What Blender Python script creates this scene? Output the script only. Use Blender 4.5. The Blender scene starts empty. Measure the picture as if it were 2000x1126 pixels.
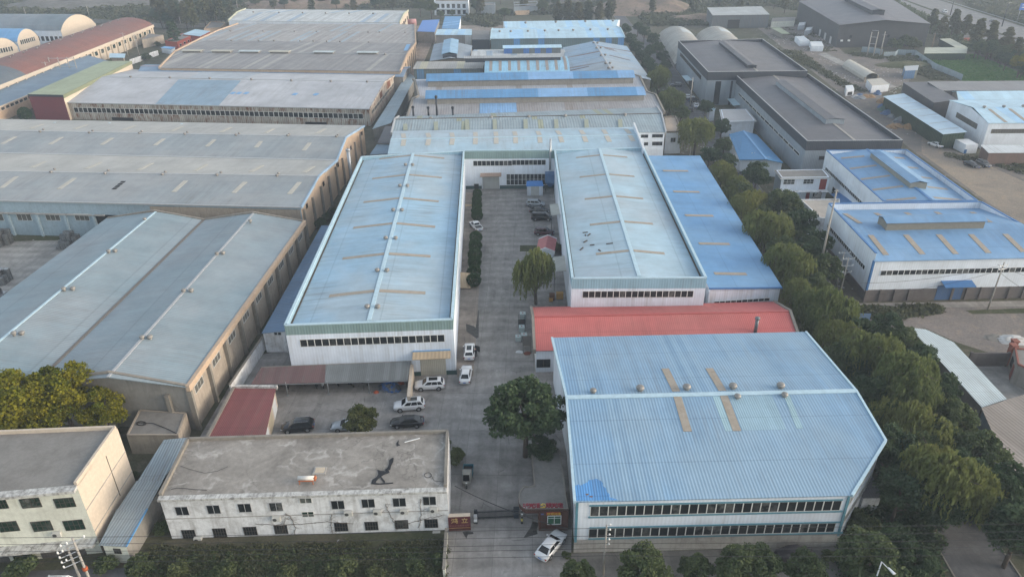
import bpy, bmesh, math, random
import numpy as np
from mathutils import Vector, Matrix
rad = math.radians
random.seed(7)
sc = bpy.context.scene
EXPO=1.44; HAZE=0.00036
col = sc.collection
# ------------------------------------------------------------------ camera
HC, FP, PIT, ROL = 67.0, 1400.0, rad(28.3), rad(-0.55)
def cam_matrix():
    right = Vector((1, 0, 0)); fw = Vector((0, math.cos(PIT), -math.sin(PIT))); up = right.cross(fw)
    rr = right * math.cos(ROL) + up * math.sin(ROL); uu = -right * math.sin(ROL) + up * math.cos(ROL)
    return Matrix((rr, uu, -fw)).transposed()
CM = cam_matrix(); CP = Vector((0, 0, HC))
def ray(px, py):
    return (CM @ Vector((px - 1000, 563 - py, -FP))).normalized()
def at(px, py, z=0.0):
    """world point at height z seen at photo pixel (2000 x 1126)"""
    d = ray(px, py); t = (z - HC) / d.z
    return CP + d * t
def on(px, py, plane):
    p0, n = plane; d = ray(px, py); t = (p0 - CP).dot(n) / d.dot(n)
    return CP + d * t
def atp(p, z=0.0):
    return at(p[0], p[1], z)
cd = bpy.data.cameras.new('camera'); cam = bpy.data.objects.new('camera', cd); col.objects.link(cam)
cam.matrix_world = Matrix.Translation(CP) @ CM.to_4x4()
cd.sensor_width = 36; cd.lens = 36 * FP / 2000; cd.clip_end = 9000; cd.clip_start = 1
sc.camera = cam
# ------------------------------------------------------------------ materials
MATS = {}
class NT:
    def __init__(s, name, rough=0.6, spec=0.5, metal=0.0):
        s.m = bpy.data.materials.new(name); s.m.use_nodes = True
        s.t = s.m.node_tree; s.b = s.t.nodes['Principled BSDF']
        s.b.inputs['Roughness'].default_value = rough
        s.b.inputs['Specular IOR Level'].default_value = spec
        s.b.inputs['Metallic'].default_value = metal
        g = s.t.nodes.new('ShaderNodeNewGeometry'); s.pos = g.outputs['Position']; s.island = g.outputs['Random Per Island']
        MATS[name] = s.m
    def n(s, kind, **kw):
        nd = s.t.nodes.new('ShaderNode' + kind)
        for k, v in kw.items(): setattr(nd, k, v)
        return nd
    def set(s, sock, v):
        if isinstance(v, bpy.types.NodeSocket): s.t.links.new(v, sock)
        elif isinstance(v, (tuple, list)) and len(v) == 3 and sock.type == 'RGBA': sock.default_value = (*v, 1)
        else: sock.default_value = v
    def math(s, op, a, b=0.0, c=None):
        nd = s.n('Math', operation=op); s.set(nd.inputs[0], a); s.set(nd.inputs[1], b)
        if c is not None: s.set(nd.inputs[2], c)
        return nd.outputs[0]
    def mix(s, f, a, b, mode='MIX'):
        nd = s.n('Mix', data_type='RGBA', blend_type=mode); s.set(nd.inputs[0], f); s.set(nd.inputs[6], a); s.set(nd.inputs[7], b)
        return nd.outputs[2]
    def noise(s, scale, detail=3, vec=None, rough=0.6, dist=0.0):
        nd = s.n('TexNoise'); s.set(nd.inputs['Vector'], vec or s.pos); nd.inputs['Scale'].default_value = scale
        nd.inputs['Detail'].default_value = detail; nd.inputs['Roughness'].default_value = rough; nd.inputs['Distortion'].default_value = dist
        return nd.outputs[0]
    def white(s, x):
        nd = s.n('TexWhiteNoise', noise_dimensions='1D'); s.set(nd.inputs['W'], x); return nd.outputs['Value']
    def ramp(s, v, lo, hi, a=0.0, b=1.0):
        nd = s.n('MapRange'); s.set(nd.inputs[0], v); nd.inputs[1].default_value = lo; nd.inputs[2].default_value = hi
        nd.inputs[3].default_value = a; nd.inputs[4].default_value = b; return nd.outputs[0]
    def uv(s):
        nd = s.n('UVMap'); sp = s.n('SeparateXYZ'); s.t.links.new(nd.outputs[0], sp.inputs[0]); s.uvo = nd.outputs[0]
        return sp.outputs[0], sp.outputs[1]
    def scalevec(s, x, y, z=1.0, vec=None):
        nd = s.n('Vector' + 'Math', operation='MULTIPLY'); s.set(nd.inputs[0], vec or s.pos); nd.inputs[1].default_value = (x, y, z); return nd.outputs[0]
    def scalecol(s, c, f):
        """multiply colour c by scalar socket f"""
        cb = s.n('CombineColor'); [s.set(cb.inputs[i], f) for i in range(3)]
        return s.mix(1.0, c, cb.outputs[0], 'MULTIPLY')
    def col(s, c): s.set(s.b.inputs['Base Color'], c)
    def bump(s, h, dist=0.05, strength=1.0):
        nd = s.n('Bump'); s.set(nd.inputs['Height'], h); nd.inputs['Distance'].default_value = dist; nd.inputs['Strength'].default_value = strength
        s.t.links.new(nd.outputs[0], s.b.inputs['Normal'])

def plain(name, c, rough=0.6, spec=0.4, metal=0.0, var=0.12, scale=1.5):
    if name in MATS: return MATS[name]
    s = NT(name, rough, spec, metal)
    v = s.ramp(s.noise(scale, 4), 0.25, 0.75, 1 - var, 1 + var)
    s.col(s.scalecol(c, v)); return s.m
def sheet(name, c, period=0.5, panel=0.08, dirt=(0.16, 0.13, 0.10), dirt_amt=0.30, rough=0.55, lap=6.0, fade=None, rust=0.0, blotch=0.13, alt=None, rib=0.05, groove=0.14):
    """profiled metal sheet: ribs down the slope, single sheets of slightly different age, dirt runs, laps"""
    if name in MATS: return MATS[name]
    s = NT(name, rough + .08, 0.18)
    u, v = s.uv()
    sheetid = s.math('FLOOR', s.math('DIVIDE', u, period * 3))
    rnd = s.white(sheetid)
    c1 = s.scalecol(c, s.ramp(rnd, 0, 1, 1 - panel, 1 + panel))
    if alt:  # some sheets replaced by another colour (colour, share)
        wide = s.white(s.math('FLOOR', s.math('DIVIDE', u, alt[2])))
        c1 = s.mix(s.math('GREATER_THAN', wide, 1 - alt[1]), c1, alt[0])
    big = s.noise(0.05, 4)
    if fade: c1 = s.mix(s.ramp(big, 0.40, 0.62), c1, fade)
    c1 = s.scalecol(c1, s.ramp(s.noise(0.16, 5, rough=0.7), 0.3, 0.7, 1 - blotch, 1 + blotch))
    # ribs: relief shading painted into the colour, pans darker than crests
    w = s.math('SINE', s.math('MULTIPLY', u, 2 * math.pi / period))
    c1 = s.scalecol(c1, s.ramp(w, -1, 1, 1 - rib, 1 + rib))
    # laps between sheet rows
    lp = s.math('FRACT', s.math('DIVIDE', v, lap))
    c1 = s.scalecol(c1, s.ramp(lp, 0.0, 0.035, 0.80, 1.0))
    # runs of dirt down the slope
    sv = s.n('CombineXYZ'); s.set(sv.inputs[0], s.math('MULTIPLY', u, 1.6)); s.set(sv.inputs[1], s.math('MULTIPLY', v, 0.10))
    st = s.noise(1.0, 4, vec=sv.outputs[0], rough=0.65)
    gate = s.ramp(s.noise(0.09, 3), 0.38, 0.66)
    c1 = s.mix(s.math('MULTIPLY', s.math('MULTIPLY', s.ramp(st, 0.45, 0.75), gate), dirt_amt * 2), c1, dirt)
    if rust:
        rv = s.n('CombineXYZ'); s.set(rv.inputs[0], s.math('MULTIPLY', u, 0.9)); s.set(rv.inputs[1], s.math('MULTIPLY', v, 0.25))
        rn = s.noise(1.0, 5, vec=rv.outputs[0], rough=0.7)
        c1 = s.mix(s.ramp(rn, 0.62 - rust * 0.25, 0.74 - rust * 0.2), c1, (0.17, 0.075, 0.04))
    s.col(c1)
    s.bump(w, period * 0.10, groove * 2)
    return s.m
def masonry(name, c, stain=(0.12, 0.11, 0.10), amt=0.35, scale=0.35, rough=0.85, run=True, fine=0.10):
    """render, concrete: blotches, runs, fine grain"""
    if name in MATS: return MATS[name]
    s = NT(name, rough, 0.25); u, v = s.uv()
    c1 = s.scalecol(c, s.ramp(s.noise(2.2, 6, rough=0.7), 0.3, 0.7, 1 - fine, 1 + fine))
    c1 = s.mix(s.math('MULTIPLY', s.ramp(s.noise(scale, 6, rough=0.72, dist=0.5), 0.45, 0.72), amt), c1, stain)
    c1 = s.mix(s.math('MULTIPLY', s.ramp(s.noise(scale * 3.1, 6, rough=0.75, dist=1.2), 0.52, 0.70), amt * 0.7), c1, tuple(min(1, x * 1.25) for x in c))
    if run:
        sv = s.n('CombineXYZ'); s.set(sv.inputs[0], s.math('MULTIPLY', u, 1.8)); s.set(sv.inputs[1], s.math('MULTIPLY', v, 0.16))
        c1 = s.mix(s.math('MULTIPLY', s.ramp(s.noise(1.0, 5, vec=sv.outputs[0]), 0.50, 0.78), amt), c1, stain)
    s.col(c1); s.bump(s.noise(6, 4), 0.03, 0.4); return s.m
def slabs(name, c, size=(5.0, 6.0), joint=0.012, ang=0.0, dark=0.55, stain=0.5):
    """cast concrete paving: joints, tyre dirt, cracks, oil"""
    if name in MATS: return MATS[name]
    s = NT(name, 0.9, 0.2)
    mp = s.n('Mapping'); s.set(mp.inputs[0], s.pos); mp.inputs['Rotation'].default_value[2] = ang
    sp = s.n('SeparateXYZ'); s.t.links.new(mp.outputs[0], sp.inputs[0])
    fx = s.math('FRACT', s.math('DIVIDE', sp.outputs[0], size[0])); fy = s.math('FRACT', s.math('DIVIDE', sp.outputs[1], size[1]))
    ix = s.math('FLOOR', s.math('DIVIDE', sp.outputs[0], size[0])); iy = s.math('FLOOR', s.math('DIVIDE', sp.outputs[1], size[1]))
    tone = s.white(s.math('MULTIPLY_ADD', ix, 17.3, iy))
    c1 = s.scalecol(c, s.ramp(tone, 0, 1, 0.93, 1.07))
    c1 = s.scalecol(c1, s.ramp(s.noise(0.22, 7, rough=0.72, dist=0.6), 0.28, 0.72, 0.70, 1.30))
    c1 = s.scalecol(c1, s.ramp(s.noise(1.3, 7, rough=0.75), 0.3, 0.7, 0.84, 1.16))
    wv = s.scalevec(1.0, 0.12, 1.0)
    c1 = s.scalecol(c1, s.ramp(s.noise(0.9, 4, vec=wv), 0.42, 0.70, 1.05, 0.86))
    c1 = s.mix(s.math('MULTIPLY', s.ramp(s.noise(0.55, 6, rough=0.7, dist=1.5), 0.60, 0.72), stain), c1, tuple(x * 0.5 for x in c))
    tw = s.n('TexWave', wave_type='RINGS'); s.set(tw.inputs['Vector'], s.pos); tw.inputs['Scale'].default_value = .11; tw.inputs['Distortion'].default_value = 9; tw.inputs['Detail'].default_value = 3; tw.inputs['Detail Scale'].default_value = .35
    c1 = s.scalecol(c1, s.ramp(tw.outputs['Fac'], .15, .9, .90, 1.06))
    cr = s.n('TexVoronoi', feature='DISTANCE_TO_EDGE'); s.set(cr.inputs['Vector'], s.pos); cr.inputs['Scale'].default_value = 0.13
    wob = s.ramp(s.noise(0.4, 4), 0.55, 0.60)
    crk = s.math('MULTIPLY', s.math('LESS_THAN', cr.outputs['Distance'], 0.0075), wob)
    j = s.math('MAXIMUM', s.math('LESS_THAN', fx, joint / 1.0), s.math('LESS_THAN', fy, joint / 1.0))
    c1 = s.mix(s.math('MULTIPLY', s.math('MAXIMUM', j, crk), dark), c1, tuple(x * 0.35 for x in c))
    s.col(c1); s.bump(s.noise(5, 5), 0.02, 0.4); return s.m
def glass(name, c=(0.018, 0.022, 0.025), rough=0.12, cur=(0.16, 0.16, 0.15)):
    if name in MATS: return MATS[name]
    s = NT(name, rough, 0.35)
    oi = s.n('ObjectInfo')
    k = s.ramp(oi.outputs['Random'], 0.6, 1.0, 0.0, 0.9)
    n = s.ramp(s.noise(1.1, 2), 0.4, 0.65)
    s.col(s.mix(s.math('MULTIPLY', k, n), c, cur)); return s.m
def leaf(name, a, b, c=None, trans=0.25):
    """two leaf tones by clump ('tint' attribute) with single leaves varying"""
    if name in MATS: return MATS[name]
    s = NT(name, 0.75, 0.1)
    at_ = s.n('Attribute', attribute_name='tint')
    oi = s.n('ObjectInfo')
    f = s.math('ADD', s.math('MULTIPLY', at_.outputs['Fac'], 0.7), s.math('MULTIPLY', s.island, 0.3))
    cc = s.mix(f, a, b)
    if c: cc = s.mix(s.ramp(oi.outputs['Random'], 0.2, 1.0, 0.0, 0.7), cc, c)
    s.col(cc)
    tr = s.n('BsdfTranslucent'); s.set(tr.inputs[0], cc); mx = s.n('MixShader'); mx.inputs[0].default_value = trans
    out = s.t.nodes['Material Output']
    s.t.links.new(s.b.outputs[0], mx.inputs[1]); s.t.links.new(tr.outputs[0], mx.inputs[2]); s.t.links.new(mx.outputs[0], out.inputs[0])
    return s.m
# ------------------------------------------------------------------ mesh builder
OFF = {}
class MB:
    def __init__(s): s.v = []; s.f = []; s.mi = []; s.sm = []
    def poly(s, pts, mi=0, smooth=False):
        i = len(s.v); s.v += [tuple(p) for p in pts]; s.f.append(tuple(range(i, i + len(pts)))); s.mi.append(mi); s.sm.append(smooth); return s
    def prism(s, base, top, mi=0, cap=True, tmi=None):
        """closed body between two rings (same count), base ring counter-clockwise seen from above"""
        n = len(base); i = len(s.v); s.v += [tuple(p) for p in base] + [tuple(p) for p in top]
        for k in range(n):
            q = (k + 1) % n; s.f.append((i + k, i + q, i + n + q, i + n + k)); s.mi.append(mi); s.sm.append(False)
        if cap:
            s.f.append(tuple(i + n + k for k in range(n))); s.mi.append(mi if tmi is None else tmi); s.sm.append(False)
            s.f.append(tuple(i + k for k in reversed(range(n)))); s.mi.append(mi); s.sm.append(False)
        return s
    def ext(s, pts2, z0, z1, mi=0, tmi=None):
        p = [(q[0], q[1]) for q in pts2]
        if sum(p[k][0] * p[(k + 1) % len(p)][1] - p[(k + 1) % len(p)][0] * p[k][1] for k in range(len(p))) < 0: p.reverse()
        return s.prism([(x, y, z0) for x, y in p], [(x, y, z1) for x, y in p], mi, True, tmi)
    def box(s, c, size, rz=0.0, mi=0, tmi=None):
        """centre of base, size"""
        cx, cy, cz = c; a, b, h = size[0] / 2, size[1] / 2, size[2]; cs, sn = math.cos(rz), math.sin(rz)
        return s.ext([(cx + x * cs - y * sn, cy + x * sn + y * cs) for x, y in ((-a, -b), (a, -b), (a, b), (-a, b))], cz, cz + h, mi, tmi)
    def slab(s, pts, t=0.12, mi=0):
        """sheet with thickness below the given outline (any planar polygon)"""
        P = [Vector(p) for p in pts]; n = (P[1] - P[0]).cross(P[2] - P[0]).normalized()
        if n.z < 0: P.reverse(); n = -n
        lo = [p - n * t for p in P]
        return s.prism(lo, P, mi)
    def tube(s, pts, r, n=8, mi=0, r2=None, cap=True):
        P = [Vector(p) for p in pts]; i = len(s.v); m = len(P)
        for k, p in enumerate(P):
            d = (P[min(k + 1, m - 1)] - P[max(k - 1, 0)]).normalized()
            a = d.cross(Vector((0, 0, 1)) if abs(d.z) < 0.9 else Vector((1, 0, 0))).normalized(); b = d.cross(a)
            rr = r if r2 is None else r + (r2 - r) * k / (m - 1)
            s.v += [tuple(p + (a * math.cos(2 * math.pi * j / n) + b * math.sin(2 * math.pi * j / n)) * rr) for j in range(n)]
        for k in range(m - 1):
            for j in range(n):
                q = (j + 1) % n; s.f.append((i + k * n + j, i + k * n + q, i + (k + 1) * n + q, i + (k + 1) * n + j)); s.mi.append(mi); s.sm.append(n > 6)
        if cap:
            s.f.append(tuple(i + j for j in reversed(range(n)))); s.mi.append(mi); s.sm.append(False)
            s.f.append(tuple(i + (m - 1) * n + j for j in range(n))); s.mi.append(mi); s.sm.append(False)
        return s
    def lathe(s, prof, c=(0, 0, 0), n=14, mi=0):
        i = len(s.v)
        for r, z in prof: s.v += [(c[0] + r * math.cos(2 * math.pi * j / n), c[1] + r * math.sin(2 * math.pi * j / n), c[2] + z) for j in range(n)]
        for k in range(len(prof) - 1):
            for j in range(n):
                q = (j + 1) % n; s.f.append((i + k * n + j, i + k * n + q, i + (k + 1) * n + q, i + (k + 1) * n + j)); s.mi.append(mi); s.sm.append(True)
        s.f.append(tuple(i + j for j in reversed(range(n)))); s.mi.append(mi); s.sm.append(False)
        s.f.append(tuple(i + (len(prof) - 1) * n + j for j in range(n))); s.mi.append(mi); s.sm.append(False)
        return s
    def build(s, name, mats, parent=None, off=None, bevel=0.0, fix=False):
        me = bpy.data.meshes.new(name)
        o = bpy.data.objects.new(name, me)
        w = Vector(off) if off is not None else (OFF.get(parent.name, Vector()) if parent else Vector())
        me.from_pydata([tuple(Vector(v) - w) for v in s.v], [], s.f)
        for m in (mats if isinstance(mats, (list, tuple)) else [mats]): me.materials.append(m)
        me.polygons.foreach_set('material_index', s.mi); me.polygons.foreach_set('use_smooth', s.sm)
        if fix or bevel:
            bm = bmesh.new(); bm.from_mesh(me); bmesh.ops.remove_doubles(bm, verts=bm.verts, dist=0.0005)
            bmesh.ops.recalc_face_normals(bm, faces=bm.faces)
            if bevel: bmesh.ops.bevel(bm, geom=[e for e in bm.edges if len(e.link_faces) == 2 and e.calc_face_angle(0) > 0.5], offset=bevel, segments=2, affect='EDGES', profile=0.6, clamp_overlap=True)
            bm.to_mesh(me); bm.free()
        uvs(me, w)
        col.objects.link(o)
        if parent: o.parent = parent
        OFF[o.name] = w
        return o
def uvs(me, w):
    uvl = me.uv_layers.new(name='UVMap').data
    vs = [v.co + w for v in me.vertices]
    for p in me.polygons:
        n = p.normal
        if n.x * n.x + n.y * n.y > 1e-4:
            t = Vector((-n.y, n.x, 0)).normalized(); b = n.cross(t)
        else: t = Vector((1, 0, 0)); b = Vector((0, 1, 0))
        for li in p.loop_indices:
            q = vs[me.loops[li].vertex_index]; uvl[li].uv = (q.dot(t), q.dot(b))
def tag(o, label, cat, group=None, kind=None):
    if label: o['label'] = label
    if cat: o['category'] = cat
    if group: o['group'] = group
    if kind: o['kind'] = kind
    return o
def thing(name, label, cat, loc=(0, 0, 0), group=None, rz=0.0):
    o = bpy.data.objects.new(name, None); col.objects.link(o); o.location = loc; o.rotation_euler = (0, 0, rz); o.empty_display_size = 0.5
    OFF[o.name] = Vector(loc); tag(o, label, cat, group); return o
def struct(name, mb, m): o = mb.build(name, m); o['kind'] = 'structure'; return o
CH = {}
def kids(o):
    return [c for c in o.children]
def dup(root, loc, rz=0.0, label=None, group=None, s=1.0, name=None):
    """a copy of a thing with copies of its parts and sub-parts (meshes shared)"""
    r = root.copy(); col.objects.link(r); r.location = loc; r.rotation_euler = (0, 0, rz)
    r.scale = (s, s, s) if not isinstance(s, tuple) else s
    if name: r.name = name
    if label: r['label'] = label
    if group: r['group'] = group
    for ch in PROTO_KIDS[root.name]:
        c = ch[0].copy(); col.objects.link(c); c.parent = r
        for g in ch[1]:
            d = g.copy(); col.objects.link(d); d.parent = c
    return r
PROTO_KIDS = {}
def proto(root):
    PROTO_KIDS[root.name] = [(c, list(c.children)) for c in root.children]; return root
def subcopy(o, parent, delta):
    """copy a part (with sub-parts) to another place on its thing"""
    c = o.copy(); col.objects.link(c); c.parent = parent; c.location = o.location + Vector(delta)
    for g in list(o.children):
        d = g.copy(); col.objects.link(d); d.parent = c
    return c
# ------------------------------------------------------------------ building kit
def lift(v, z): return Vector((v.x, v.y, z))
def mid(a, b): return (a + b) / 2
def wall_plane(a, b):
    d = (lift(b, 0) - lift(a, 0)).normalized(); return (lift(a, 0), Vector((d.y, -d.x, 0)))
def bar(mb, a, b, w, lo, hi, mi=0):
    """beam along a-b: horizontal width w, from lo below to hi above the line"""
    d = Vector((b.x - a.x, b.y - a.y, 0)).normalized(); s = Vector((-d.y, d.x, 0)) * (w / 2); L = Vector((0, 0, -lo)); H = Vector((0, 0, hi))
    mb.prism([a - s + L, b - s + L, b + s + L, a + s + L], [a - s + H, b - s + H, b + s + H, a + s + H], mi)
    return mb
def inset(P, d):
    """parallel inset of a counter-clockwise convex ring (xy only)"""
    n = len(P); out = []
    for k in range(n):
        a, b, c = P[k - 1], P[k], P[(k + 1) % n]
        d1 = Vector((b.x - a.x, b.y - a.y)).normalized(); d2 = Vector((c.x - b.x, c.y - b.y)).normalized()
        n1 = Vector((-d1.y, d1.x)); n2 = Vector((-d2.y, d2.x)); m = (n1 + n2); m = m / max(m.length_squared, 1e-6) * 2
        out.append(Vector((b.x + m.x * d, b.y + m.y * d, b.z)))
    return out
def plane_of(a, b, c):
    n = (b - a).cross(c - a).normalized()
    if n.z < 0: n = -n
    return (a, n)
WIN = {}
def window_unit(T, a, b, z0, z1, gm, fm, fw=0.055, mull=0, tr=0, name='window'):
    """one window on the wall line a-b (left to right seen from outside)"""
    d = (lift(b, 0) - lift(a, 0)); L = d.length; d.normalize(); n = Vector((d.y, -d.x, 0))
    A = lift(a, 0)
    def P(u, z, o): q = A + d * u + n * o; return (q.x, q.y, z)
    g = MB(); g.prism([P(0.02, z0 + .02, .03), P(L - .02, z0 + .02, .03), P(L - .02, z0 + .02, -.02), P(0.02, z0 + .02, -.02)],
                      [P(0.02, z1 - .02, .03), P(L - .02, z1 - .02, .03), P(L - .02, z1 - .02, -.02), P(0.02, z1 - .02, -.02)])
    w = g.build(name, gm, T)
    f = MB()
    def bx(u0, u1, y0, y1, o=.07):
        f.prism([P(u0, y0, o), P(u1, y0, o), P(u1, y0, -.03), P(u0, y0, -.03)], [P(u0, y1, o), P(u1, y1, o), P(u1, y1, -.03), P(u0, y1, -.03)])
    bx(0, fw, z0, z1); bx(L - fw, L, z0, z1); bx(fw, L - fw, z0, z0 + fw); bx(fw, L - fw, z1 - fw, z1)
    for k in range(mull): c = L * (k + 1) / (mull + 1); bx(c - .03, c + .03, z0 + fw, z1 - fw, .06)
    if tr: c = z0 + (z1 - z0) * tr; bx(fw, L - fw, c - .03, c + .03, .055)
    f.build('frame', fm, w, off=OFF[T.name])
    return w
def win_row(T, a, b, z0, z1, n, gm, fm, gap=0.0, **kw):
    d = (lift(b, 0) - lift(a, 0)) / n
    u = d.length; e = d * (gap / u / 2)
    w = window_unit(T, lift(a, 0) + e, lift(a, 0) + d - e, z0, z1, gm, fm, **kw)
    for k in range(1, n): subcopy(w, T, d * k)
def win_px(T, pl, tl, tp, yb, n, gm, fm, gap=0.0, **kw):
    """row of n windows: photo pixels of its top left and right ends, and y of the lower edge under the left end"""
    a = on(*tl, pl); b = on(*tp, pl); c = on(tl[0], yb, pl)
    win_row(T, a, b, c.z, (a.z + b.z) / 2, n, gm, fm, gap, **kw)
def panel(T, name, pl, tl, tr, yb, m, depth=0.08, zb=None):
    """flat piece standing proud of a wall"""
    a = on(*tl, pl); b = on(*tr, pl); z0 = on(tl[0], yb, pl).z if zb is None else zb; n = pl[1] * depth; i = pl[1] * -.02
    z1 = (a.z + b.z) / 2; a = lift(a, 0); b = lift(b, 0)
    return MB().prism([lift(a + n, z0), lift(b + n, z0), lift(b + i, z0), lift(a + i, z0)], [lift(a + n, z1), lift(b + n, z1), lift(b + i, z1), lift(a + i, z1)]).build(name, m, T)
def skylight(T, pl, p, q, w=0.9, m=None, name='skylight', zo=0.06):
    a = on(*p, pl); b = on(*q, pl); n = pl[1]; d = (b - a).normalized(); s = n.cross(d) * (w / 2); o = n * zo
    return MB().slab([a - s + o, b - s + o, b + s + o, a + s + o], 0.05).build(name, m or MATS['fibreglass'], T)
_V = {}
def vents(T, pl, pts, s=1.0):
    s *= .72
    for p in pts:
        c = on(*p, pl)
        if 'v' not in _V:
            a = MB().lathe([(.36, -.3), (.36, .14), (.32, .2)], n=12); b = MB().lathe([(.32, .18), (.54, .28), (.63, .48), (.56, .72), (.36, .85), (.06, .89)], n=14)
            _V['v'] = (a, b)
        if ('o', s) not in _V:
            o = _V['v'][0].build('roof_vent', MATS['vent_metal'], T, off=(0, 0, 0)); h = _V['v'][1].build('cowl', MATS['vent_metal'], o, off=(0, 0, 0))
            _V[('o', s)] = o
        else:
            o = subcopy(_V[('o', s)], T, (0, 0, 0))
        o.location = c - Vector(T.location); o.scale = (s, s, s)
def monitor(T, a, b, w, h, roofm, wallm, rise=0.45, over=0.35, drop=0.35):
    d = (b - a).normalized(); s = Vector((-d.y, d.x, 0)).normalized() * (w / 2); dn = Vector((0, 0, -drop)); up = Vector((0, 0, h))
    m = MB().prism([a - s + dn, b - s + dn, b + s + dn, a + s + dn] if False else [a + s + dn, a - s + dn, b - s + dn, b + s + dn], [a + s + up, a - s + up, b - s + up, b + s + up]).build('ridge_monitor', wallm, T, fix=True)
    so = s.normalized() * over; ao = a - d * over; bo = b + d * over; r = Vector((0, 0, h + rise))
    mb = MB().slab([ao - s - so + up, bo - s - so + up, bo + r, ao + r], .08); mb.slab([ao + r, bo + r, bo + s + so + up, ao + s + so + up], .08)
    mb.build('monitor_roof', roofm, m, off=OFF[T.name]); return m
def gable(name, label, near, zn, ridge, far=None, zr=None, roof=None, roof_far=None, walls=None, over=0.25, cap=None, cat='warehouse', ends='', endm=None, base=0.0, endh=0.35, endw=0.4, group=None):
    """ridge-roofed hall from photo pixels of its near eave, ridge and (if seen) far eave"""
    N0, N1 = at(*near[0], zn), at(*near[1], zn)
    if far:
        F0, F1 = at(*far[0], zn), at(*far[1], zn)
        if zr is None:
            lo, hi = zn - 1, zn + 9; rm = ((ridge[0][0] + ridge[1][0]) / 2, (ridge[0][1] + ridge[1][1]) / 2)
            dn = (lift(N1, 0) - lift(N0, 0)).normalized(); df = (lift(F1, 0) - lift(F0, 0)).normalized()
            for _ in range(50):
                z = (lo + hi) / 2; r = lift(at(*rm, z), 0)
                dN = (r - lift(N0, 0)).cross(dn).length; dF = (r - lift(F0, 0)).cross(df).length
                if dN > dF: lo = z
                else: hi = z
            zr = z
        R0, R1 = at(*ridge[0], zr), at(*ridge[1], zr)
    else:
        R0, R1 = at(*ridge[0], zr), at(*ridge[1], zr)
        F0 = lift(R0 * 2 - N0, zn); F1 = lift(R1 * 2 - N1, zn)
    return hall(name, label, N0, N1, R0, R1, F0, F1, roof, roof_far, walls, over, cap, cat, ends, endm, base, endh, endw, group)
def hall(name, label, N0, N1, R0, R1, F0, F1, roof, roof_far=None, walls=None, over=0.25, cap=None, cat='warehouse', ends='', endm=None, base=0.0, endh=0.35, endw=0.4, group=None):
    zn, zf, zr = N0.z, F0.z, R0.z
    T = thing(name, label, cat, lift(mid(mid(N0, N1), mid(F0, F1)), base), group)
    MB().slab([N0, N1, R1, R0], .14).build('roof', roof, T)
    MB().slab([R0, R1, F1, F0], .14).build('roof', roof_far or roof, T)
    P = inset([N0, N1, F1, F0], over); n0, n1, f1, f0 = P
    def mixp(a, b, n, f): # ridge point above the inset end wall
        t = (R1 - N1).xy.length / max((F1 - N1).xy.length, 1e-6); return lift(a + (b - a) * t, zr - .2)
    r1 = mixp(n1, f1, 0, 0); r0 = mixp(n0, f0, 0, 0); e = .2
    w = walls or {}; wm = [w.get(k, w.get('all')) for k in ('n', 'r', 'f', 'l')]
    mb = MB(); B = lambda v: lift(v, base)
    mb.poly([B(n0), B(n1), lift(n1, zn - e), lift(n0, zn - e)], 0)
    mb.poly([B(n1), B(f1), lift(f1, zf - e), r1, lift(n1, zn - e)], 1)
    mb.poly([B(f1), B(f0), lift(f0, zf - e), lift(f1, zf - e)], 2)
    mb.poly([B(f0), B(n0), lift(n0, zn - e), r0, lift(f0, zf - e)], 3)
    mb.build('wall', wm, T)
    if cap is not None:
        bar(MB(), R0, R1, .5, .02, .07).build('ridge_cap', cap, T)
    for side, (a, b, c) in {'r': (N1, R1, F1), 'l': (N0, R0, F0)}.items():
        if side in ends:
            m = MB(); bar(m, a, b, endw, .5, endh); bar(m, b, c, endw, .5, endh); m.build('gable_coping', endm or wm[1], T)
    T_ = dict(T=T, N0=N0, N1=N1, R0=R0, R1=R1, F0=F0, F1=F1, pn=plane_of(N0, N1, R1), pf=plane_of(R0, R1, F1), n0=n0, n1=n1, f0=f0, f1=f1,
              wn=wall_plane(n0, n1), wr=wall_plane(n1, f1), wl=wall_plane(f0, n0))
    return T_
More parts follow.
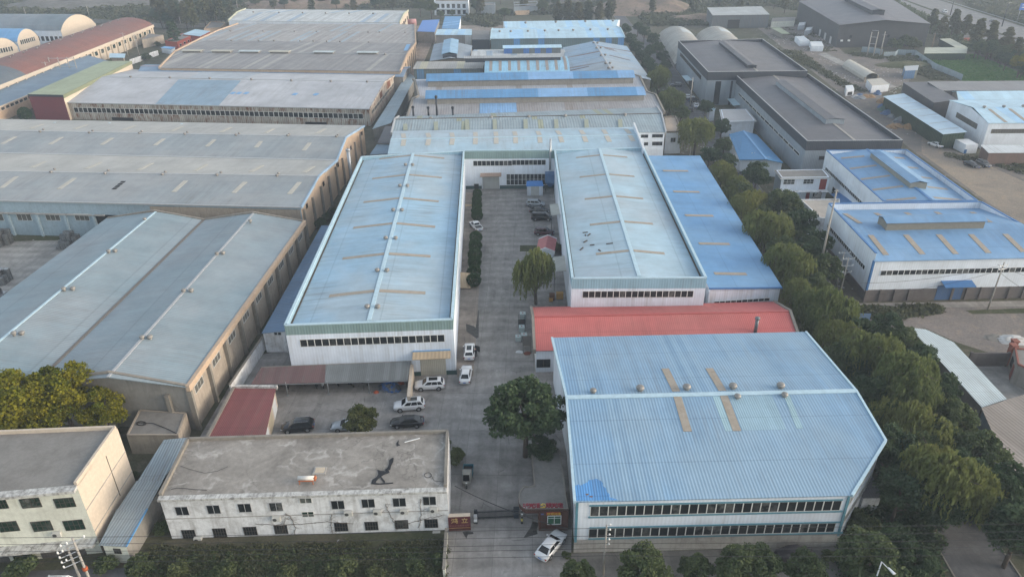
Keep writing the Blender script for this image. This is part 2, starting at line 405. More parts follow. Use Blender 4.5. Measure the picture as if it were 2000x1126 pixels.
def phall(name, label, px, z, roof, wall, band, band_h, inner, cope, axis='y', drop=0.9, rise=1.2, cat='factory hall', gut=None, t=0.3, cope_w=0.45, rcap=None, open_near=False, near_drop=0.0):
    """hall whose outer walls stand up as a parapet round a low ridge roof; px = near left, near right, far right, far left"""
    C = [at(*p, z) for p in px]; I = inset(C, t)
    T = thing(name, label, cat, lift((C[0] + C[1] + C[2] + C[3]) / 4, 0))
    zb = z - band_h; mw = MB(); mp = MB(); mc = MB()
    for k in range(4):
        a, b, ia, ib = C[k], C[(k + 1) % 4], I[k], I[(k + 1) % 4]
        zz = z - near_drop if (open_near and k == 0) else z
        zl = min(zb, zz)
        mw.poly([lift(a, 0), lift(b, 0), lift(b, zl), lift(a, zl)])
        if not (open_near and k == 0):
            mp.poly([lift(a, zl), lift(b, zl), lift(b, zz), lift(a, zz)], 0); mp.poly([lift(a, zz), lift(b, zz), lift(ib, zz), lift(ia, zz)], 1)
            mp.poly([lift(ib, z - drop - 1.2), lift(ia, z - drop - 1.2), lift(ia, zz), lift(ib, zz)], 1)
            bar(mc, lift(mid(a, ia), z), lift(mid(b, ib), z), cope_w, .06, .10)
        elif zz > zb: mw.poly([lift(a, zb), lift(b, zb), lift(b, zz), lift(a, zz)])
    mw.build('wall', wall, T); mp.build('parapet', [band, inner], T); mc.build('coping', cope, T)
    ze = z - drop; J = [lift(p, ze) for p in inset(C, t + 0.02)]
    if open_near: J[0] = lift(C[0], ze); J[1] = lift(C[1], ze); o = (C[0] - C[3]).normalized() * .35; J[0] += Vector((o.x, o.y, 0)); J[1] += Vector((o.x, o.y, 0))
    if axis == 'y': a0, a1, b0, b1 = J[0], J[3], J[1], J[2]      # eaves left / right, ridge between
    else: a0, a1, b0, b1 = J[0], J[1], J[3], J[2]
    R0, R1 = lift(mid(a0, b0), ze + rise), lift(mid(a1, b1), ze + rise)
    MB().slab([a0, a1, R1, R0], .14).build('roof', roof, T); MB().slab([b0, b1, R1, R0], .14).build('roof', roof, T)
    if rcap is not None: bar(MB(), R0, R1, .65, .02, .08).build('ridge_cap', rcap, T)
    if gut is not None:
        for p, q, c in ((a0, a1, R0), (b0, b1, R0)):
            if open_near and p is a0: continue
            s = (lift(c, 0) - lift(p, 0)).normalized() * .32
            MB().slab([p + s + Vector((0, 0, .14)), q + s + Vector((0, 0, .14)), q + Vector((0, 0, .08)), p + Vector((0, 0, .08))], .05).build('gutter', gut, T)
    return dict(T=T, C=C, I=I, R0=R0, R1=R1, pa=plane_of(a0, a1, R1), pb=plane_of(b0, b1, R1), wn=wall_plane(C[0], C[1]), wr=wall_plane(C[1], C[2]), wl=wall_plane(C[3], C[0]), a0=a0, a1=a1, b0=b0, b1=b1)
def flat(name, label, px, z, wall, roof, par=0.4, cat='building', parm=None, t=0.25, base=0.0, lip=None, lipm=None, pts=None, skip=()):
    """flat-roofed block: walls, roof deck, upstand round it (skip = sides without upstand), optional projecting slab lip"""
    C = pts or [at(*p, z) for p in px]; n = len(C); cx = sum(C, Vector()) / n
    T = thing(name, label, cat, lift(cx, base)); I = inset(C, t); mw = MB(); mp = MB(); wl = wall if isinstance(wall, list) else [wall]
    for k in range(n):
        a, b = C[k], C[(k + 1) % n]; mw.poly([lift(a, base), lift(b, base), lift(b, z), lift(a, z)], min(k, len(wl) - 1))
        if k not in skip and par: bar(mp, mid(a, I[k]), mid(b, I[(k + 1) % n]), t, .12, par)
    mw.build('wall', wl, T); MB().ext([(p.x, p.y) for p in (inset(C, -lip) if lip else inset(C, .02))], z - .2, z + .015).build('roof', [lipm or roof, roof] if lip else roof, T) if not lip else \
        MB().ext([(p.x, p.y) for p in inset(C, -lip)], z - .22, z + .015, 0, 1).build('roof', [lipm or roof, roof], T)
    if par and len(skip) < n: mp.build('parapet', parm or wl[0], T)
    return dict(T=T, C=C, I=I, w=[wall_plane(C[k], C[(k + 1) % n]) for k in range(n)], top=(Vector((0, 0, z + .02)), Vector((0, 0, 1))))
def arch(name, label, N0, N1, F0, F1, rise, roof, endm, wall, cat='arched hall', seg=14, over=0.2, group=None, split=None, base=0.0, band=None):
    """barrel-roofed hall between a near and a far eave line"""
    z = N0.z; T = thing(name, label, cat, lift((N0 + N1 + F0 + F1) / 4, base), group)
    def prof(A, B, k, o=0.0):
        t = k / seg; p = A + (B - A) * t; return Vector((p.x, p.y, z + rise * (1 - (2 * t - 1) ** 2) ** 0.8 + o)) if 0 < t < 1 else Vector((p.x, p.y, z + o))
    ends = [(N0, N1, F0, F1, roof)] if not split else [(N0, N0 + (N1 - N0) * split[0], F0, F0 + (F1 - F0) * split[0], split[1]), (N0 + (N1 - N0) * split[0], N1, F0 + (F1 - F0) * split[0], F1, roof)]
    for a0, a1, b0, b1, m in ends:
        mb = MB()
        for k in range(seg):
            mb.poly([prof(a0, b0, k, .12), prof(a1, b1, k, .12), prof(a1, b1, k + 1, .12), prof(a0, b0, k + 1, .12)]); mb.poly([prof(a0, b0, k + 1, 0), prof(a1, b1, k + 1, 0), prof(a1, b1, k, 0), prof(a0, b0, k, 0)])
            mb.poly([prof(a1, b1, k, 0), prof(a1, b1, k + 1, 0), prof(a1, b1, k + 1, .12), prof(a1, b1, k, .12)]); mb.poly([prof(a0, b0, k + 1, 0), prof(a0, b0, k, 0), prof(a0, b0, k, .12), prof(a0, b0, k + 1, .12)])
        mb.poly([prof(a0, b0, 0, 0), prof(a1, b1, 0, 0), prof(a1, b1, 0, .12), prof(a0, b0, 0, .12)])
        mb.build('roof', m, T)
    n0, n1, f1, f0 = inset([N0, N1, F1, F0], over); mb = MB(); B = lambda v: lift(v, base)
    mb.poly([B(n0), B(n1), n1, n0], 0); mb.poly([B(f1), B(f0), f0, f1], 0)
    mb.poly([B(n1), B(f1)] + [prof(n1, f1, k, -.03) for k in range(seg, -1, -1)], 1); mb.poly([B(f0), B(n0)] + [prof(n0, f0, k, -.03) for k in range(seg + 1)], 1)
    mb.build('wall', [wall, endm], T)
    return dict(T=T, wn=wall_plane(n0, n1), wr=wall_plane(n1, f1), n0=n0, n1=n1, f1=f1, prof=prof)
def lean(name, label, pts, wall, roof, cat='shed', base=0.0, over=0.2, t=0.1, group=None, sides=None):
    """sloping single sheet roof over walls; pts = world corners of the roof (near left, near right, far right, far left)"""
    c = sum(pts, Vector()) / len(pts); T = thing(name, label, cat, lift(c, base), group)
    MB().slab(pts, t).build('roof', roof, T)
    I = inset(pts, over); n = len(pts); mb = MB(); wl = wall if isinstance(wall, list) else [wall]
    for k in range(n):
        if sides is None or k in sides:
            a, b = I[k], I[(k + 1) % n]; za, zb = pts[k].z - t - .03, pts[(k + 1) % n].z - t - .03
            mb.poly([lift(a, base), lift(b, base), lift(b, zb), lift(a, za)], min(k, len(wl) - 1))
    if mb.f: mb.build('wall', wl, T)
    return dict(T=T, P=pts, I=I, pr=plane_of(pts[0], pts[1], pts[2]), w=[wall_plane(I[k], I[(k + 1) % n]) for k in range(n)])
def roofdeck(name, c):
    s = NT(name, .9, .2)
    c1 = s.scalecol(c, s.ramp(s.noise(.16, 7, rough=.7, dist=.8), .3, .7, .62, 1.25)); c1 = s.scalecol(c1, s.ramp(s.noise(1.6, 6, rough=.8), .3, .7, .82, 1.2))
    def veins(sc, w, dist):
        v = s.n('TexVoronoi', feature='DISTANCE_TO_EDGE'); nz = s.n('TexNoise'); nz.inputs['Scale'].default_value = .35; nz.inputs['Detail'].default_value = 6; s.set(nz.inputs['Vector'], s.pos)
        a = s.n('VectorMath', operation='MULTIPLY_ADD'); s.set(a.inputs[0], nz.outputs['Color']); a.inputs[1].default_value = (dist,) * 3; s.set(a.inputs[2], s.pos); s.set(v.inputs['Vector'], a.outputs[0]); v.inputs['Scale'].default_value = sc
        return s.ramp(v.outputs['Distance'], 0, w, 1, 0)
    c1 = s.mix(s.math('MULTIPLY', s.math('MULTIPLY', veins(.22, .09, 7), s.ramp(s.noise(.3, 5), .46, .62)), .75), c1, (.48, .46, .43))
    c1 = s.mix(s.math('MULTIPLY', s.math('MULTIPLY', veins(.12, .007, 4), s.ramp(s.noise(.1, 3), .42, .55)), .45), c1, (.06, .057, .053))
    s.col(c1); s.bump(s.noise(4, 5), .03, .5); return s.m
# ------------------------------------------------------------------ palette
fib = masonry('fibreglass', (0.34, 0.30, 0.25), (0.20, 0.15, 0.10), 0.4, 0.8)
fib2 = masonry('fibreglass_pale', (0.45, 0.43, 0.38), (0.3, 0.27, 0.22), 0.3, 0.8)
vm = plain('vent_metal', (0.24, 0.23, 0.215), 0.5, 0.4, 0.25, 0.3, 3)
m_a = sheet('roof_light_blue', (0.34, 0.43, 0.49), 0.31, 0.05, fade=(0.29, 0.44, 0.56), lap=9)
m_b = sheet('roof_pale_blue', (0.35, 0.48, 0.56), 0.31, 0.04, dirt_amt=0.16, lap=9, fade=(0.365, 0.44, 0.49))
m_f = sheet('roof_front_blue', (0.20, 0.325, 0.46), 0.39, 0.10, fade=(0.25, 0.36, 0.46), dirt_amt=0.15, alt=((0.235, 0.36, 0.48), 0.18, 0.9), lap=7.2, rib=0.10, blotch=0.08)
m_b2 = sheet('roof_mid_blue', (0.145, 0.30, 0.51), 0.28, 0.03, fade=(0.185, 0.325, 0.49), dirt_amt=0.10)
m_red = sheet('roof_red', (0.44, 0.15, 0.135), 0.33, 0.05, fade=(0.50, 0.14, 0.13), dirt=(0.2, 0.07, 0.06), dirt_amt=0.22)
m_l5 = sheet('roof_slate_blue', (0.215, 0.28, 0.315), 0.45, 0.05, fade=(0.255, 0.295, 0.32), dirt_amt=0.18, lap=12)
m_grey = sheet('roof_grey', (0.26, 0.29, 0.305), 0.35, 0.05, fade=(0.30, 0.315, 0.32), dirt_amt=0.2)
m_grey_lit = sheet('roof_grey_lit_copy', (0.36, 0.36, 0.345), 0.35, 0.05, fade=(0.40, 0.395, 0.37), dirt_amt=0.2)  # paler copy of roof_grey, brighter light on the far slopes painted in
m_brown_grey = sheet('roof_brown_grey', (0.24, 0.235, 0.235), 0.45, 0.10, dirt_amt=0.3, alt=((0.34, 0.33, 0.31), 0.12, 1.8), blotch=0.16, rib=0.2)
m_old = sheet('roof_old_rusty', (0.32, 0.31, 0.30), 0.45, 0.14, dirt=(0.20, 0.13, 0.11), dirt_amt=0.4, alt=((0.30, 0.37, 0.42), 0.10, 1.7), rust=0.12, rib=0.2)
m_white = sheet('roof_dull_white', (0.44, 0.45, 0.47), 0.35, 0.04, fade=(0.38, 0.39, 0.41), dirt_amt=0.2)
m_white_alt = sheet('roof_white_streaked', (0.46, 0.48, 0.48), 0.45, 0.14, dirt_amt=0.35, alt=((0.30, 0.38, 0.46), 0.14, 2.7), rib=0.2)
m_slate = sheet('roof_blue_grey', (0.22, 0.31, 0.38), 0.35, 0.04, fade=(0.19, 0.28, 0.37))
m_bl = sheet('roof_sky_blue', (0.15, 0.32, 0.54), 0.30, 0.05, dirt_amt=0.12, alt=((0.22, 0.42, 0.66), 0.2, 5))
m_pb = sheet('roof_ice_blue', (0.42, 0.58, 0.68), 0.35, 0.06, dirt_amt=0.15, alt=((0.36, 0.56, 0.74), 0.25, 3.5))
m_rusty_blue = sheet('roof_rusty_blue', (0.25, 0.36, 0.47), 0.40, 0.08, dirt=(0.16, 0.10, 0.09), dirt_amt=0.25, fade=(0.30, 0.35, 0.39), alt=((0.17, 0.12, 0.10), 0.10, 2.2))
m_mon = sheet('roof_monitor_blue', (0.11, 0.26, 0.46), 0.30, 0.05, alt=((0.20, 0.36, 0.58), 0.3, 8))
m_r56 = sheet('roof_bright_blue', (0.16, 0.295, 0.47), 0.30, 0.04, fade=(0.215, 0.35, 0.51), dirt_amt=0.14)
m_dark = sheet('roof_charcoal', (0.14, 0.14, 0.152), 0.35, 0.03, fade=(0.15, 0.145, 0.15), dirt_amt=0.1, dirt=(0.2, 0.19, 0.18))
m_green = sheet('roof_sage', (0.30, 0.34, 0.23), 0.30, 0.03)
m_brown = sheet('roof_brown_red', (0.19, 0.085, 0.07), 0.35, 0.05, fade=(0.165, 0.09, 0.078), dirt_amt=0.2)
m_maroon = sheet('roof_maroon', (0.20, 0.075, 0.075), 0.26, 0.06, dirt_amt=0.25, rib=0.2)
m_maroon_old = sheet('roof_faded_maroon', (0.15, 0.095, 0.095), 0.30, 0.12, dirt=(0.12, 0.12, 0.11), dirt_amt=0.6)
m_carport = sheet('roof_carport_grey', (0.17, 0.185, 0.19), 0.30, 0.14, dirt=(0.09, 0.085, 0.08), dirt_amt=0.5)
m_pale = sheet('roof_pale_grey', (0.46, 0.52, 0.53), 0.38, 0.03, rib=0.2)
m_fc = sheet('roof_cement', (0.26, 0.23, 0.205), 0.55, 0.12, lap=1.6, rib=0.12, dirt_amt=0.3)
w_white = sheet('wall_white_sheet', (0.63, 0.69, 0.77), 0.45, 0.03, dirt=(0.24, 0.21, 0.17), dirt_amt=0.4, lap=50, rib=0.03, groove=0.05)
w_white2 = sheet('wall_white_clean', (0.67, 0.72, 0.78), 0.45, 0.02, dirt=(0.3, 0.27, 0.24), dirt_amt=0.22, lap=50, rib=0.03, groove=0.05)
w_teal = sheet('wall_teal_sheet', (0.20, 0.285, 0.285), 0.45, 0.05, dirt=(0.12, 0.17, 0.13), dirt_amt=0.45, lap=50)
w_steel = sheet('wall_blue_sheet', (0.24, 0.38, 0.46), 0.45, 0.04, lap=50, dirt_amt=0.2)
w_inner = sheet('parapet_inner_blue', (0.28, 0.42, 0.51), 0.45, 0.04, lap=50, dirt_amt=0.2)
w_char = sheet('wall_charcoal', (0.042, 0.050, 0.064), 0.5, 0.02, lap=50, dirt=(0.1, 0.1, 0.11), dirt_amt=0.1)
w_char2 = sheet('wall_anthracite', (0.052, 0.056, 0.064), 0.5, 0.02, lap=4.5, dirt_amt=0.05)
w_slate = sheet('wall_slate_sheet', (0.25, 0.29, 0.33), 0.45, 0.03, lap=50, dirt_amt=0.15)
w_bluegrey = masonry('wall_blue_paint', (0.30, 0.39, 0.45), (0.17, 0.19, 0.20), 0.35)
w_tan = masonry('wall_tan_render', (0.46, 0.345, 0.25), (0.26, 0.19, 0.14), 0.4)
w_sand = masonry('wall_sand_render', (0.38, 0.325, 0.265), (0.17, 0.15, 0.13), 0.5)
w_greyc = masonry('wall_grey_render', (0.25, 0.24, 0.22), (0.12, 0.11, 0.10), 0.45)
w_cream = masonry('wall_cream', (0.53, 0.455, 0.37), (0.38, 0.32, 0.25), 0.25)
w_cream2 = masonry('wall_pale_cream', (0.64, 0.65, 0.57), (0.28, 0.27, 0.22), 0.4)
w_old = masonry('wall_old_white', (0.70, 0.71, 0.72), (0.16, 0.14, 0.115), 0.55, 0.5)
w_peel = masonry('peeling_cornice', (0.52, 0.52, 0.50), (0.10, 0.09, 0.08), 1.0, 1.4)
w_rust = sheet('wall_rusty_sheet', (0.42, 0.40, 0.36), 0.7, 0.14, rust=0.5, dirt=(0.17, 0.12, 0.085), dirt_amt=0.8, lap=50, rib=0.2)
w_rustw = sheet('wall_white_rust', (0.52, 0.46, 0.39), 0.7, 0.08, rust=0.45, dirt=(0.28, 0.12, 0.06), dirt_amt=0.5, lap=50)
w_plinth = masonry('concrete_plinth', (0.36, 0.35, 0.33), (0.17, 0.155, 0.14), 0.6)
w_conc = roofdeck('concrete_roof', (0.27, 0.25, 0.225))
w_conc2 = masonry('concrete_weathered', (0.22, 0.21, 0.195), (0.12, 0.11, 0.10), 0.6, 0.3, run=False)
w_beam = masonry('concrete_beam', (0.24, 0.22, 0.19), (0.12, 0.11, 0.10), 0.5)
w_brick = masonry('brick_grey', (0.135, 0.12, 0.115), (0.07, 0.06, 0.055), 0.5)
w_brickr = masonry('brick_red', (0.26, 0.10, 0.075), (0.14, 0.07, 0.055), 0.4)
w_maroon = masonry('wall_maroon', (0.17, 0.045, 0.055), (0.12, 0.045, 0.05), 0.3)
w_red = masonry('wall_red_paint', (0.38, 0.085, 0.055), (0.2, 0.06, 0.04), 0.3)
w_dgreen = sheet('wall_dark_green', (0.018, 0.042, 0.024), 0.9, 0.05, lap=50, dirt_amt=0.1)
w_tealdark = masonry('plinth_dark_teal', (0.035, 0.075, 0.075), (0.06, 0.07, 0.06), 0.4)
t_blue = plain('trim_blue', (0.05, 0.16, 0.36), 0.5)
t_teal = plain('trim_teal', (0.10, 0.24, 0.30), 0.5)
t_pale = plain('trim_pale_blue', (0.42, 0.56, 0.63), 0.5)
t_white = plain('trim_white', (0.62, 0.64, 0.65), 0.5)
t_cope = plain('trim_grey', (0.36, 0.37, 0.38), 0.5)
t_brown = plain('gutter_brown', (0.095, 0.075, 0.06), 0.8)
t_dark = plain('dark_steel', (0.02, 0.025, 0.032), 0.5)
t_galv = plain('galvanised', (0.36, 0.38, 0.40), 0.4, 0.5, 0.5)
t_pink = plain('trim_pink', (0.42, 0.28, 0.27), 0.6)
t_rib = plain('old_blue', (0.16, 0.33, 0.55), 0.6)
g_dark = glass('window_glass'); g_green = glass('window_glass_green', (0.012, 0.035, 0.025)); g_pale = glass('window_glass_dusty', (0.10, 0.10, 0.09), 0.5, (0.2, 0.19, 0.16))
f_alu = plain('window_frame_alu', (0.60, 0.60, 0.58), 0.5); f_white = plain('window_frame_white', (0.62, 0.64, 0.64), 0.5); f_dark = plain('window_bars_dark', (0.05, 0.045, 0.04), 0.6)
d_roller = sheet('roller_shutter', (0.40, 0.38, 0.32), 0.3, 0.02, lap=0.35, dirt_amt=0.2)
d_blue = sheet('roller_shutter_blue', (0.055, 0.11, 0.22), 0.3, 0.02, lap=0.35, dirt_amt=0.2)
d_hole = plain('dark_opening', (0.012, 0.012, 0.013), 0.9)
# ================================================================== BUILDINGS
def Z(p, z): return at(p[0], p[1], z)
# --- central left hall with parapet
A = phall('factory_hall', 'long pale blue hall with ridge vents and a teal front band, left of the drive', [(555, 635.4), (884.5, 624), (907, 294.5), (705.4, 305.8)], 10.2, m_a, w_white, w_teal, 1.75, w_inner, t_pale, 'y', 1.0, 1.25, gut=t_brown, rcap=t_pale)
T = A['T']
for l, r in (((643, 578), (831, 572)), ((669, 505), (841, 500.5)), ((690, 445), (850, 443)), ((710, 395), (857, 393.5)), ((727, 349), (863, 347)), ((741, 310.5), (868, 309))):
    a, b = A['R0'], A['R1']
    # ridge point at this depth
    pl = A['pa']; p = on(*l, A['pa']); q = on(*r, A['pb']); t = ((p - a).xy.dot((b - a).xy)) / (b - a).xy.length_squared
    rp = a + (b - a) * t
    for e, P in ((p, A['pa']), (q, A['pb'])):
        n = P[1]; d = (rp - e).normalized(); s = n.cross(d) * .48; o = n * .06; r2 = rp - d * .45
        MB().slab([e - s + o, r2 - s + o, r2 + s + o, e + s + o], .05).build('skylight', fib, T)
vents(T, A['pa'], [(717.5, 601), (737, 530), (753.5, 467), (768, 412), (781, 364.5), (792, 323.5)]); vents(T, A['pb'], [(738, 601), (756, 530), (773, 467), (785, 412), (796, 364.5), (806, 323.5)])
win_px(T, A['wn'], (585, 662), (868, 653), 677, 20, g_dark, f_alu)
panel(T, 'plinth', A['wn'], (803, 726), (822, 725), 735, w_tealdark, .1, 0); panel(T, 'plinth', A['wn'], (872, 723), (892, 722), 735, w_tealdark, .1, 0)
dr = panel(T, 'roller_door', A['wn'], (820, 699), (870, 698), 735, d_roller, .06, 0.02)
def canopy(T, pl, l, r, dep, drop, m, post=None, name='canopy'):
    a = on(*l, pl); b = on(*r, pl); n = pl[1] * dep; dz = Vector((0, 0, -drop))
    o = MB().slab([a + n + dz, b + n + dz, b, a], .10).build(name, m, T)
    if post is not None:
        for e in (a, b): q = e + n * .93; MB().tube([(q.x, q.y, 0), (q.x, q.y, (e + dz * .93).z)], .05).build('post', post, o, off=OFF[T.name])
    return o
awn = sheet('awning_beige', (0.44, 0.34, 0.23), 0.6, 0.05)
canopy(T, A['wn'], (806, 686), (880, 683), 1.6, .5, awn)
bar(MB(), on(806, 685.5, A['wn']), on(880, 682.5, A['wn']), .25, .1, .12).build('canopy_trim', t_rib, T)
canopy(T, A['wr'], (899, 561), (899, 531), 2.0, .3, awn, t_dark); canopy(T, A['wr'], (908, 420), (908, 398), 2.0, .3, awn, t_dark)
# --- central right hall
B = phall('factory_hall', 'pale blue parapet hall right of the courtyard drive, without vents on its roof', [(1117, 543.8), (1380.8, 542.5), (1257.5, 288), (1082.7, 293.3)], 10.2, m_b, w_white, w_steel, 2.0, w_inner, t_pale, 'y', 1.0, 1.25, gut=t_brown, rcap=t_pale)
T = B['T']
for l, r in (((1164, 496), (1298, 495)), ((1152, 439), (1275, 437)), ((1142, 389), (1256, 388)), ((1132, 346), (1239, 344.5)), ((1125, 308), (1225, 307))):
    a, b = B['R0'], B['R1']; p = on(*l, B['pa']); q = on(*r, B['pb']); t = ((p - a).xy.dot((b - a).xy)) / (b - a).xy.length_squared; rp = a + (b - a) * t
    for e, P in ((p, B['pa']), (q, B['pb'])):
        n = P[1]; d = (rp - e).normalized(); s = n.cross(d) * .45; o = n * .06; r2 = rp - d * .45
        MB().slab([e - s + o, r2 - s + o, r2 + s + o, e + s + o], .05).build('skylight', fib, T)
win_px(T, B['wn'], (1138, 568.5), (1355, 566.5), 581, 18, g_dark, f_alu)
canopy(T, B['wl'], (1090, 397), (1094, 418), 2.0, .25, sheet('awning_grey', (0.42, 0.42, 0.38), 0.6, 0.05), t_dark); canopy(T, B['wl'], (1103, 499), (1106, 528), 2.4, .25, MATS['awning_grey'], t_dark)
for (x, y), (x2, y2) in (((1138, 455), (1148, 454)), ((1143, 459), (1144, 461)), ((1148, 461), (1153, 457)), ((1140, 474), (1147, 470)), ((1152, 479.5), (1161, 478.5)), ((1184, 477), (1197, 475.5)), ((1133, 489), (1139, 484)), ((1169, 488), (1173, 491))):
    a = on(x, y, B['pa']); b = on(x2, y2, B['pa']); o = thing('wood_scrap', 'dark strip of scrap wood lying loose on the pale blue roof', 'wood scrap', a, 'loose wood strips on the pale blue roof')
    bar(MB(), a + B['pa'][1] * .09, b + B['pa'][1] * .09, .22, .03, .08).build('strip', plain('scrap_wood', (0.06, 0.045, 0.035), .9), o)
# --- hall closing the courtyard at the back
BC = gable('connecting_hall', 'white and pale blue hall across the far courtyard end, with skylights along its ridge', ((757, 300.5), (1257, 291)), 9.9, ((763, 272), (1249, 263.5)), ((769, 256), (1238, 248)), roof=m_b, walls=dict(all=w_white2, l=w_cream), cap=t_pale, cat='factory hall', over=.05)
T = BC['T']
for x1, y1, x2, y2, x3, y3 in ((787, 261, 789, 271, 787, 285), (835, 260, 838, 270, 835, 284), (882, 259.5, 884, 269, 882, 283), (928, 258.5, 929, 268, 928, 282), (968, 257.5, 969, 267.3, 969, 281), (1004.5, 257, 1007, 266.5, 1007, 280), (1050, 256.5, 1054, 265.5, 1055, 279), (1088, 255.5, 1094, 264.7, 1098, 278), (1134, 254.5, 1140, 264, 1145, 277.5), (1178, 253.5, 1184, 263.3, 1191, 277), (1222, 252, 1230, 262.5, 1237, 276)):
    skylight(T, BC['pf'], (x1, y1), (x2, y2 - 1.5), 1.3, fib2); skylight(T, BC['pn'], (x2, y2 + 1.5), (x3, y3), 1.3, fib2)
bar(MB(), at(907, 294, 10.15), at(1083, 292.6, 10.15), .45, .06, .1).build('coping', t_pale, T)
dq = Vector((0, -.8, 0)); e0, e1 = at(907, 294.5, 10.2) + dq, at(1083, 293.2, 10.2) + dq; cw = wall_plane(e0, e1); p0, p1 = lift(e0, 0), lift(e1, 0)
def slabw(name, z0, z1, o, m): MB().prism([lift(v + Vector((0, y, 0)), z0) for v, y in ((p0, -o), (p1, -o), (p1, .5), (p0, .5))], [lift(v + Vector((0, y, 0)), z1) for v, y in ((p0, -o), (p1, -o), (p1, .5), (p0, .5))]).build(name, m, T)
slabw('parapet', 8.3, 10.2, .1, w_teal); slabw('facade', 0, 8.3, 0, w_white2)
win_px(T, cw, (924, 314), (1000, 313), 324, 9, g_dark, f_alu); win_px(T, cw, (1000, 312.6), (1066, 311.7), 322.5, 8, g_dark, f_alu)
win_px(T, cw, (989, 340), (1066, 339), 361, 10, g_dark, f_white, tr=.5)
panel(T, 'plinth', cw, (908, 363), (941, 362.6), 372, w_tealdark, .06, 0); panel(T, 'plinth', cw, (976, 362), (1082, 361.5), 372, w_tealdark, .06, 0)
panel(T, 'roller_door', cw, (942, 343), (975, 342.6), 372, sheet('roller_shutter_grey', (0.36, 0.37, 0.36), .3, .02, lap=.35), .05, 0.02); panel(T, 'door', cw, (926, 359), (935, 359), 371, d_hole, .1, 0.02)
canopy(T, cw, (938, 338), (979, 337), 1.5, .5, sheet('awning_brown', (0.30, 0.22, 0.18), .5, .05))
# raised end parapet
e0, e1 = at(1257, 289, 10.9), at(1238.5, 240, 11.9); e1 = Vector((e1.x, e1.y, 11.9)); m = MB(); bar(m, e0, e1, .3, 2.4, 0); m.build('gable_parapet', w_white, T); bar(MB(), e0, e1, .45, -.0, .1).build('gable_coping', t_white, T)
# --- blue lean-to right of the right hall
L_ = [at(1385, 562.5, 7.0), at(1528, 561, 6.2), at(1367.5, 304, 6.2), at(1262, 304, 7.0)]
B2 = lean('side_hall', 'mid blue single-slope hall against the right side of the pale blue hall, five beige skylights', L_, w_white, m_b2, 'factory hall', over=.25); T = B2['T']
for l, r in (((1295, 333.5), (1344, 334)), ((1315, 374), (1366, 375)), ((1338, 420.5), (1393, 421.5)), ((1365, 475.5), (1425, 476.5)), ((1395, 534), (1458, 535))): skylight(T, B2['pr'], l, r, 1.0)
win_px(T, B2['w'][0], (1395, 585), (1503, 584), 594, 10, g_dark, f_white); bar(MB(), L_[0], L_[1], .25, .2, .06).build('gutter', t_blue, T)
# --- red roofed shed
RD = gable('red_roofed_shed', 'long low shed with a red metal roof behind the big front blue hall', ((1044, 684.5), (1566, 674)), 4.3, ((1041, 618), (1543, 607)), ((1037.5, 599.5), (1512, 588.5)), roof=m_red, walls=dict(all=w_old, n=w_white2), cap=plain('red_cap', (0.42, .10, .09), .5), ends='lr', endm=w_beam, cat='shed', endw=.45, endh=.25)
print('RED ridge', RD['R0'].z); T = RD['T']
win_px(T, RD['wn'], (1048, 701), (1075, 701), 717, 2, g_dark, f_dark, fw=.06)
c = on(1475, 648, RD['pn']); MB().tube([c + Vector((0, 0, -.3)), c + Vector((0, 0, 2.4))], .28, 12).lathe([(.42, 0), (.42, .25), (.1, .45)], c + Vector((0, 0, 2.45)), 12).build('flue_pipe', plain('flue_grey', (0.13, 0.15, 0.16), .5, .5, .4), T)
# --- front blue hall
zF = 8.2
N0, N1 = at(1122.7, 979.3, zF), at(1664, 966.7, zF); F0, F1 = at(1078, 658.7, zF), at(1573.9, 647.4, zF)
lo, hi = zF, zF + 8
dn = (lift(N1, 0) - lift(N0, 0)).normalized()
for _ in range(50):
    z = (lo + hi) / 2; r = lift(at(1390, 769.5, z), 0)
    if abs((r - lift(N0, 0)).cross(dn).z) > abs((r - lift(F0, 0)).cross(dn).z): lo = z
    else: hi = z
print('F ridge', z)
R0, R1 = at(1106.5, 775.7, z), at(1672.8, 763, z)
pn, pf = plane_of(N0, N1, R0), plane_of(R0, R1, F1)
R1 = on(1672.8, 763, pn); Q = on(1730, 859.5, pn)
T = thing('front_hall', 'big blue-roofed hall at the gate corner with two window rows and a cut-off right corner', 'factory hall', lift(mid(N0, R1), 0))
MB().slab([N0, N1, Q, R1, R0], .14).build('roof', m_f, T); MB().slab([R0, R1, F1, F0], .14).build('roof', m_f, T)
ring = [N0, N1, Q, R1, F1, F0, R0]; I = inset(ring, .3); e = .22; mb = MB(); mm = [0, 1, 1, 1, 2, 1, 1]
for k in range(7):
    a, b = I[k], I[(k + 1) % 7]; mb.poly([lift(a, 0), lift(b, 0), lift(b, ring[(k + 1) % 7].z - e), lift(a, ring[k].z - e)], mm[k])
mb.build('wall', [w_white2, w_white2, w_white2], T)
wn = wall_plane(I[0], I[1]); wq = wall_plane(I[1], I[2]); wlf = wall_plane(I[6], I[0])
bar(MB(), R0, R1, .75, .02, .10).build('ridge_cap', t_pale, T)
for S_ in (((N1, Q), (Q, R1), (R1, F1)), ((N0, R0), (R0, F0))): m = MB(); [bar(m, p, q, .3, .25, .12) for p, q in S_]; m.build('verge_flashing', t_pale, T)
win_px(T, wn, (1153.3, 987.5), (1645, 975.5), 1007, 28, g_dark, f_alu); win_px(T, wn, (1150, 1031), (1633, 1019.5), 1049, 28, g_dark, f_alu)
for y1, y2, y3, y4 in ((986, 974, 1008.5, 996.5), (1029.5, 1018, 1050.5, 1039)):
    m = MB()
    for l, r, hh in (((1151, y1), (1646, y2), .16), ((1149, y3), (1645, y4), .2)):
        a, b = on(*l, wn), on(*r, wn); b.z = a.z; o = wn[1] * .06; bar(m, a + o, b + o, .14, hh / 2, hh / 2)
    m.build('window_trim', t_teal, T)
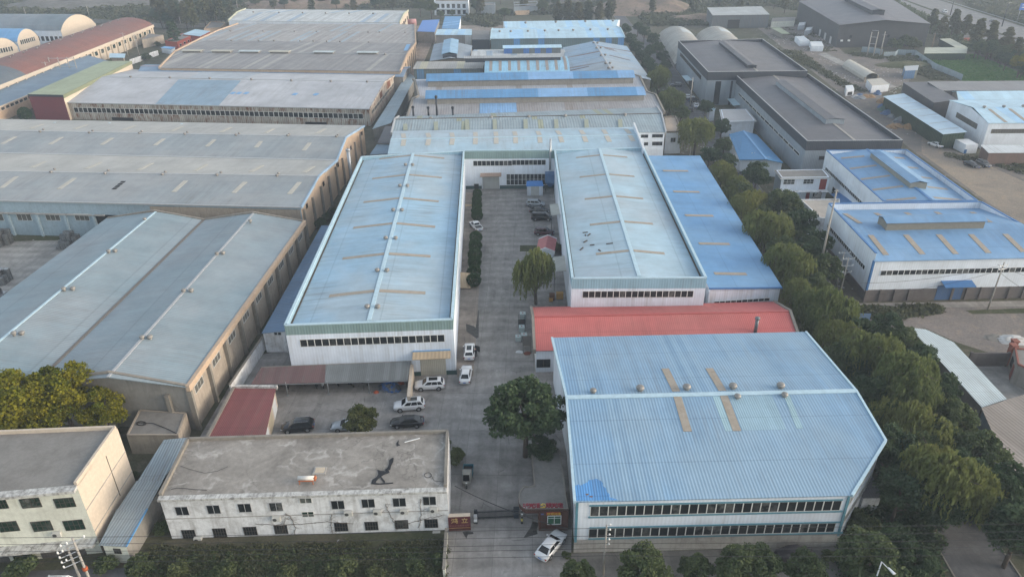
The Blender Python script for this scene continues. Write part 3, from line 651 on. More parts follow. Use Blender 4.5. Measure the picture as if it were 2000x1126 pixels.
panel(T, 'plinth', wn, (1121, 1053), (1641, 1040), 1082, w_plinth, .12, 0); panel(T, 'plinth', wq, (1645, 1046), (1700, 950), 1082, w_plinth, .1, 0)
m = MB(); o1 = wn[1] * .03
for p in (I[0], I[1]): m.box((p.x, p.y, 1.7), (.28, .28, zF - 1.95))
m.build('corner_trim', t_teal, T)
# left side wall: narrow windows
a, b = I[6], I[0]
for k in range(8):
    t0 = .10 + k * .11; p, q = a + (b - a) * t0, a + (b - a) * (t0 + .08); window_unit(T, p, q, 4.6, 6.2, g_dark, f_alu, mull=2)
a, b = I[1], I[2]
for k in range(4):
    p, q = a + (b - a) * (.08 + k * .22), a + (b - a) * (.08 + k * .22 + .19); window_unit(T, p, q, 5.4, 6.9, g_pale, f_alu, mull=3); window_unit(T, p, q, 2.6, 4.1, g_pale, f_alu, mull=3)
vents(T, pf, [(1250, 762), (1341, 760), (1431, 758), (1524, 757)], 1.25); vents(T, pf, [(1158.5, 766)], 1.0); vents(T, pn, [(1440, 777), (1532, 774)], 1.0)
for p, q, P in (((1299, 719.5), (1321, 764), pf), ((1323, 774), (1343, 842), pn), ((1385, 719), (1411, 762.5), pf), ((1413.5, 772), (1439.5, 841), pn)): skylight(T, P, p, q, 1.05)
pale = sheet('roof_pale_sheets', (0.31, 0.45, 0.50), 0.30, 0.06, dirt_amt=.1, rib=.10); P4 = [on(x, y, pn) + pn[1] * .02 for x, y in ((1424, 773.5), (1508, 771.5), (1536, 838), (1450, 840))]; MB().slab(P4, .02).build('replaced_sheet', sheet('roof_newer_sheets', (0.27, 0.395, 0.47), 0.30, 0.05, dirt_amt=.1, rib=.10), T)
for p, q, w in (((1399, 774), (1424, 841), .9), ((1536, 771), (1562, 836), .8)): skylight(T, pn, p, q, w, pale, 'replaced_sheet', .025)
# blue repainted corner
blue = [on(x, y, pn) for x, y in ((1124, 977), (1123, 948), (1131, 945), (1133, 948), (1141, 944), (1148, 941), (1150, 937), (1158, 936), (1164, 934), (1173, 938), (1178, 943), (1177, 948), (1184, 953), (1185, 960), (1191, 965), (1190, 970), (1200, 973), (1208, 976))]
MB().slab([p + pn[1] * .03 for p in blue], .02).build('repainted_patch', sheet('roof_fresh_blue', (0.10, 0.265, 0.52), .30, .16, dirt_amt=.12, rib=.14), T)
m = MB(); [m.slab([on(x, y, pn) + pn[1] * .05 for x, y in q], .01) for q in (((1143, 964), (1149, 963.5), (1150, 966), (1145, 967)), ((1151, 968), (1158, 968), (1157, 971), (1152, 970.5)))]; m.build('rust_patch', plain('rust', (.16, .10, .08), .9), T)
# small hut on the far side of the cut corner
c = at(1697, 955, 2.6); lean('small_outbuilding', 'tiny white outbuilding with a dark roof behind the cut corner of the front hall', [Vector((c.x - 1.2, c.y - 1.2, 2.4)), Vector((c.x + 1.3, c.y - 1.2, 2.4)), Vector((c.x + 1.3, c.y + 2, 2.9)), Vector((c.x - 1.2, c.y + 2, 2.9))], w_old, m_dark, 'hut')
# --- front left big warehouse with two ridges running away
zz = 7.7
right = [at(365.7, 755.6, zz), at(595, 431.5, zz)]; val = [at(100, 737, zz), at(399.5, 428, zz)]
rp = [(221.7, 737.6), (494.7, 416.5)]
lo, hi = zz, zz + 6
dv = (lift(right[1], 0) - lift(right[0], 0)).normalized()
for _ in range(50):
    z = (lo + hi) / 2; r = lift(at(358, 577, z), 0)
    if abs((r - lift(right[0], 0)).cross(dv).z) > abs((r - lift(val[1], 0)).cross(dv).z): hi = z
    else: lo = z
print('L5 ridge', z); zr5 = z = 9.6
rg2 = [at(*rp[0], z), at(*rp[1], z)]
wv = val[1] - right[1]; wv0 = lift(rg2[1], 0) - lift(right[1], 0)
rg1b = at(304, 413.5, z); ltb = at(209, 425, zz)
dirn = (right[0] - right[1]); dirn.z = 0
def fwd(p): return Vector((p.x + dirn.x, p.y + dirn.y, p.z))
rr, v_, r2, r1, lt = [right[1], right[0]], [val[1], fwd(val[1])], [rg2[1], fwd(rg2[1])], [rg1b, fwd(rg1b)], [ltb, fwd(ltb)]
T = thing('twin_ridge_warehouse', 'large slate blue warehouse with two roof ridges, tan side wall, behind the yellow-green trees', 'warehouse', lift(mid(v_[0], rr[1]), 0))
PL = {}
for nm, a, b in (('a', rr, r2), ('b', r2, v_), ('c', v_, r1), ('d', r1, lt)):
    MB().slab([a[0], a[1], b[1], b[0]], .14).build('roof', m_l5, T); PL[nm] = plane_of(a[0], a[1], b[1])
bar(MB(), r2[0], r2[1], .42, .02, .07).build('ridge_cap', t_cope, T); bar(MB(), r1[0], r1[1], .42, .02, .07).build('ridge_cap', t_pale, T)
bar(MB(), v_[0] + Vector((0, 0, .12)), v_[1] + Vector((0, 0, .12)), .5, .1, .04).build('valley_gutter', plain('gutter_grey_brown', (.15, .135, .12), .8), T)
I = inset([rr[1], rr[0], lt[0], lt[1]], .3); mb = MB()
i_rf, i_rb, i_lb, i_lf = I
def onz(p, plane): return Vector((p.x, p.y, plane[0].z - ((p - plane[0]).x * plane[1].x + (p - plane[0]).y * plane[1].y) / plane[1].z - .18))
fr = [i_lf + (i_rf - i_lf) * t for t in (0, .25, .5, .75, 1)]; bk = [i_lb + (i_rb - i_lb) * t for t in (0, .25, .5, .75, 1)]
zs = [zz - .2, zr5 - .2, zz - .2, zr5 - .2, zz - .2]
mb.poly([lift(i_lf, 0), lift(i_rf, 0)] + [lift(fr[k], zs[k]) for k in (4, 3, 2, 1, 0)], 1)
mb.poly([lift(i_rf, 0), lift(i_rb, 0), lift(i_rb, zz - .2), lift(i_rf, zz - .2)], 0)
mb.poly([lift(i_rb, 0), lift(i_lb, 0)] + [lift(bk[k], zs[k]) for k in (0, 1, 2, 3, 4)], 1)
mb.poly([lift(i_lb, 0), lift(i_lf, 0), lift(i_lf, zz - .2), lift(i_lb, zz - .2)], 1)
mb.build('wall', [w_sand, w_greyc], T)
wr5 = wall_plane(i_rf, i_rb)
m = MB(); q = wr5[1] * .02; bar(m, lift(rr[1], zz) + q, lift(rr[0], zz) + q, .55, .75, .2); m.build('eaves_parapet', w_tan, T)
for S_ in (((bk[4], bk[3], zz, zr5), (bk[3], bk[2], zr5, zz), (bk[2], bk[1], zz, zr5), (bk[1], bk[0], zr5, zz)), ((fr[4], fr[3], zz, zr5), (fr[3], fr[2], zr5, zz), (fr[2], fr[1], zz, zr5), (fr[1], fr[0], zr5, zz))): m = MB(); [bar(m, lift(a, z_), lift(b, z2), .4, .5, .25) for a, b, z_, z2 in S_]; m.build('gable_coping', w_beam, T)
nb = 9
for k in range(nb + 1):
    p = lift(i_rf + (i_rb - i_rf) * (k / nb), 0) + wr5[1] * .25; dd = (i_rb - i_rf).normalized(); ang = math.atan2(dd.y, dd.x)
    MB().box((p.x, p.y, 0), (.5, .7, zz - .9), ang).build('pilaster', w_beam, T)
    if k < nb:
        u = i_rf + (i_rb - i_rf) * ((k + .28) / nb); v = i_rf + (i_rb - i_rf) * ((k + .72) / nb); window_unit(T, u, v, 4.9, 6.2, g_pale, f_alu, mull=2)
for t in (.5, .72, .93):
    p = lift(i_lf + (i_rf - i_lf) * t, 0) + wall_plane(i_lf, i_rf)[1] * .25; MB().box((p.x, p.y, 0), (.55, .6, zz - 1.5)).build('pilaster', w_beam, T)
vents(T, PL['a'], [(293.5, 661), (374, 569.5), (436, 496)], 1.0); vents(T, PL['b'], [(278, 661), (359, 569.5), (424, 497)], .9)
vents(T, PL['c'], [(43.5, 653), (143, 566), (225.5, 492)], 1.0); vents(T, PL['d'], [(27.5, 653), (125, 566), (212.5, 492.5), (283, 430)], .9)
vents(T, PL['b'], [(489, 433)], .9)
# annex at its front
an = [at(247, 850, 3.2), at(348, 850, 3.2), at(364, 806, 3.2), at(272, 800, 3.2)]
AX = flat('concrete_annex', 'small grey concrete annex with coiled cable on its roof before the twin ridge warehouse', None, 3.2, w_sand, w_conc2, .12, 'annex', pts=an, t=.25)
pts = [at(275 + 6 * math.cos(k * .7) * (1 + .1 * k % 1), 826 + 4 * math.sin(k * .7), 3.32) for k in range(24)] + [at(300, 826, 3.3), at(330, 838, 3.3), at(345, 846, 3.3)]
tag(MB().tube(pts, .05, 6).build('cable_coil', plain('cable_black', (.03, .03, .03), .7)), 'loose coil of dark cable lying on the concrete annex roof', 'cable')
# --- long grey warehouse (two spans)
def ext(p, q, x):  # continue line p-q in the picture out to x
    t = (x - p[0]) / (q[0] - p[0]); return (x, p[1] + (q[1] - p[1]) * t)
X0 = -260
ne = [(0, 391), (588.5, 404.5)]; ri = [(0, 334.5), (622.7, 343.5)]; va = [(0, 299), (657.8, 313)]; ri1 = [(0, 255), (676, 267)]; fe = [(0, 232.5), (712, 245)]
z4 = 8.6
S2 = gable('grey_warehouse', 'long grey twin-span warehouse with beige skylight strips and paired vents, tan end wall with pilasters', (ext(*ne, X0), ne[1]), z4, (ext(*ri, X0), ri[1]), (ext(*va, X0), va[1]), roof=m_grey, roof_far=m_grey_lit, walls=dict(n=w_bluegrey, all=w_tan), cap=t_cope, over=.25)
print('L4 ridge', S2['R0'].z); T = S2['T']
N0, N1 = at(*ext(*va, X0), z4), at(*va[1], z4); F0, F1 = at(*ext(*fe, X0), z4), at(*fe[1], z4); R0, R1 = at(*ext(*ri1, X0), S2['R0'].z), at(*ri1[1], S2['R0'].z)
pn1, pf1 = plane_of(N0, N1, R1), plane_of(R0, R1, F1)
MB().slab([N0, N1, R1, R0], .14).build('roof', m_grey, T); MB().slab([R0, R1, F1, F0], .14).build('roof', m_grey_lit, T)
I4 = inset([N0, N1, F1, F0], .25); mb = MB(); zr4 = R0.z
mb.poly([lift(I4[1], 0), lift(I4[2], 0), lift(I4[2], z4 - .2), lift(R1 - (N1 - I4[1]) * .5, zr4 - .2), lift(I4[1], z4 - .2)]); mb.poly([lift(I4[2], 0), lift(I4[3], 0), lift(I4[3], z4 - .2), lift(I4[2], z4 - .2)]); mb.poly([lift(I4[3], 0), lift(I4[0], 0), lift(I4[0], z4 - .2), lift(mid(I4[0], I4[3]), zr4 - .25), lift(I4[3], z4 - .2)])
mb.build('wall', w_tan, T)
bar(MB(), R0, R1, .6, .02, .08).build('ridge_cap', t_cope, T); bar(MB(), N0, N1, .7, .1, .12).build('valley_gutter', t_cope, T)
bar(MB(), S2['N0'], S2['N1'], .3, .25, .05).build('gutter', t_cope, T)
m = MB(); bar(m, lift(S2['n1'], 0) + Vector((0, 0, z4 + .3)), lift(S2['f1'], 0) + Vector((0, 0, z4 + .3)), .01, 0, .01)
ends = [S2['N1'], S2['R1'], mid(S2['F1'], N1), R1, F1]
m = MB(); [bar(m, ends[k], ends[k + 1], .35, .4, .12) for k in range(4)]; m.build('gable_flashing', sheet('flashing_blue', (.30, .42, .55), .6, .03), T)
span_w = [S2['n1'], I4[2]]
wr4 = wall_plane(S2['n1'], I4[2]); dd = (I4[2] - S2['n1']); ang = math.atan2(dd.y, dd.x)
for k in range(9):
    p = lift(S2['n1'] + dd * ((k + .15) / 9), 0) + wr4[1] * .2
    MB().box((p.x, p.y, 0), (.45, .5, 7.6), ang).build('pilaster', w_beam, T)
    if k % 2 == 0: u = S2['n1'] + dd * ((k + .5) / 9); window_unit(T, u, u + dd.normalized() * 1.1, 6.6, 7.7, g_dark, f_dark)
wn4 = S2['wn']
panel(T, 'bare_wall', wn4, (292, 402), (586, 410), 470, w_sand, .07, 4.2)
a, b = on(-70, 413, wn4), on(205, 418, wn4); b.z = a.z; bar(MB(), a + wn4[1] * .25, b + wn4[1] * .25, .6, .1, .12).build('ledge', w_plinth, T)
for x in (-40, 16, 72, 127, 183):
    p = on(x, 418, wn4); MB().box((p.x, p.y - .25, 0), (.55, .5, p.z)).build('pilaster', w_bluegrey, T)
for x in (-24, 31, 87, 144):
    win_px(T, wn4, (x, 417), (x + 28, 417.5), 430, 1, g_pale, f_alu, mull=2)
panel(T, 'open_doorway', wn4, (186, 419), (240, 420), 440, d_hole, .03, 0.02)
for (x1, y1), (x2, y2) in (((3, 367), (33, 345)), ((115, 369), (146, 348)), ((339, 375), (363, 353)), ((456, 377), (479, 355.5)), ((565, 379), (585, 356))): skylight(T, S2['pn'], (x1, y1), (x2, y2), 1.1, fib2)
for (x1, y1), (x2, y2) in (((61, 327), (90, 315)), ((168, 329.5), (197, 317)), ((270, 332), (297, 318.5)), ((380, 334), (403, 321)), ((489, 335.5), (512, 323)), ((593, 337), (612, 325))): skylight(T, S2['pf'], (x1, y1), (x2, y2), 1.1, fib2)
for (x1, y1), (x2, y2) in (((4, 281), (30, 267)), ((97, 282), (121, 268)), ((198, 283), (219, 269.5)), ((302, 284), (320, 271)), ((404, 286), (419, 273)), ((500, 288), (510, 276)), ((593, 294), (605, 279))): skylight(T, pn1, (x1, y1), (x2, y2), 1.1, fib2)
for (x1, y1), (x2, y2) in (((58, 251), (84, 242.5)), ((145, 252), (170, 243.5)), ((239, 254), (263, 245.5)), ((335, 256), (356, 247)), ((431, 258), (450, 249)), ((518, 259.5), (535, 251)), ((617, 261), (634, 251.5))): skylight(T, pf1, (x1, y1), (x2, y2), 1.1, fib2)
m = MB()
for k in range(4):
    a, b = on(222 + k * 5.3, 370 - k * 4.3, S2['pn']), on(226 + k * 5.3, 366.6 - k * 4.3, S2['pn']); d = (b - a).normalized(); s = S2['pn'][1].cross(d) * .55; o = S2['pn'][1] * .04; m.slab([a - s + o, b - s + o, b + s + o, a + s + o], .02)
m.build('broken_skylight', d_hole, T)
vents(T, S2['pn'], [(100, 337.5), (205.5, 340), (317.5, 342), (424, 343), (541, 344.5)], .9); vents(T, S2['pf'], [(107, 331.5), (212, 334), (323, 337), (431.5, 338), (544, 340)], .75)
vents(T, pn1, [(78.5, 258.5), (174.5, 260.5), (272.5, 261.5), (361, 263), (461, 265), (562, 266), (657, 268)], .9); vents(T, pf1, [(85, 254), (181, 256.5), (277, 257.5), (366, 259.5), (467, 262), (565, 263.5), (660, 265)], .75)
for x, y, w_ in ((107, 239.5, 1), (214, 240.5, 1.2), (355, 242, 1)): skylight(T, pf1, (x - 2, y), (x + 2, y), .8, t_pale, 'patch')
# ================================================================== FRONT ROW
# --- two storey office with cracked flat roof
zo = 6.7
OC = [at(310, 970, zo), at(873, 953, zo), at(876.5, 843, zo), at(366.5, 858, zo)]
OF_ = flat('office_block', 'two-storey white office with a cracked grey flat roof, vines and air conditioners on its front', None, zo, w_old, w_conc, .45, 'office', pts=OC, t=.35, skip=(0,), parm=w_beam); T = OF_['T']; wo = OF_['w'][0]
a, b = lift(OC[0], zo), lift(OC[1], zo); n = wo[1]
m = MB(); bar(m, a + n * .2, b + n * .2, .7, .25, .06); m.build('cornice', w_peel, T); bar(MB(), a + n * .12, b + n * .12, .3, .5, -.26).build('cornice_band', w_old, T)
panel(T, 'plinth', wo, (322, 1055), (874, 1042), 1060, masonry('plinth_blue_grey', (.14, .16, .19), (.08, .08, .08), .5), .08, 0)
m = MB(); bar(m, lift(a, 3.25) + n * .03, lift(b, 3.25) + n * .03, .08, .05, .05); m.build('string_course', w_plinth, T)
for x, y in ((353, 996), (415, 993), (476, 990), (537.5, 988), (658.5, 984), (718, 981), (779, 979), (838, 976)): win_px(T, wo, (x - 13, y - 7.5), (x + 13, y - 8), y + 9.5, 1, g_dark, t_cope, fw=.045, mull=1)
for x, y in ((366.5, 1042), (427, 1039), (487, 1036), (547, 1033), (665, 1028), (724.5, 1026), (783.5, 1023), (841.5, 1021)):
    win_px(T, wo, (x - 13, y - 8), (x + 13, y - 8.6), y + 8.5, 1, g_dark, f_dark, mull=4, tr=.5)
for x, y in ((596, 976.5), (600.5, 1003)): win_px(T, wo, (x - 12, y - 5), (x + 12, y - 5.5), y + 5.5, 1, g_green, f_alu, mull=1)
m = MB()
def acunit(px, py, T, pl, s=1.0):
    c = on(px, py, pl); d = Vector((-pl[1].y, pl[1].x, 0)); c = c + pl[1] * .28
    ang = math.atan2(d.y, d.x)
    return c, ang
AC_PROTO = None
def aircon(c, ang, label, group='wall air conditioners'):
    global AC_PROTO
    if AC_PROTO is None:
        o = thing('air_conditioner', label, 'air conditioner', (0, 0, 0), group)
        MB().box((0, 0, -.32), (.95, .38, .64)).build('casing', plain('ac_casing', (.50, .50, .47), .5), o, bevel=.03, fix=True)
        m = MB(); i = 0; pr = [(.23, 0)]; ring = [(.10 + .0, 0)]
        m.poly([(-.16 + .24 * math.cos(t * math.pi / 8), -.196, .24 * math.sin(t * math.pi / 8)) for t in range(16)]); m.build('fan_grille', plain('ac_grille', (.06, .06, .06), .7), o)
        b = MB(); b.box((-.35, .12, -.40), (.05, .5, .05)); b.box((.35, .12, -.40), (.05, .5, .05)); b.build('bracket', t_galv, o); proto(o); o.location = c; o.rotation_euler = (0, 0, ang); AC_PROTO = o
        return o
    return dup(AC_PROTO, c, ang, label, group)
for x, y, lb in ((541, 1009, 'under the fourth upper window from the left'), (681, 998.5, 'under the fourth upper window from the right'), (737.5, 996.5, 'under the third upper window from the right'), (789.5, 995, 'under the second upper window from the right'), (847.5, 992, 'under the rightmost upper window'), (646.5, 1046, 'standing low below the toilet windows'), (804, 1041, 'below the second lower window from the right'), (853, 1038, 'at the bottom right corner'), (388.5, 1049, 'by the leftmost lower window')):
    c, ang = acunit(x, y, T, wo); aircon(c, ang, 'white air conditioner on the office front, ' + lb)
# dead vine stems on the front
vine = plain('vine_stem', (.10, .08, .06), .9); rnd = random.Random(3)
for k, pts in enumerate((((545, 1060), (553, 1030), (557, 1012), (570, 1010)), ((575, 1052), (577, 1030), (568, 1008), (556, 1000)), ((648, 1040), (646, 1020), (648, 1000)), ((775, 1032), (768, 1015), (758, 995), (752, 980)), ((782, 1030), (800, 1020), (840, 1010), (868, 1004)), ((500, 1022), (560, 1024), (640, 1018), (700, 1022)), ((818, 1030), (822, 1005), (821, 965)))):
    o = thing('dead_vine', ('bare brown vine climbing the office front, ' + ('left of the small toilet windows', 'rising below the toilet windows', 'right of the toilet windows', 'tangled beside the second upper window from the right', 'spreading under the right-hand upper windows', 'running sideways between the two floors', 'hanging straight down from the cornice')[k]), 'vine', on(*pts[0], wo), None)
    P = []
    for i in range(len(pts) - 1):
        for t in range(6):
            f = t / 6; P.append(on(pts[i][0] + (pts[i + 1][0] - pts[i][0]) * f + rnd.uniform(-1.6, 1.6), pts[i][1] + (pts[i + 1][1] - pts[i][1]) * f + rnd.uniform(-1, 1), wo) + n * .06)
    MB().tube(P, .03, 5).build('stem', vine, o)
    mb = MB()
    for i in range(16):
        p = rnd.choice(P); q = p + Vector((rnd.uniform(-.9, .9), .0, rnd.uniform(-.5, .6))); mb.tube([p, mid(p, q) + Vector((0, -.03, .1)), q], .012, 4)
    w = mb.build('twigs', vine, o)
# loose things on the roof
tp = OF_['top']
ZR = zo + .03
o = thing('solar_water_heater', 'white solar water tank on an orange frame near the front edge of the office roof', 'water heater', at(600, 941, ZR)); c = Vector(o.location)
MB().tube([c + Vector((-.95, -.1, .75)), c + Vector((.95, -.1, .75))], .27, 14).build('tank', plain('tank_white', (.6, .58, .54), .35), o)
m = plain('orange_frame', (.42, .13, .05), .6)
for dx in (-.8, .8):
    for dy in (-.35, .4): MB().box((c.x + dx, c.y + dy, c.z), (.07, .07, .55)).build('leg', m, o)
MB().box((c.x, c.y + .02, c.z + .5), (1.75, .9, .06)).build('frame', m, o); MB().box((c.x + 1.05, c.y - .1, c.z + .5), (.22, .5, .45)).build('end_bracket', m, o)
o = thing('roof_hatch', 'small pale concrete hatch on the office roof behind the water heater', 'roof hatch', at(625, 919, ZR)); c = Vector(o.location); MB().box((c.x, c.y, c.z), (1.5, 1.3, .12)).build('curb', w_plinth, o); MB().box((c.x, c.y, c.z + .12), (1.1, .9, .05)).build('lid', plain('hatch_lid', (.5, .42, .32), .8), o)
tar = plain('black_plastic', (.012, .012, .014), .5)
o = thing('torn_roofing_felt', 'torn black roofing felt lying in long strips on the office roof', 'roofing felt', at(748, 925, ZR))
shapes = [[(725, 944), (727, 936), (735, 931), (739, 925), (737, 916), (743, 918), (752, 919), (759, 917), (761, 922), (750, 926), (742, 931), (735, 938), (734, 942), (741, 943), (768, 941), (768, 943), (745, 945), (733, 945)], [(751, 917), (757, 912), (760, 905), (760, 898), (766, 893), (769, 893), (768, 901), (764, 908), (762, 916), (755, 919)], [(742, 930), (744, 929), (752, 939), (751, 943), (748, 940)]]
for k, sh in enumerate(shapes): MB().slab([at(x, y, ZR + .035 + .012 * k) for x, y in sh], .02).build('strip', tar, o)
MB().slab([at(x, y, ZR + .03) for x, y in ((774, 865), (779, 858), (778, 866), (782, 868), (775, 871))], .02).build('strip', tar, o)
o = tag(MB().tube([at(x, y, ZR + .05) for x, y in ((352, 909), (372, 916), (400, 923), (425, 919), (445, 910))], .02, 5).build('roof_cable', tar), 'thin dark cable curving across the left end of the office roof', 'cable')
o = tag(MB().tube([at(835 + 7 * math.cos(k * .6) + k * .1, 927 + 5 * math.sin(k * .6), ZR + .05) for k in range(20)] + [at(x, y, ZR + .05) for x, y in ((848, 938), (866, 940))], .02, 5).build('cable_loop', tar), 'thin cable looped on the right end of the office roof', 'cable')
o = tag(MB().tube([at(x, y, ZR + .06) for x, y in ((334, 955), (345, 952), (362, 953), (380, 955), (404, 956))], .03, 5).build('cable_bundle', tar), 'dark cable bundle along the front left corner of the office roof', 'cable')
o = tag(MB().tube([at(790, 863, ZR + .06), at(820, 855, ZR + .06)], .07, 6).build('white_pipe', t_white), 'short white pipe lying near the back edge of the office roof', 'pipe')
# --- cream three storey building
zc = 10.4
CC = [at(-90, 970, zc), at(150, 949, zc), at(229.5, 836, zc), at(-90, 849, zc)]
CR = flat('cream_building', 'three-storey cream building with dark barred windows and a large blank sunlit end wall', None, zc, [w_cream2, w_cream, w_cream2, w_cream2], w_conc2, .5, 'building', pts=CC, t=.3, skip=(0,), parm=w_cream); T = CR['T']; wc = CR['w'][0]; n = wc[1]
a, b = CC[0], CC[1]; m = MB(); bar(m, a + n * .3, b + n * .3, 1.0, .30, .05); m.build('cornice', w_peel, T)
for x, y, w_ in ((-3, 984, 26), (56, 982.5, 40), (123, 982, 40)): win_px(T, wc, (x - w_ / 2, y - 10), (x + w_ / 2, y - 10.7), y + 10, 1, g_green, f_dark, mull=3, tr=.5)
for x, y, w_ in ((12, 1028, 40), (78, 1027, 40), (141, 1025, 40)): win_px(T, wc, (x - w_ / 2, y - 10), (x + w_ / 2, y - 10.7), y + 11, 1, g_green, f_dark, mull=3, tr=.5)
c, ang = acunit(113, 1039, T, wc); aircon(c, ang, 'white air conditioner on the cream building front, low between two windows')
zl = on(60, 1062, wc).z
m = MB(); bar(m, lift(a, zl) + n * .6, lift(b, zl) + n * .6, 1.3, .25, .05); m.build('canopy_slab', w_peel, T)
for x0, x1 in ((-60, 8), (75, 122), (124, 165)): panel(T, 'shop_shutter', wc, (x0, 1070), (x1, 1068), 1100, sheet('shutter_brown', (.10, .095, .09), .3, .03, lap=.35), .05, .05)
panel(T, 'shop_window', wc, (18, 1070), (55, 1069), 1092, g_green, .06)
m = MB(); q0, q1 = CC[1], CC[2]; wr_ = CR['w'][1]
for zz_ in (3.5, 6.8): bar(m, lift(q0, zz_) + wr_[1] * .03, lift(q1, zz_) + wr_[1] * .03, .05, .05, .05)
m.build('joint_lines', w_plinth, T)
f = lift(q0 + (q1 - q0) * .62, 0) + wr_[1] * .06; MB().tube([(f.x, f.y, 3.0), (f.x, f.y, 9.3)], .045, 8).build('downpipe', w_beam, T)
m = MB()
for x, y in ((33, 938), (30, 939), (61, 909)): c = at(x, y, zc + .02); m.box((c.x, c.y, c.z), (.5, .35, .15), .5)
# --- passage roof between
P1 = [at(268, 939.5, 3.2), at(316, 939.5, 3.2), at(373, 853, 3.6), at(320, 858, 3.6)]
P2 = [at(229, 995, 3.1), at(287, 995, 3.1), at(318, 938, 3.35), at(266, 938, 3.35)]
P3 = [at(193, 1063.5, 2.95), at(247, 1066.5, 2.95), at(288, 993, 3.1), at(228, 993, 3.1)]
T = thing('passage_shed', 'narrow shed roofed in three blue sheet sections between the cream building and the office', 'shed', lift(mid(P3[0], P1[2]), 0))
pb_ = sheet('roof_passage_blue', (.25, .30, .33), .35, .06, dirt_amt=.4, rib=.2)
for P in (P1, P2, P3): MB().slab(P, .08).build('roof', pb_, T)
bar(MB(), P3[1], P3[2], .16, .05, .1).build('edge_trim', plain('edge_blue', (.10, .28, .52), .5), T)
rg = [P3[0], P3[1], P1[2], P1[3]]; I = inset(rg, .25); mb = MB()
mb.poly([lift(I[0], 0), lift(I[1], 0), lift(I[1], 2.8), lift(I[0], 2.8)], 0); mb.poly([lift(I[1], 0), lift(I[2], 0), lift(I[2], 3.2), lift(I[1], 2.8)], 1); mb.poly([lift(I[3], 0), lift(I[0], 0), lift(I[0], 2.8), lift(I[3], 3.2)], 1)
mb.build('wall', [w_cream2, w_greyc], T); wf = wall_plane(I[0], I[1])
win_px(T, wf, (221, 1070), (235, 1070.5), 1079, 1, g_dark, f_dark, mull=2)
# --- maroon garages
G = [at(405, 860, 2.8), at(516, 860, 2.8), at(538.5, 758, 3.1), at(459, 757, 3.1)]
GA = lean('garage_row', 'low garage row under a maroon metal roof beside the parking yard', G, w_cream, m_maroon, 'garage', over=.15); T = GA['T']; wg = GA['w'][1]
bar(MB(), G[3] + Vector((0, .2, .15)), G[2] + Vector((.2, .2, .15)), .5, .35, .15).build('parapet', w_peel, T); bar(MB(), G[0] + Vector((-.2, 0, .15)), G[3] + Vector((-.2, 0, .15)), .4, .3, .1).build('side_parapet', w_beam, T)
for k in range(3):
    a_ = GA['I'][1] + (GA['I'][2] - GA['I'][1]) * (.08 + k * .31); b_ = GA['I'][1] + (GA['I'][2] - GA['I'][1]) * (.30 + k * .31); o_ = wg[1] * .05; i_ = wg[1] * -.02
    MB().prism([lift(a_ + o_, .02), lift(b_ + o_, .02), lift(b_ + i_, .02), lift(a_ + i_, .02)], [lift(a_ + o_, 2.3), lift(b_ + o_, 2.3), lift(b_ + i_, 2.3), lift(a_ + i_, 2.3)]).build('door', (t_white, plain('door_beige', (.42, .36, .26), .6))[k % 2], T)
# --- carport
C1 = [at(490, 750, 2.35), at(796, 742, 2.35), at(803, 705, 3.0), at(509, 717, 3.0)]; C1b = C1[0] + (C1[1] - C1[0]) * .47; C1c = C1[3] + (C1[2] - C1[3]) * .43
T = thing('carport', 'long open carport with a half maroon half grey sheet roof behind the parked cars', 'carport', lift(mid(C1[0], C1[2]), 0))
MB().slab([C1[0], C1b, C1c, C1[3]], .07).build('roof', m_maroon_old, T); MB().slab([C1b, C1[1], C1[2], C1c], .07).build('roof', m_carport, T)
MB().ext([(p.x, p.y) for p in (at(797, 799, 0), at(803, 799, 0), lift(C1[2], 0) + Vector((.3, 0, 0)), lift(C1[2], 0) - Vector((.2, 0, 0)))], 0, 2.4).build('end_wall', w_cream, T)
bw = [lift(C1[3], 0), lift(C1[2], 0)]; MB().prism([bw[0], bw[1], bw[1] + Vector((0, .25, 0)), bw[0] + Vector((0, .25, 0))], [lift(bw[0], 2.95), lift(bw[1], 2.95), lift(bw[1], 2.95) + Vector((0, .25, 0)), lift(bw[0], 2.95) + Vector((0, .25, 0))]).build('back_wall', w_beam, T)
for x, y in ((562.6, 772), (642.5, 769.5), (722, 766)): p = at(x, y, 0); MB().tube([(p.x, p.y, 0), (p.x, p.y, 2.5)], .06).box((p.x, p.y, 0), (.35, .35, .08)).build('post', t_galv, T)
bar(MB(), C1[0], C1[1], .12, .2, -.08).build('eaves_beam', t_galv, T)
# --- lean-to left of the central hall
LL = [at(511, 650, 3.9), at(556, 646, 4.3), at(655, 440, 4.3), at(628, 440, 3.9)]; d1 = (LL[3] - LL[0]); 
LT = lean('blue_lean_to', 'narrow slate blue lean-to along the left side of the central hall', [LL[0], LL[1], LL[1] + (LL[2] - LL[1]) * 1.0, LL[3]], w_old, sheet('roof_lean_blue', (.165, .25, .36), .6, .03), 'lean-to', over=.15); T = LT['T']
win_px(T, LT['w'][0], (534.5, 648.5), (549, 647.5), 654, 2, g_dark, f_white)
# flue in the gap
p = at(680, 385, 0); o = tag(MB().tube([(p.x, p.y + 6, 0), (p.x, p.y + 6, 10.5)], .45, 12).lathe([(.6, 10.5), (.62, 10.9), (.1, 11.1)], (p.x, p.y + 6, 0)).build('metal_chimney', t_galv), 'round metal chimney standing in the gap left of the central hall', 'chimney')
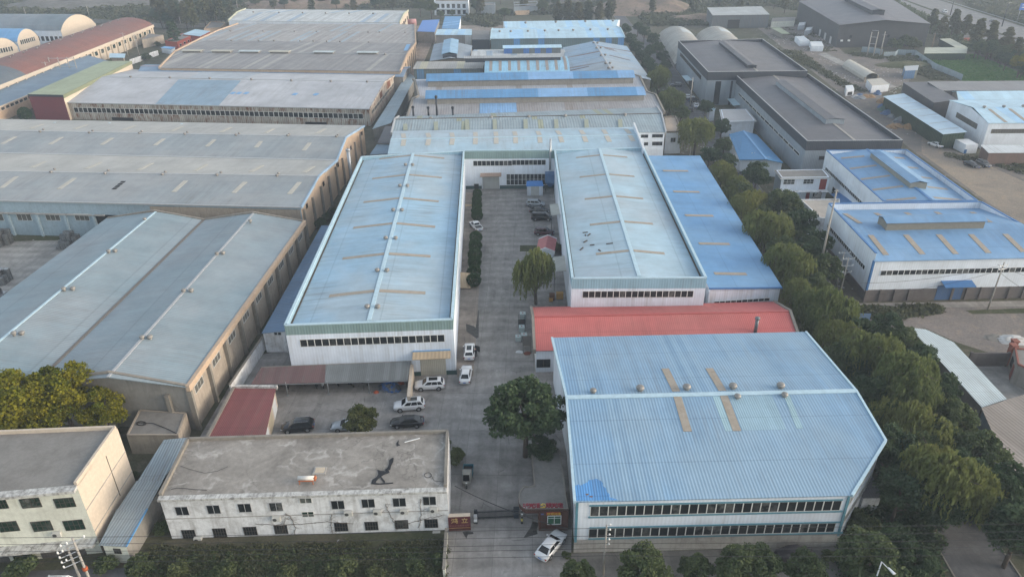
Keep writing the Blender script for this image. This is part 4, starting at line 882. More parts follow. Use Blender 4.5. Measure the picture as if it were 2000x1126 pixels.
# --- yard walls
def wallrun(name, label, pts, h, m, t=.24, cat='wall', cope=None, pil=0, pm=None):
    o = thing(name, label, cat, pts[0]); mb = MB(); mc = MB()
    for k in range(len(pts) - 1):
        bar(mb, lift(pts[k], 0), lift(pts[k + 1], 0), t, 0, h)
        if cope: bar(mc, lift(pts[k], h), lift(pts[k + 1], h), t + .12, 0, .1)
    mb.build('panel', m, o)
    if cope: mc.build('coping', cope, o)
    if pil:
        for k in range(len(pts) - 1):
            L = (pts[k + 1] - pts[k]).length; nn = max(1, int(L / pil)); ang = math.atan2(*(pts[k + 1] - pts[k]).yx)
            for i in range(nn + 1): q = pts[k] + (pts[k + 1] - pts[k]) * (i / nn); MB().box((q.x, q.y, 0), (.38, .38, h + .15), ang).build('pillar', pm or m, o)
    return o
wallrun('yard_wall', 'peeling white yard wall between the slate blue warehouse and the carport', [at(455, 778, 0), at(518, 682, 0)], 2.6, w_old, cope=w_beam)
wallrun('planter_wall', 'low concrete retaining wall behind the left end of the carport', [at(506, 741, 0), at(570, 738, 0)], 1.2, w_beam)
# ================================================================== GATE
gz = 3.2
gp = [(1110, 994.5), (1094, 878), (1078, 876), (1037, 880), (1043, 947.5), (1022, 950), (1014.5, 959), (1012, 970), (1014, 983), (1019, 990), (1027, 995.2)]
GP = [at(x, y, gz) for x, y in gp]; fl = lift(I_F0 if False else wlf[0], 0)
T = thing('gatehouse', 'dark red tiled gatehouse with a round-ended flat roof carrying red slogan letters', 'gatehouse', lift(at(1075, 1015, 0), 0))
m_tile = masonry('red_brown_tile', (.085, .042, .034), (.07, .03, .025), .4, .8)
R_ = GP[::-1]
MB().ext([(p.x, p.y) for p in GP], gz - .1, gz, 0).build('roof', w_conc2, T)
ring = GP[:]; 
if sum(ring[k].x * ring[(k + 1) % len(ring)].y - ring[(k + 1) % len(ring)].x * ring[k].y for k in range(len(ring))) < 0: ring.reverse()
ii = inset(ring, .18); mb = MB()
for k in range(len(ring)):
    a, b, ia, ib = ring[k], ring[(k + 1) % len(ring)], ii[k], ii[(k + 1) % len(ring)]
    mb.poly([lift(a, gz - .55), lift(b, gz - .55), lift(b, gz + .12), lift(a, gz + .12)], 0); mb.poly([lift(a, gz + .12), lift(b, gz + .12), lift(ib, gz + .12), lift(ia, gz + .12)], 1); mb.poly([lift(ib, gz), lift(ia, gz), lift(ia, gz + .12), lift(ib, gz + .12)], 1)
mb.build('fascia', [m_tile, w_beam], T)
a, b = at(1052, 1036, 0), at(1109, 1034.5, 0); wg_ = wall_plane(a, b); bk = Vector((0, 3.2, 0))
MB().ext([(p.x, p.y) for p in (a, b, b + bk, a + bk)], 0, gz - .12).build('wall', m_tile, T)
win_px(T, wg_, (1069, 1006), (1096.5, 1005.5), 1023, 1, glass('window_glass_bright_green', (.02, .09, .05), .15, (.05, .14, .08)), f_white, fw=.09, mull=1, tr=.72)
banner = panel(T, 'banner', wg_, (1067, 999.5), (1094, 999), 1004.5, plain('banner_red', (.38, .05, .03), .6), .05)
panel(T, 'door', wg_, (1057, 1003), (1066, 1003), 1035, plain('door_brown', (.06, .035, .03), .5), .05, .03)
panel(T, 'door_plate', wg_, (1056.5, 1002), (1062, 1002), 1004, plain('plate_blue', (.10, .12, .30), .5), .07)
def text(body, size, loc, rz, mat, parent, name, ext=.03, rx=math.pi / 2):
    cu = bpy.data.curves.new(name, 'FONT'); cu.body = body; cu.size = size; cu.extrude = ext; cu.align_x = 'CENTER'; cu.align_y = 'CENTER'; cu.materials.append(mat)
    t = bpy.data.objects.new(name, cu); col.objects.link(t); bpy.context.view_layer.update(); me = bpy.data.meshes.new_from_object(t.evaluated_get(bpy.context.evaluated_depsgraph_get())); bpy.data.objects.remove(t)
    o = bpy.data.objects.new(name, me); col.objects.link(o); o.parent = parent; o.location = Vector(loc) - OFF[parent.name]; o.rotation_euler = (rx, 0, rz); return o
ya = plain('letter_yellow', (.62, .42, .06), .5); ra = plain('letter_red', (.26, .02, .04), .5); go = plain('letter_gold', (.42, .30, .13), .5)
angw = math.atan2((b - a).y, (b - a).x)
c = on(1082, 1002, wg_) + wg_[1] * .09; text('欢迎光临', .42, c, angw, ya, T, 'banner_text')
# slogan letters on the roof edge
for k, ch in enumerate('听党话★跟党走'):
    x = 1027 + k * 11.15; p = at(x, 991.4 - k * .15, gz + .15)
    if ch != '★':
        o = thing('slogan_letter', ['red roof letter nearest the round end of the gatehouse', 'red roof letter second from the round end of the gatehouse', 'red roof letter just left of the yellow emblem', '', 'red roof letter just right of the yellow emblem', 'red roof letter second from the blue hall', 'red roof letter nearest the blue hall wall'][k], 'letter', p, 'slogan letters on the gatehouse roof')
        text(ch, .80, p + Vector((0, 0, .34)), angw, ra, o, 'character', .06)
        MB().box((p.x, p.y + .12, p.z - .12), (.6, .05, .12)).build('base', t_white, o)
    else:
        o = thing('roof_emblem', 'yellow hammer and sickle emblem in the middle of the gatehouse roof letters', 'emblem', p, None); c = p + Vector((0, 0, .38))
        ca, sa = math.cos(angw), math.sin(angw)
        def E(u, v, d=0.0): return (c.x + u * ca, c.y + u * sa - d, c.z + v)
        pts = [E(.30 * math.cos(t), .30 * math.sin(t)) for t in [math.radians(x_) for x_ in range(-125, 120, 15)]]; MB().tube(pts, .05, 6).build('sickle', ya, o); MB().tube([E(.26, -.30), E(-.16, .16)], .045, 6).tube([E(-.26, .06), E(-.02, .28)], .075, 6).build('hammer', ya, o)
        MB().box((p.x, p.y + .12, p.z - .12), (.6, .05, .12)).build('base', ya, o)
o = thing('gate_column', 'striped black and yellow column under the round end of the gatehouse roof', 'column', at(1019.5, 1021, 0)); c = Vector(o.location)
for k in range(6): MB().lathe([(.13, k * .44), (.13, k * .44 + .44)], (c.x, c.y, 0), 12).build('band', (plain('stripe_black', (.02, .02, .02)), plain('stripe_yellow', (.5, .42, .10)), MATS['stripe_black'], t_white, MATS['stripe_black'], t_white)[k], o)
a_, b_ = at(1029, 1005, 0), at(1050, 1005, 0); o = thing('side_gate', 'small barred side gate under the gatehouse roof', 'gate', a_)
for k in range(9): q = a_ + (b_ - a_) * (k / 8); MB().tube([(q.x, q.y, 0), (q.x, q.y, 2.0)], .025, 6).build('bar', t_galv, o)
bar(MB(), lift(a_, 1.95), lift(b_, 1.95), .05, .03, .03).build('rail', t_galv, o); bar(MB(), lift(a_, .15), lift(b_, .15), .05, .03, .03).build('rail', t_galv, o)
# retractable gate
a_, b_ = at(931, 1013, 0), at(1005, 1009.5, 0); o = thing('sliding_gate', 'dark retractable bar gate drawn across the drive', 'gate', a_)
for k in range(33):
    q = a_ + (b_ - a_) * (k / 32); MB().box((q.x, q.y, .06), (.06, .22, 1.25)).build('bar', t_dark, o)
bar(MB(), lift(a_, 1.15), lift(b_, 1.15), .08, .04, .04).build('rail', t_dark, o); bar(MB(), lift(a_, .22), lift(b_, .22), .08, .04, .04).build('rail', t_dark, o)
o = thing('gate_motor', 'tall grey and white motor housing at the left end of the retractable gate', 'gate motor', at(929, 1021, 0)); c = Vector(o.location)
MB().box((c.x, c.y + .5, 0), (.5, 1.2, .55)).build('base', t_dark, o, bevel=.04, fix=True); MB().box((c.x, c.y + .2, .55), (.42, .5, .55)).build('housing', t_cope, o, bevel=.05, fix=True); MB().box((c.x, c.y - .12, .45), (.42, .3, .25)).build('lamp_panel', t_white, o, bevel=.03, fix=True); MB().box((c.x, c.y + .9, .55), (.42, .3, .75)).build('head', t_dark, o, bevel=.04, fix=True)
o = thing('gate_cabinet', 'dark cabinet at the right end of the retractable gate', 'cabinet', at(1008.5, 1010.5, 0)); c = Vector(o.location); MB().box((c.x, c.y + .2, 0), (.62, .6, 1.3)).build('body', plain('cabinet_dark', (.03, .04, .055), .5), o, bevel=.03, fix=True); MB().box((c.x, c.y + .2, 1.3), (.7, .68, .07)).build('top', t_dark, o)
# name wall
a_, b_ = at(876.5, 1036, 0), at(919.5, 1034, 0); o = thing('name_wall', 'dark red company name wall with gold characters left of the retractable gate', 'sign wall', a_); wsn = wall_plane(a_, b_); angs = math.atan2((b_ - a_).y, (b_ - a_).x)
bar(MB(), a_ + Vector((0, .2, 0)), b_ + Vector((0, .2, 0)), .4, 0, 2.3).build('slab', plain('sign_red', (.09, .022, .028), .35), o); bar(MB(), lift(a_, 2.3) + Vector((0, .2, 0)), lift(b_, 2.3) + Vector((0, .2, 0)), .5, 0, .08).build('top_edge', w_cream, o)
bar(MB(), a_ + Vector((0, .18, 0)), b_ + Vector((0, .18, 0)), .45, 0, .3).build('foot', plain('sign_foot', (.07, .025, .02), .5), o)
cc = mid(a_, b_) + wsn[1] * .02; dx_ = (b_ - a_).normalized()
text('鸿', .88, lift(cc, 1.58) - dx_ * .55, angs, go, o, 'character'); text('立', .88, lift(cc, 1.58) + dx_ * .65, angs, go, o, 'character'); text('机械发展有限公司', .30, lift(cc, .80), angs, plain('letter_dull', (.20, .09, .08), .6), o, 'small_text', .01)
bar(MB(), lift(a_, .45) + wsn[1] * .0, lift(b_, .45) + wsn[1] * .0, .06, .015, .015).build('gold_line', go, o)
wallrun('office_side_wall', 'narrow cream garden wall running from the office corner to the road', [at(873, 1046, 0), at(868, 1127, 0)], 1.3, w_cream2, cope=w_beam)
# ================================================================== MIDDLE AND BACK, LEFT SIDE
# --- large off-white hall with rusty front
H3w = gable('off_white_hall', 'large off-white hall with a rusty window front and a blue-grey band of roof sheets', ((129, 200.4), (721.7, 213)), 6.0, ((195.4, 149.8), (751.8, 159.6)), ((250, 135.5), (777, 142.8)), roof=m_white, walls=dict(n=w_rust, r=w_rustw, all=w_cream), cap=t_cope, endm=w_rustw, endw=.3, endh=.1, ends='r')
print('L3 ridge', H3w['R0'].z); T = H3w['T']
for k, (p, q, r_, s_, P) in enumerate((((349, 155.5), (471, 157.5), (427, 206.5), (303, 204), 'pn'), ((400, 138.5), (520, 140), (470, 155), (366, 153), 'pf'))):
    pl = H3w[P]; MB().slab([on(*x, pl) + pl[1] * .05 for x in (p, q, r_, s_)], .03).build('blue_grey_sheets', sheet('roof_band_blue', ((.23, .32, .40), (.33, .38, .43))[k], .7, .03) if k == 0 else sheet('roof_band_pale', (.36, .40, .44), .7, .03), T)
for x, y in ((455, 182), (467, 182), (481, 182), (576, 184), (617, 184.5)): skylight(T, H3w['pn'], (x - 3, y + 2), (x + 3, y - 2), 1.6, t_rib, 'blue_patch')
vents(T, H3w['pn'], [(255.5, 151.5), (332, 153), (410, 154.5), (491, 156.5), (569, 158.5), (646, 160), (717, 161)], 1.1)
win_px(T, H3w['wn'], (143, 210), (709, 221.5), 219.5, 60, g_dark, f_alu, fw=.12)
a, b = H3w['N0'], H3w['N1']; bar(MB(), a, b, .3, .2, .08).build('gutter', t_cope, T)
p0, p1 = H3w['n1'], H3w['f1']; d = p1 - p0
for k in range(10): window_unit(T, lift(p0 + d * (.06 + k * .087), 0), lift(p0 + d * (.135 + k * .087), 0), 3.2, 4.4, g_pale, f_alu, mull=1)
rp = sheet('rust_panel', (.19, .08, .05), .7, .1, rust=.5)
wl3 = H3w['wr']
for t0, t1 in ((.33, .42), (.60, .72), (.86, .9)):
    u, v = lift(p0 + d * t0, 0) + wl3[1] * .04, lift(p0 + d * t1, 0) + wl3[1] * .04; h = lambda t: 6.0 + (H3w['R0'].z - 6.0) * (1 - abs(2 * t - 1)) - .35
    MB().poly([lift(u, 4.6), lift(v, 4.6), lift(v, h(t1)), lift(u, h(t0))]).build('rust_panel', rp, T)
panel(T, 'doorway', H3w['wn'], (218, 229), (260, 230), 236, d_hole, .08); panel(T, 'doorway', H3w['wn'], (596, 238), (638, 239), 243, d_hole, .08)
# --- blue strip roof with pink ridge behind it
S3 = gable('strip_shed', 'narrow shed showing a blue roof strip and a pink ridge line behind the off-white hall', ((268, 143), (788, 150)), 6.5, ((275, 129), (795, 134.5)), zr=7.6, roof=sheet('roof_strip_blue', (.20, .28, .38), .7, .04), walls=dict(all=w_greyc), cap=t_pink, cat='shed'); T = S3['T']
vents(T, S3['pn'], [(338, 131.5), (409, 132), (479, 132.5), (554, 133), (624, 133.5), (692, 134), (758, 135)], .9)
# --- tan walled twin hall with monitors
zt = 8.0
K1 = gable('brown_grey_hall', 'brown-grey twin-ridge hall with six low roof monitors and tan end walls', ((311, 132.5), (782, 139.5)), zt, ((341, 101.5), (795.6, 106)), ((386.5, 78.3), (812, 84.6)), roof=m_brown_grey, walls=dict(all=w_tan), cap=t_cope, ends='lr', endm=w_tan, endw=.6, endh=.5); T = K1['T']; print('L2 ridge', K1['R0'].z)
for x in (378, 437, 492, 551, 637, 721):
    p = K1['R0'] + (K1['R1'] - K1['R0']) * ((x - 341) / (795.6 - 341)); d = (K1['R1'] - K1['R0']).normalized()
    monitor(T, p - d * 4.2, p + d * 4.2, 2.6, .8, plain('monitor_cream', (.42, .40, .33), .6) if x in (378, 437, 551) else m_pale, w_greyc, .25, .6)
N0, N1 = K1['F0'], K1['F1']; R0, R1 = at(427.8, 59.5, K1['R0'].z), at(811, 62.8, K1['R0'].z); F0, F1 = lift(R0 * 2 - N0, zt), lift(R1 * 2 - N1, zt); p2 = plane_of(N0, N1, R1)
MB().slab([N0, N1, R1, R0], .14).build('roof', m_old, T); MB().slab([R0, R1, F1, F0], .14).build('roof', m_old, T)
I = inset([N0, N1, F1, F0], .25); mb = MB(); zq = R0.z - .2
mb.poly([lift(I[1], 0), lift(I[2], 0), lift(I[2], zt - .2), lift(mid(I[1], I[2]), zq), lift(I[1], zt - .2)]); mb.poly([lift(I[2], 0), lift(I[3], 0), lift(I[3], zt - .2), lift(I[2], zt - .2)]); mb.poly([lift(I[3], 0), lift(I[0], 0), lift(I[0], zt - .2), lift(mid(I[0], I[3]), zq), lift(I[3], zt - .2)]); mb.build('wall', w_tan, T)
m = MB(); bar(m, N0, R0, .6, .5, .5); bar(m, R0, F0, .6, .5, .5); m.build('gable_coping', w_tan, T); m = MB(); bar(m, N1, R1, .6, .5, .5); bar(m, R1, F1, .6, .5, .5); m.build('gable_coping', w_tan, T)
vents(T, p2, [(452, 80.5), (505, 81), (535, 81), (586, 81.5), (612, 81.5), (638, 82), (664, 82.5), (720, 83.5)], 1.0); vents(T, p2, [(450, 61.5), (514, 62), (575, 62.5), (618, 63), (719, 64), (741, 64), (791, 64.5)], 1.0)
skylight(T, K1['pf'], (792, 99), (798, 87), 1.8, t_rib, 'blue_patch'); vents(T, K1['pn'], [(752, 107.5)], 1.2)
wk = K1['wr']; d = K1['f1'] - K1['n1']
for k in range(8):
    p = lift(K1['n1'] + d * ((k + .5) / 8), 0) + wk[1] * .15; MB().box((p.x, p.y, 0), (.35, .5, 7.2)).build('pilaster', w_beam, T)
# --- white factory at the back
K2 = gable('white_factory', 'white factory with small dark windows and a patched streaky roof at the back', ((446, 40.4), (780.6, 44.6)), 8.5, ((464, 24), (789, 27)), ((480, 17.8), (797.5, 21)), roof=m_white_alt, walls=dict(n=w_white2, r=w_cream, all=w_cream), ends='lr', endm=sheet('coping_sage', (.42, .43, .33), .5), endw=.5, endh=.6, over=.1); T = K2['T']; print('L1 ridge', K2['R0'].z)
for x in range(13):
    px = 502 + x * 23.8; py = 52.2 + x * .42; win_px(T, K2['wn'], (px, py), (px + 14, py + .2), py + 6.5, 1, g_dark, f_dark) if px < 775 else None
for px in (460,): win_px(T, K2['wn'], (px, 51.6), (px + 6, 51.7), 57.5, 1, g_dark, f_dark)
for px, py in ((478, 51.8),): win_px(T, K2['wn'], (px, py), (px + 14, py + .2), py + 6.5, 1, g_dark, f_dark)
vents(T, K2['pn'], [(495, 25), (545, 26), (591, 26.5), (636, 27), (682, 27.5), (729, 28)], 1.3)
for k in range(4):
    u = lift(K2['n1'] + (K2['f1'] - K2['n1']) * (.18 + k * .2), 0); v = lift(K2['n1'] + (K2['f1'] - K2['n1']) * (.28 + k * .2), 0); window_unit(T, u, v, 4.5, 6.3, g_dark, f_dark)
# --- green roofed block
g0, g1, g2, g3 = at(54, 184, 9.0), at(122.7, 185.5, 9.0), at(257, 119, 9.4), at(203, 119.5, 9.4)
GB = lean('green_roofed_block', 'tall maroon block with a flat sage green roof left of the off-white hall', [g0, g1, g2, g3], [w_maroon, w_cream, w_maroon, w_maroon], m_green, 'building', over=.1, t=.2); T = GB['T']
m = MB(); bar(m, g0, g1, .2, .75, .0); m.build('dark_fascia', w_char, T); bar(MB(), g1, g2, .25, 1.2, .0).build('green_fascia', sheet('fascia_olive', (.19, .21, .13), .5, .03, lap=50), T)
# --- low blue-grey shed before the brown hall
LB = lean('low_blue_shed', 'long low blue-grey roofed shed in front of the brown arched hall', [at(-70, 237, 5.0), at(214, 120, 5.0), at(172, 108, 5.6), at(-70, 188, 5.6)], [w_tan, w_tan, w_tan, w_tan], sheet('roof_low_blue', (.17, .235, .30), .7, .04), 'shed', over=.3); T = LB['T']
d = LB['I'][1] - LB['I'][0]
for k in range(34): window_unit(T, lift(LB['I'][0] + d * (.02 + k * .028), 0), lift(LB['I'][0] + d * (.042 + k * .028), 0), 3.4, 4.5, g_dark, f_alu)
bar(MB(), at(-70, 237, 5.0), at(214, 120, 5.0), .4, .15, .1).build('fascia', w_cream, T)
# --- brown arched hall
zb = 7.0
b0, b1 = at(*ext((0, 166.6), (298, 49), -60), zb), at(299, 49, zb)
dirb = (b1 - b0).normalized(); nrm = Vector((-dirb.y, dirb.x, 0))
BR = arch('brown_arched_hall', 'long brown arch-roofed hall with a cream pilastered side wall at far left', b0, b1, b0 + nrm * 26, b1 + nrm * 26, 4.2, m_brown, w_cream, w_cream, split=(.22, sheet('roof_dark_slate', (.10, .125, .15), .7, .04))); T = BR['T']
bar(MB(), b0 - nrm * .1, b1 - nrm * .1, .6, 1.1, .15).build('fascia', w_cream, T)
for k in range(26):
    t = (k + .5) / 26; p = lift(b0 + (b1 - b0) * t, 0) - nrm * .15; MB().box((p.x, p.y, 0), (.8, .9, 5.9), math.atan2(dirb.y, dirb.x)).build('pilaster', w_cream, T)
    if k < 25: u = lift(b0 + (b1 - b0) * (t + .010), 0) + nrm * .2; v = lift(b0 + (b1 - b0) * (t + .028), 0) + nrm * .2; window_unit(T, u, v, 3.4, 5.2, g_green, f_dark)
for k in range(28):
    t = .12 + k * .031; z_ = BR['prof'](b0 + (b1 - b0) * t, b0 + (b1 - b0) * t + nrm * 26, 7 + (k % 2) * .9); vents(T, (z_, Vector((0, 0, 1))), []) ; o = subcopy(_V[('o', .72)], T, (0, 0, 0)); o.location = z_ - Vector(T.location)
# --- white gabled arch hall
a1, a2 = at(119, 60, 8.0), at(188, 46.5, 8.0); dirx = (at(0, 59.3, 8.0) - at(119, 60, 8.0)).normalized()
AR = arch('grey_arched_hall', 'big grey arch-roofed hall with a plain white rounded gable at far left', a1 + dirx * 110, a1, a2 + dirx * 110, a2, 6.5, sheet('roof_arch_grey', (.15, .19, .22), .8, .04, fade=(.22, .25, .28)), w_cream, w_white2)
d = AR['n1'] - AR['n0']
for k in range(16): T = AR['T']; window_unit(T, lift(AR['n1'] - d * (.02 + k * .024), 0), lift(AR['n1'] - d * (.003 + k * .024), 0), 2.5, 5, g_dark, f_alu)
# --- two blue barrel sheds
for (p, q, r_, lb) in (((34, 82), (75.5, 71), 5.0, 'blue barrel-roofed shed with a white window gable beside the grey arched hall'), ((-22, 101), (35, 90), 5.0, 'second blue barrel-roofed shed, cut by the left picture edge')):
    a1, a2 = at(*p, 6.0), at(*q, 6.0); dx = dirx
    o = arch('barrel_shed', lb, a1 + dx * 60, a1, a2 + dx * 60, a2, r_, m_bl, w_cream, w_white2, 'arched shed'); T = o['T']
    dd = o['f1'] - o['n1']
    for k in range(8): window_unit(T, lift(o['n1'] + dd * (.12 + k * .09), 0), lift(o['n1'] + dd * (.19 + k * .09), 0), 4.2, 6.4, g_dark, f_alu)
# --- small buildings round the tan hall
R1_ = flat('red_house', 'small red-walled house with a grey flat roof left of the brown-grey hall', [(346, 83.5), (379, 67.5), (357, 66), (322, 81)], 3.4, w_red, w_conc2, .25, 'house')
T = R1_['T']; d = R1_['C'][1] - R1_['C'][0]
for k in range(4): window_unit(T, lift(R1_['C'][0] + d * (.1 + k * .23), 0), lift(R1_['C'][0] + d * (.2 + k * .23), 0), 1, 2.2, g_dark, f_white)
lean('blue_roofed_house', 'red-walled house with a pale blue roof behind the grey flat-roofed red one', [at(391, 71, 3.6), at(411, 61, 3.6), at(381, 57, 4.2), at(356, 67, 4.2)], w_red, m_pb, 'house', over=.3)
lean('white_hut', 'white hut with a blue sheet roof beside the red house', [at(313, 93, 2.6), at(334, 96.5, 2.6), at(343, 92, 2.9), at(322, 90.5, 2.9)], w_white2, m_bl, 'hut', over=.3)
flat('tan_annex', 'low tan annex with a flat roof at the right end of the brown arched hall', [(277, 78.5), (309, 72), (319, 69), (290, 66)], 4.2, w_sand, w_conc2, .2, 'annex')
lean('blue_shelter', 'little pale blue shelter roof on posts below the brown hall windows', [at(213, 112.5, 3.0), at(243.5, 113, 3.0), at(245, 105, 3.2), at(214, 104, 3.2)], w_sand, m_pb, 'shelter', over=.8)
wallrun('factory_wall', 'long grey perimeter wall behind the white factory and the red house', [at(185, 45, 0), at(330, 56, 0), at(445, 52, 0)], 2.6, w_greyc)
wallrun('white_side_wall', 'low white wall beside the track at the left of the brown-grey hall', [at(255, 127, 0), at(310, 108, 0)], 2.4, w_old)
flat('grey_yard_house', 'low grey house with broken parapet walls beside the white factory', [(398, 58), (432, 55), (440, 45), (412, 43)], 3.6, w_tan, w_conc2, .5, 'house')
lane = sheet('roof_lane_blue', (.27, .34, .38), .5, .05)
lean('lane_roof', 'long low pale blue-grey roof filling the lane right of the off-white hall', [at(727, 252, 4.2), at(764, 240, 4.6), at(811, 151, 4.6), at(797, 141, 4.2)], w_greyc, lane, 'shed')
lean('lane_shed', 'low slate blue roof in the corner between the tan wall and the connecting hall', [at(722, 302, 4.0), at(757, 300, 4.2), at(763, 281, 4.2), at(736, 282, 4.0)], w_greyc, m_slate, 'shed')
lean('dark_lane_shed', 'dark grey roofed little shed beside the left end of the dark-ridged hall', [at(737, 279, 4.6), at(762, 279, 4.8), at(768, 246, 4.8), at(752, 247, 4.6)], w_greyc, m_dark, 'shed')
# ================================================================== MIDDLE AND BACK, CENTRE
# --- hall behind the connecting hall
G1 = gable('hall_with_office_front', 'grey-blue hall with a dark ridge, whose white window front shows right of the connecting hall', ((764, 260.5), (1300.6, 258)), 9.0, ((771, 233), (1292, 221.5)), zr=10.6, roof=sheet('roof_grey_blue_strips', (.27, .33, .36), .8, .05, alt=((.30, .32, .24), .1, 1.6)), walls=dict(n=w_white2, all=w_cream), cap=t_brown, ends='lr', endm=t_cope); T = G1['T']
win_px(T, G1['wn'], (1252, 263), (1266, 262.8), 269, 2, g_dark, f_dark); win_px(T, G1['wn'], (1274, 262.4), (1295, 262), 268.5, 3, g_dark, f_dark); win_px(T, G1['wn'], (1274, 277), (1294, 276.6), 284, 3, g_dark, f_dark); win_px(T, G1['wn'], (1258, 278), (1266, 277.8), 284, 1, g_dark, f_dark)
vents(T, G1['pn'], [(841, 233.5), (959, 231.5), (1032, 230), (1103.5, 228.5), (1220, 226)], 1.3)
for x in (791, 851, 912, 966, 1026, 1086, 1145, 1211): skylight(T, G1['pn'], (x, 235), (x + 1, 256), 1.2, plain('strip_olive', (.30, .32, .25), .8), zo=.35)
SH = flat('white_gate_office', 'small two-storey white office with a beige roof beside the willows, right of the grey-blue hall', [(1300.6, 259.5), (1332, 258.5), (1320, 229), (1297, 229.5)], 6.4, w_white2, masonry('roof_beige', (.36, .31, .26), (.2, .17, .14), .5, run=False), .45, 'office', parm=w_beam); T = SH['T']
win_px(T, SH['w'][0], (1310, 269), (1320, 268.7), 278, 1, g_dark, f_white, mull=1); win_px(T, SH['w'][0], (1324, 270), (1329, 270), 280, 1, g_dark, f_white)
# --- twin hall with blue monitors
z1 = 8.6
M2 = gable('blue_monitor_hall', 'grey twin-ridge hall carrying two long bright blue roof monitors', ((795, 229), (1298, 220.5)), z1, ((806, 194), (1281, 186)), zr=10.8, roof=sheet('roof_grey_patched', (.31, .32, .34), .8, .05, alt=((.26, .24, .23), .14, 4), fade=(.27, .26, .26)), walls=dict(all=w_beam), ends='lr', endm=w_beam, endw=.6, endh=.4); T = M2['T']
N0, N1 = M2['F0'], M2['F1']; R0, R1 = at(811, 158.5, 10.8), at(1250, 150, 10.8); F0, F1 = lift(R0 * 2 - N0, z1), lift(R1 * 2 - N1, z1); pu = plane_of(N0, N1, R1)
MB().slab([N0, N1, R1, R0], .14).build('roof', sheet('roof_lilac_grey', (.36, .38, .42), .8, .04, alt=((.28, .27, .26), .10, 2)), T); MB().slab([R0, R1, F1, F0], .14).build('roof', MATS['roof_lilac_grey'], T)
I = inset([N0, N1, F1, F0], .25); mb = MB()
mb.poly([lift(I[1], 0), lift(I[2], 0), lift(I[2], z1 - .2), lift(mid(I[1], I[2]), 10.6), lift(I[1], z1 - .2)]); mb.poly([lift(I[2], 0), lift(I[3], 0), lift(I[3], z1 - .2), lift(I[2], z1 - .2)]); mb.poly([lift(I[3], 0), lift(I[0], 0), lift(I[0], z1 - .2), lift(mid(I[0], I[3]), 10.6), lift(I[3], z1 - .2)]); mb.build('wall', w_beam, T)
m = MB(); bar(m, N0, R0, .6, .4, .4); bar(m, R0, F0, .6, .4, .4); m.build('gable_coping', w_beam, T); m = MB(); bar(m, N1, R1, .6, .4, .4); bar(m, R1, F1, .6, .4, .4); m.build('gable_coping', w_beam, T)
monitor(T, at(836, 191.5, 11.2), at(1253, 184.5, 11.2), 7.6, .8, m_mon, w_greyc, 1.7, .6, 1.6); monitor(T, at(837, 158, 11.2), at(1233, 151, 11.2), 7.6, .8, m_mon, w_greyc, 1.7, .6, 1.6)
pl = M2['pn']; MB().slab([on(x, y, pl) + pl[1] * .05 for x, y in ((937, 202), (1008, 201), (1010, 225), (936, 227.5))], .03).build('blue_sheets', sheet('roof_patch_blue', (.20, .36, .58), .8, .05), T)
for x, y, h in ((808, 230, 3), (837.5, 231, 3), (854, 232, 6.5), (885, 231, 3)):
    c = on(x, y, M2['pn']); MB().tube([c, c + Vector((0, 0, h))], .3, 10).lathe([(.45, 0), (.45, .5), (.1, .7)], c + Vector((0, 0, h)), 10).build('stove_pipe', t_dark, T)
# --- small grey shed in front of the arch hall
lean('grey_open_shed', 'grey open-fronted shed with a pale flat roof left of the blue arched roof', [at(806, 134.8, 8.0), at(943, 133.6, 8.0), at(948, 119.5, 8.8), at(814, 120.5, 8.8)], [sheet('wall_patch_grey', (.13, .16, .16), 1, .05, lap=50, alt=((.10, .22, .38), .3, 3)), w_greyc], sheet('roof_shed_pale', (.36, .35, .33), .8, .04, alt=((.42, .40, .30), .12, 3)), 'shed', over=.4)
# --- blue arched hall with monitor
AH = arch('blue_arched_hall', 'pale blue ribbed arch-roofed hall with brown skylight bands in the middle of the works', at(946, 148, 7.5), at(1113.5, 145.5, 7.5), at(946, 148, 7.5) + Vector((0, 30, 0)), at(1113.5, 145.5, 7.5) + Vector((0, 30, 0)), 3.4, sheet('roof_arch_blue', (.25, .45, .60), .6, .08, rib=.1), t_cope, w_greyc); T = AH['T']
B0, B1 = AH['n0'], AH['n1']; U = Vector((0, 29.6, 0))
for k in range(9):
    p, q = B0 + (B1 - B0) * (.05 + k * .112), B0 + (B1 - B0) * (.085 + k * .112); mb = MB()
    for i in range(9): mb.poly([AH['prof'](p, p + U, i, .2), AH['prof'](q, q + U, i, .2), AH['prof'](q, q + U, i + 1, .2), AH['prof'](p, p + U, i + 1, .2)])
    mb.build('skylight', plain('strip_brown_grey', (.27, .25, .23), .8), T)
ra, rb = AH['prof'](AH['n0'], at(946, 148, 7.5) + Vector((0, 30, 0)), 7), AH['prof'](AH['n1'], at(1113.5, 145.5, 7.5) + Vector((0, 30, 0)), 7)
monitor(T, ra + Vector((-8, -2, 0)), rb + Vector((-3, -2, 0)), 3.5, 1.2, sheet('roof_monitor_grey', (.34, .36, .37), .8, .05), w_char, .5, .5, .5)
K3 = gable('low_monitor_hall', 'low pale hall with a light blue monitor behind the arched roof', ((918, 118), (1110, 114)), 7.0, ((922, 100), (1104, 97)), zr=8.6, roof=m_white_alt, walls=dict(all=w_greyc)); T = K3['T']
monitor(T, at(984, 99, 8.9), at(1094, 97.4, 8.9), 5.5, 1.5, m_pb, sheet('wall_patch_blue', (.12, .14, .15), 1, .05, alt=((.06, .15, .38), .35, 2.5), lap=50), .8, .5, 1)
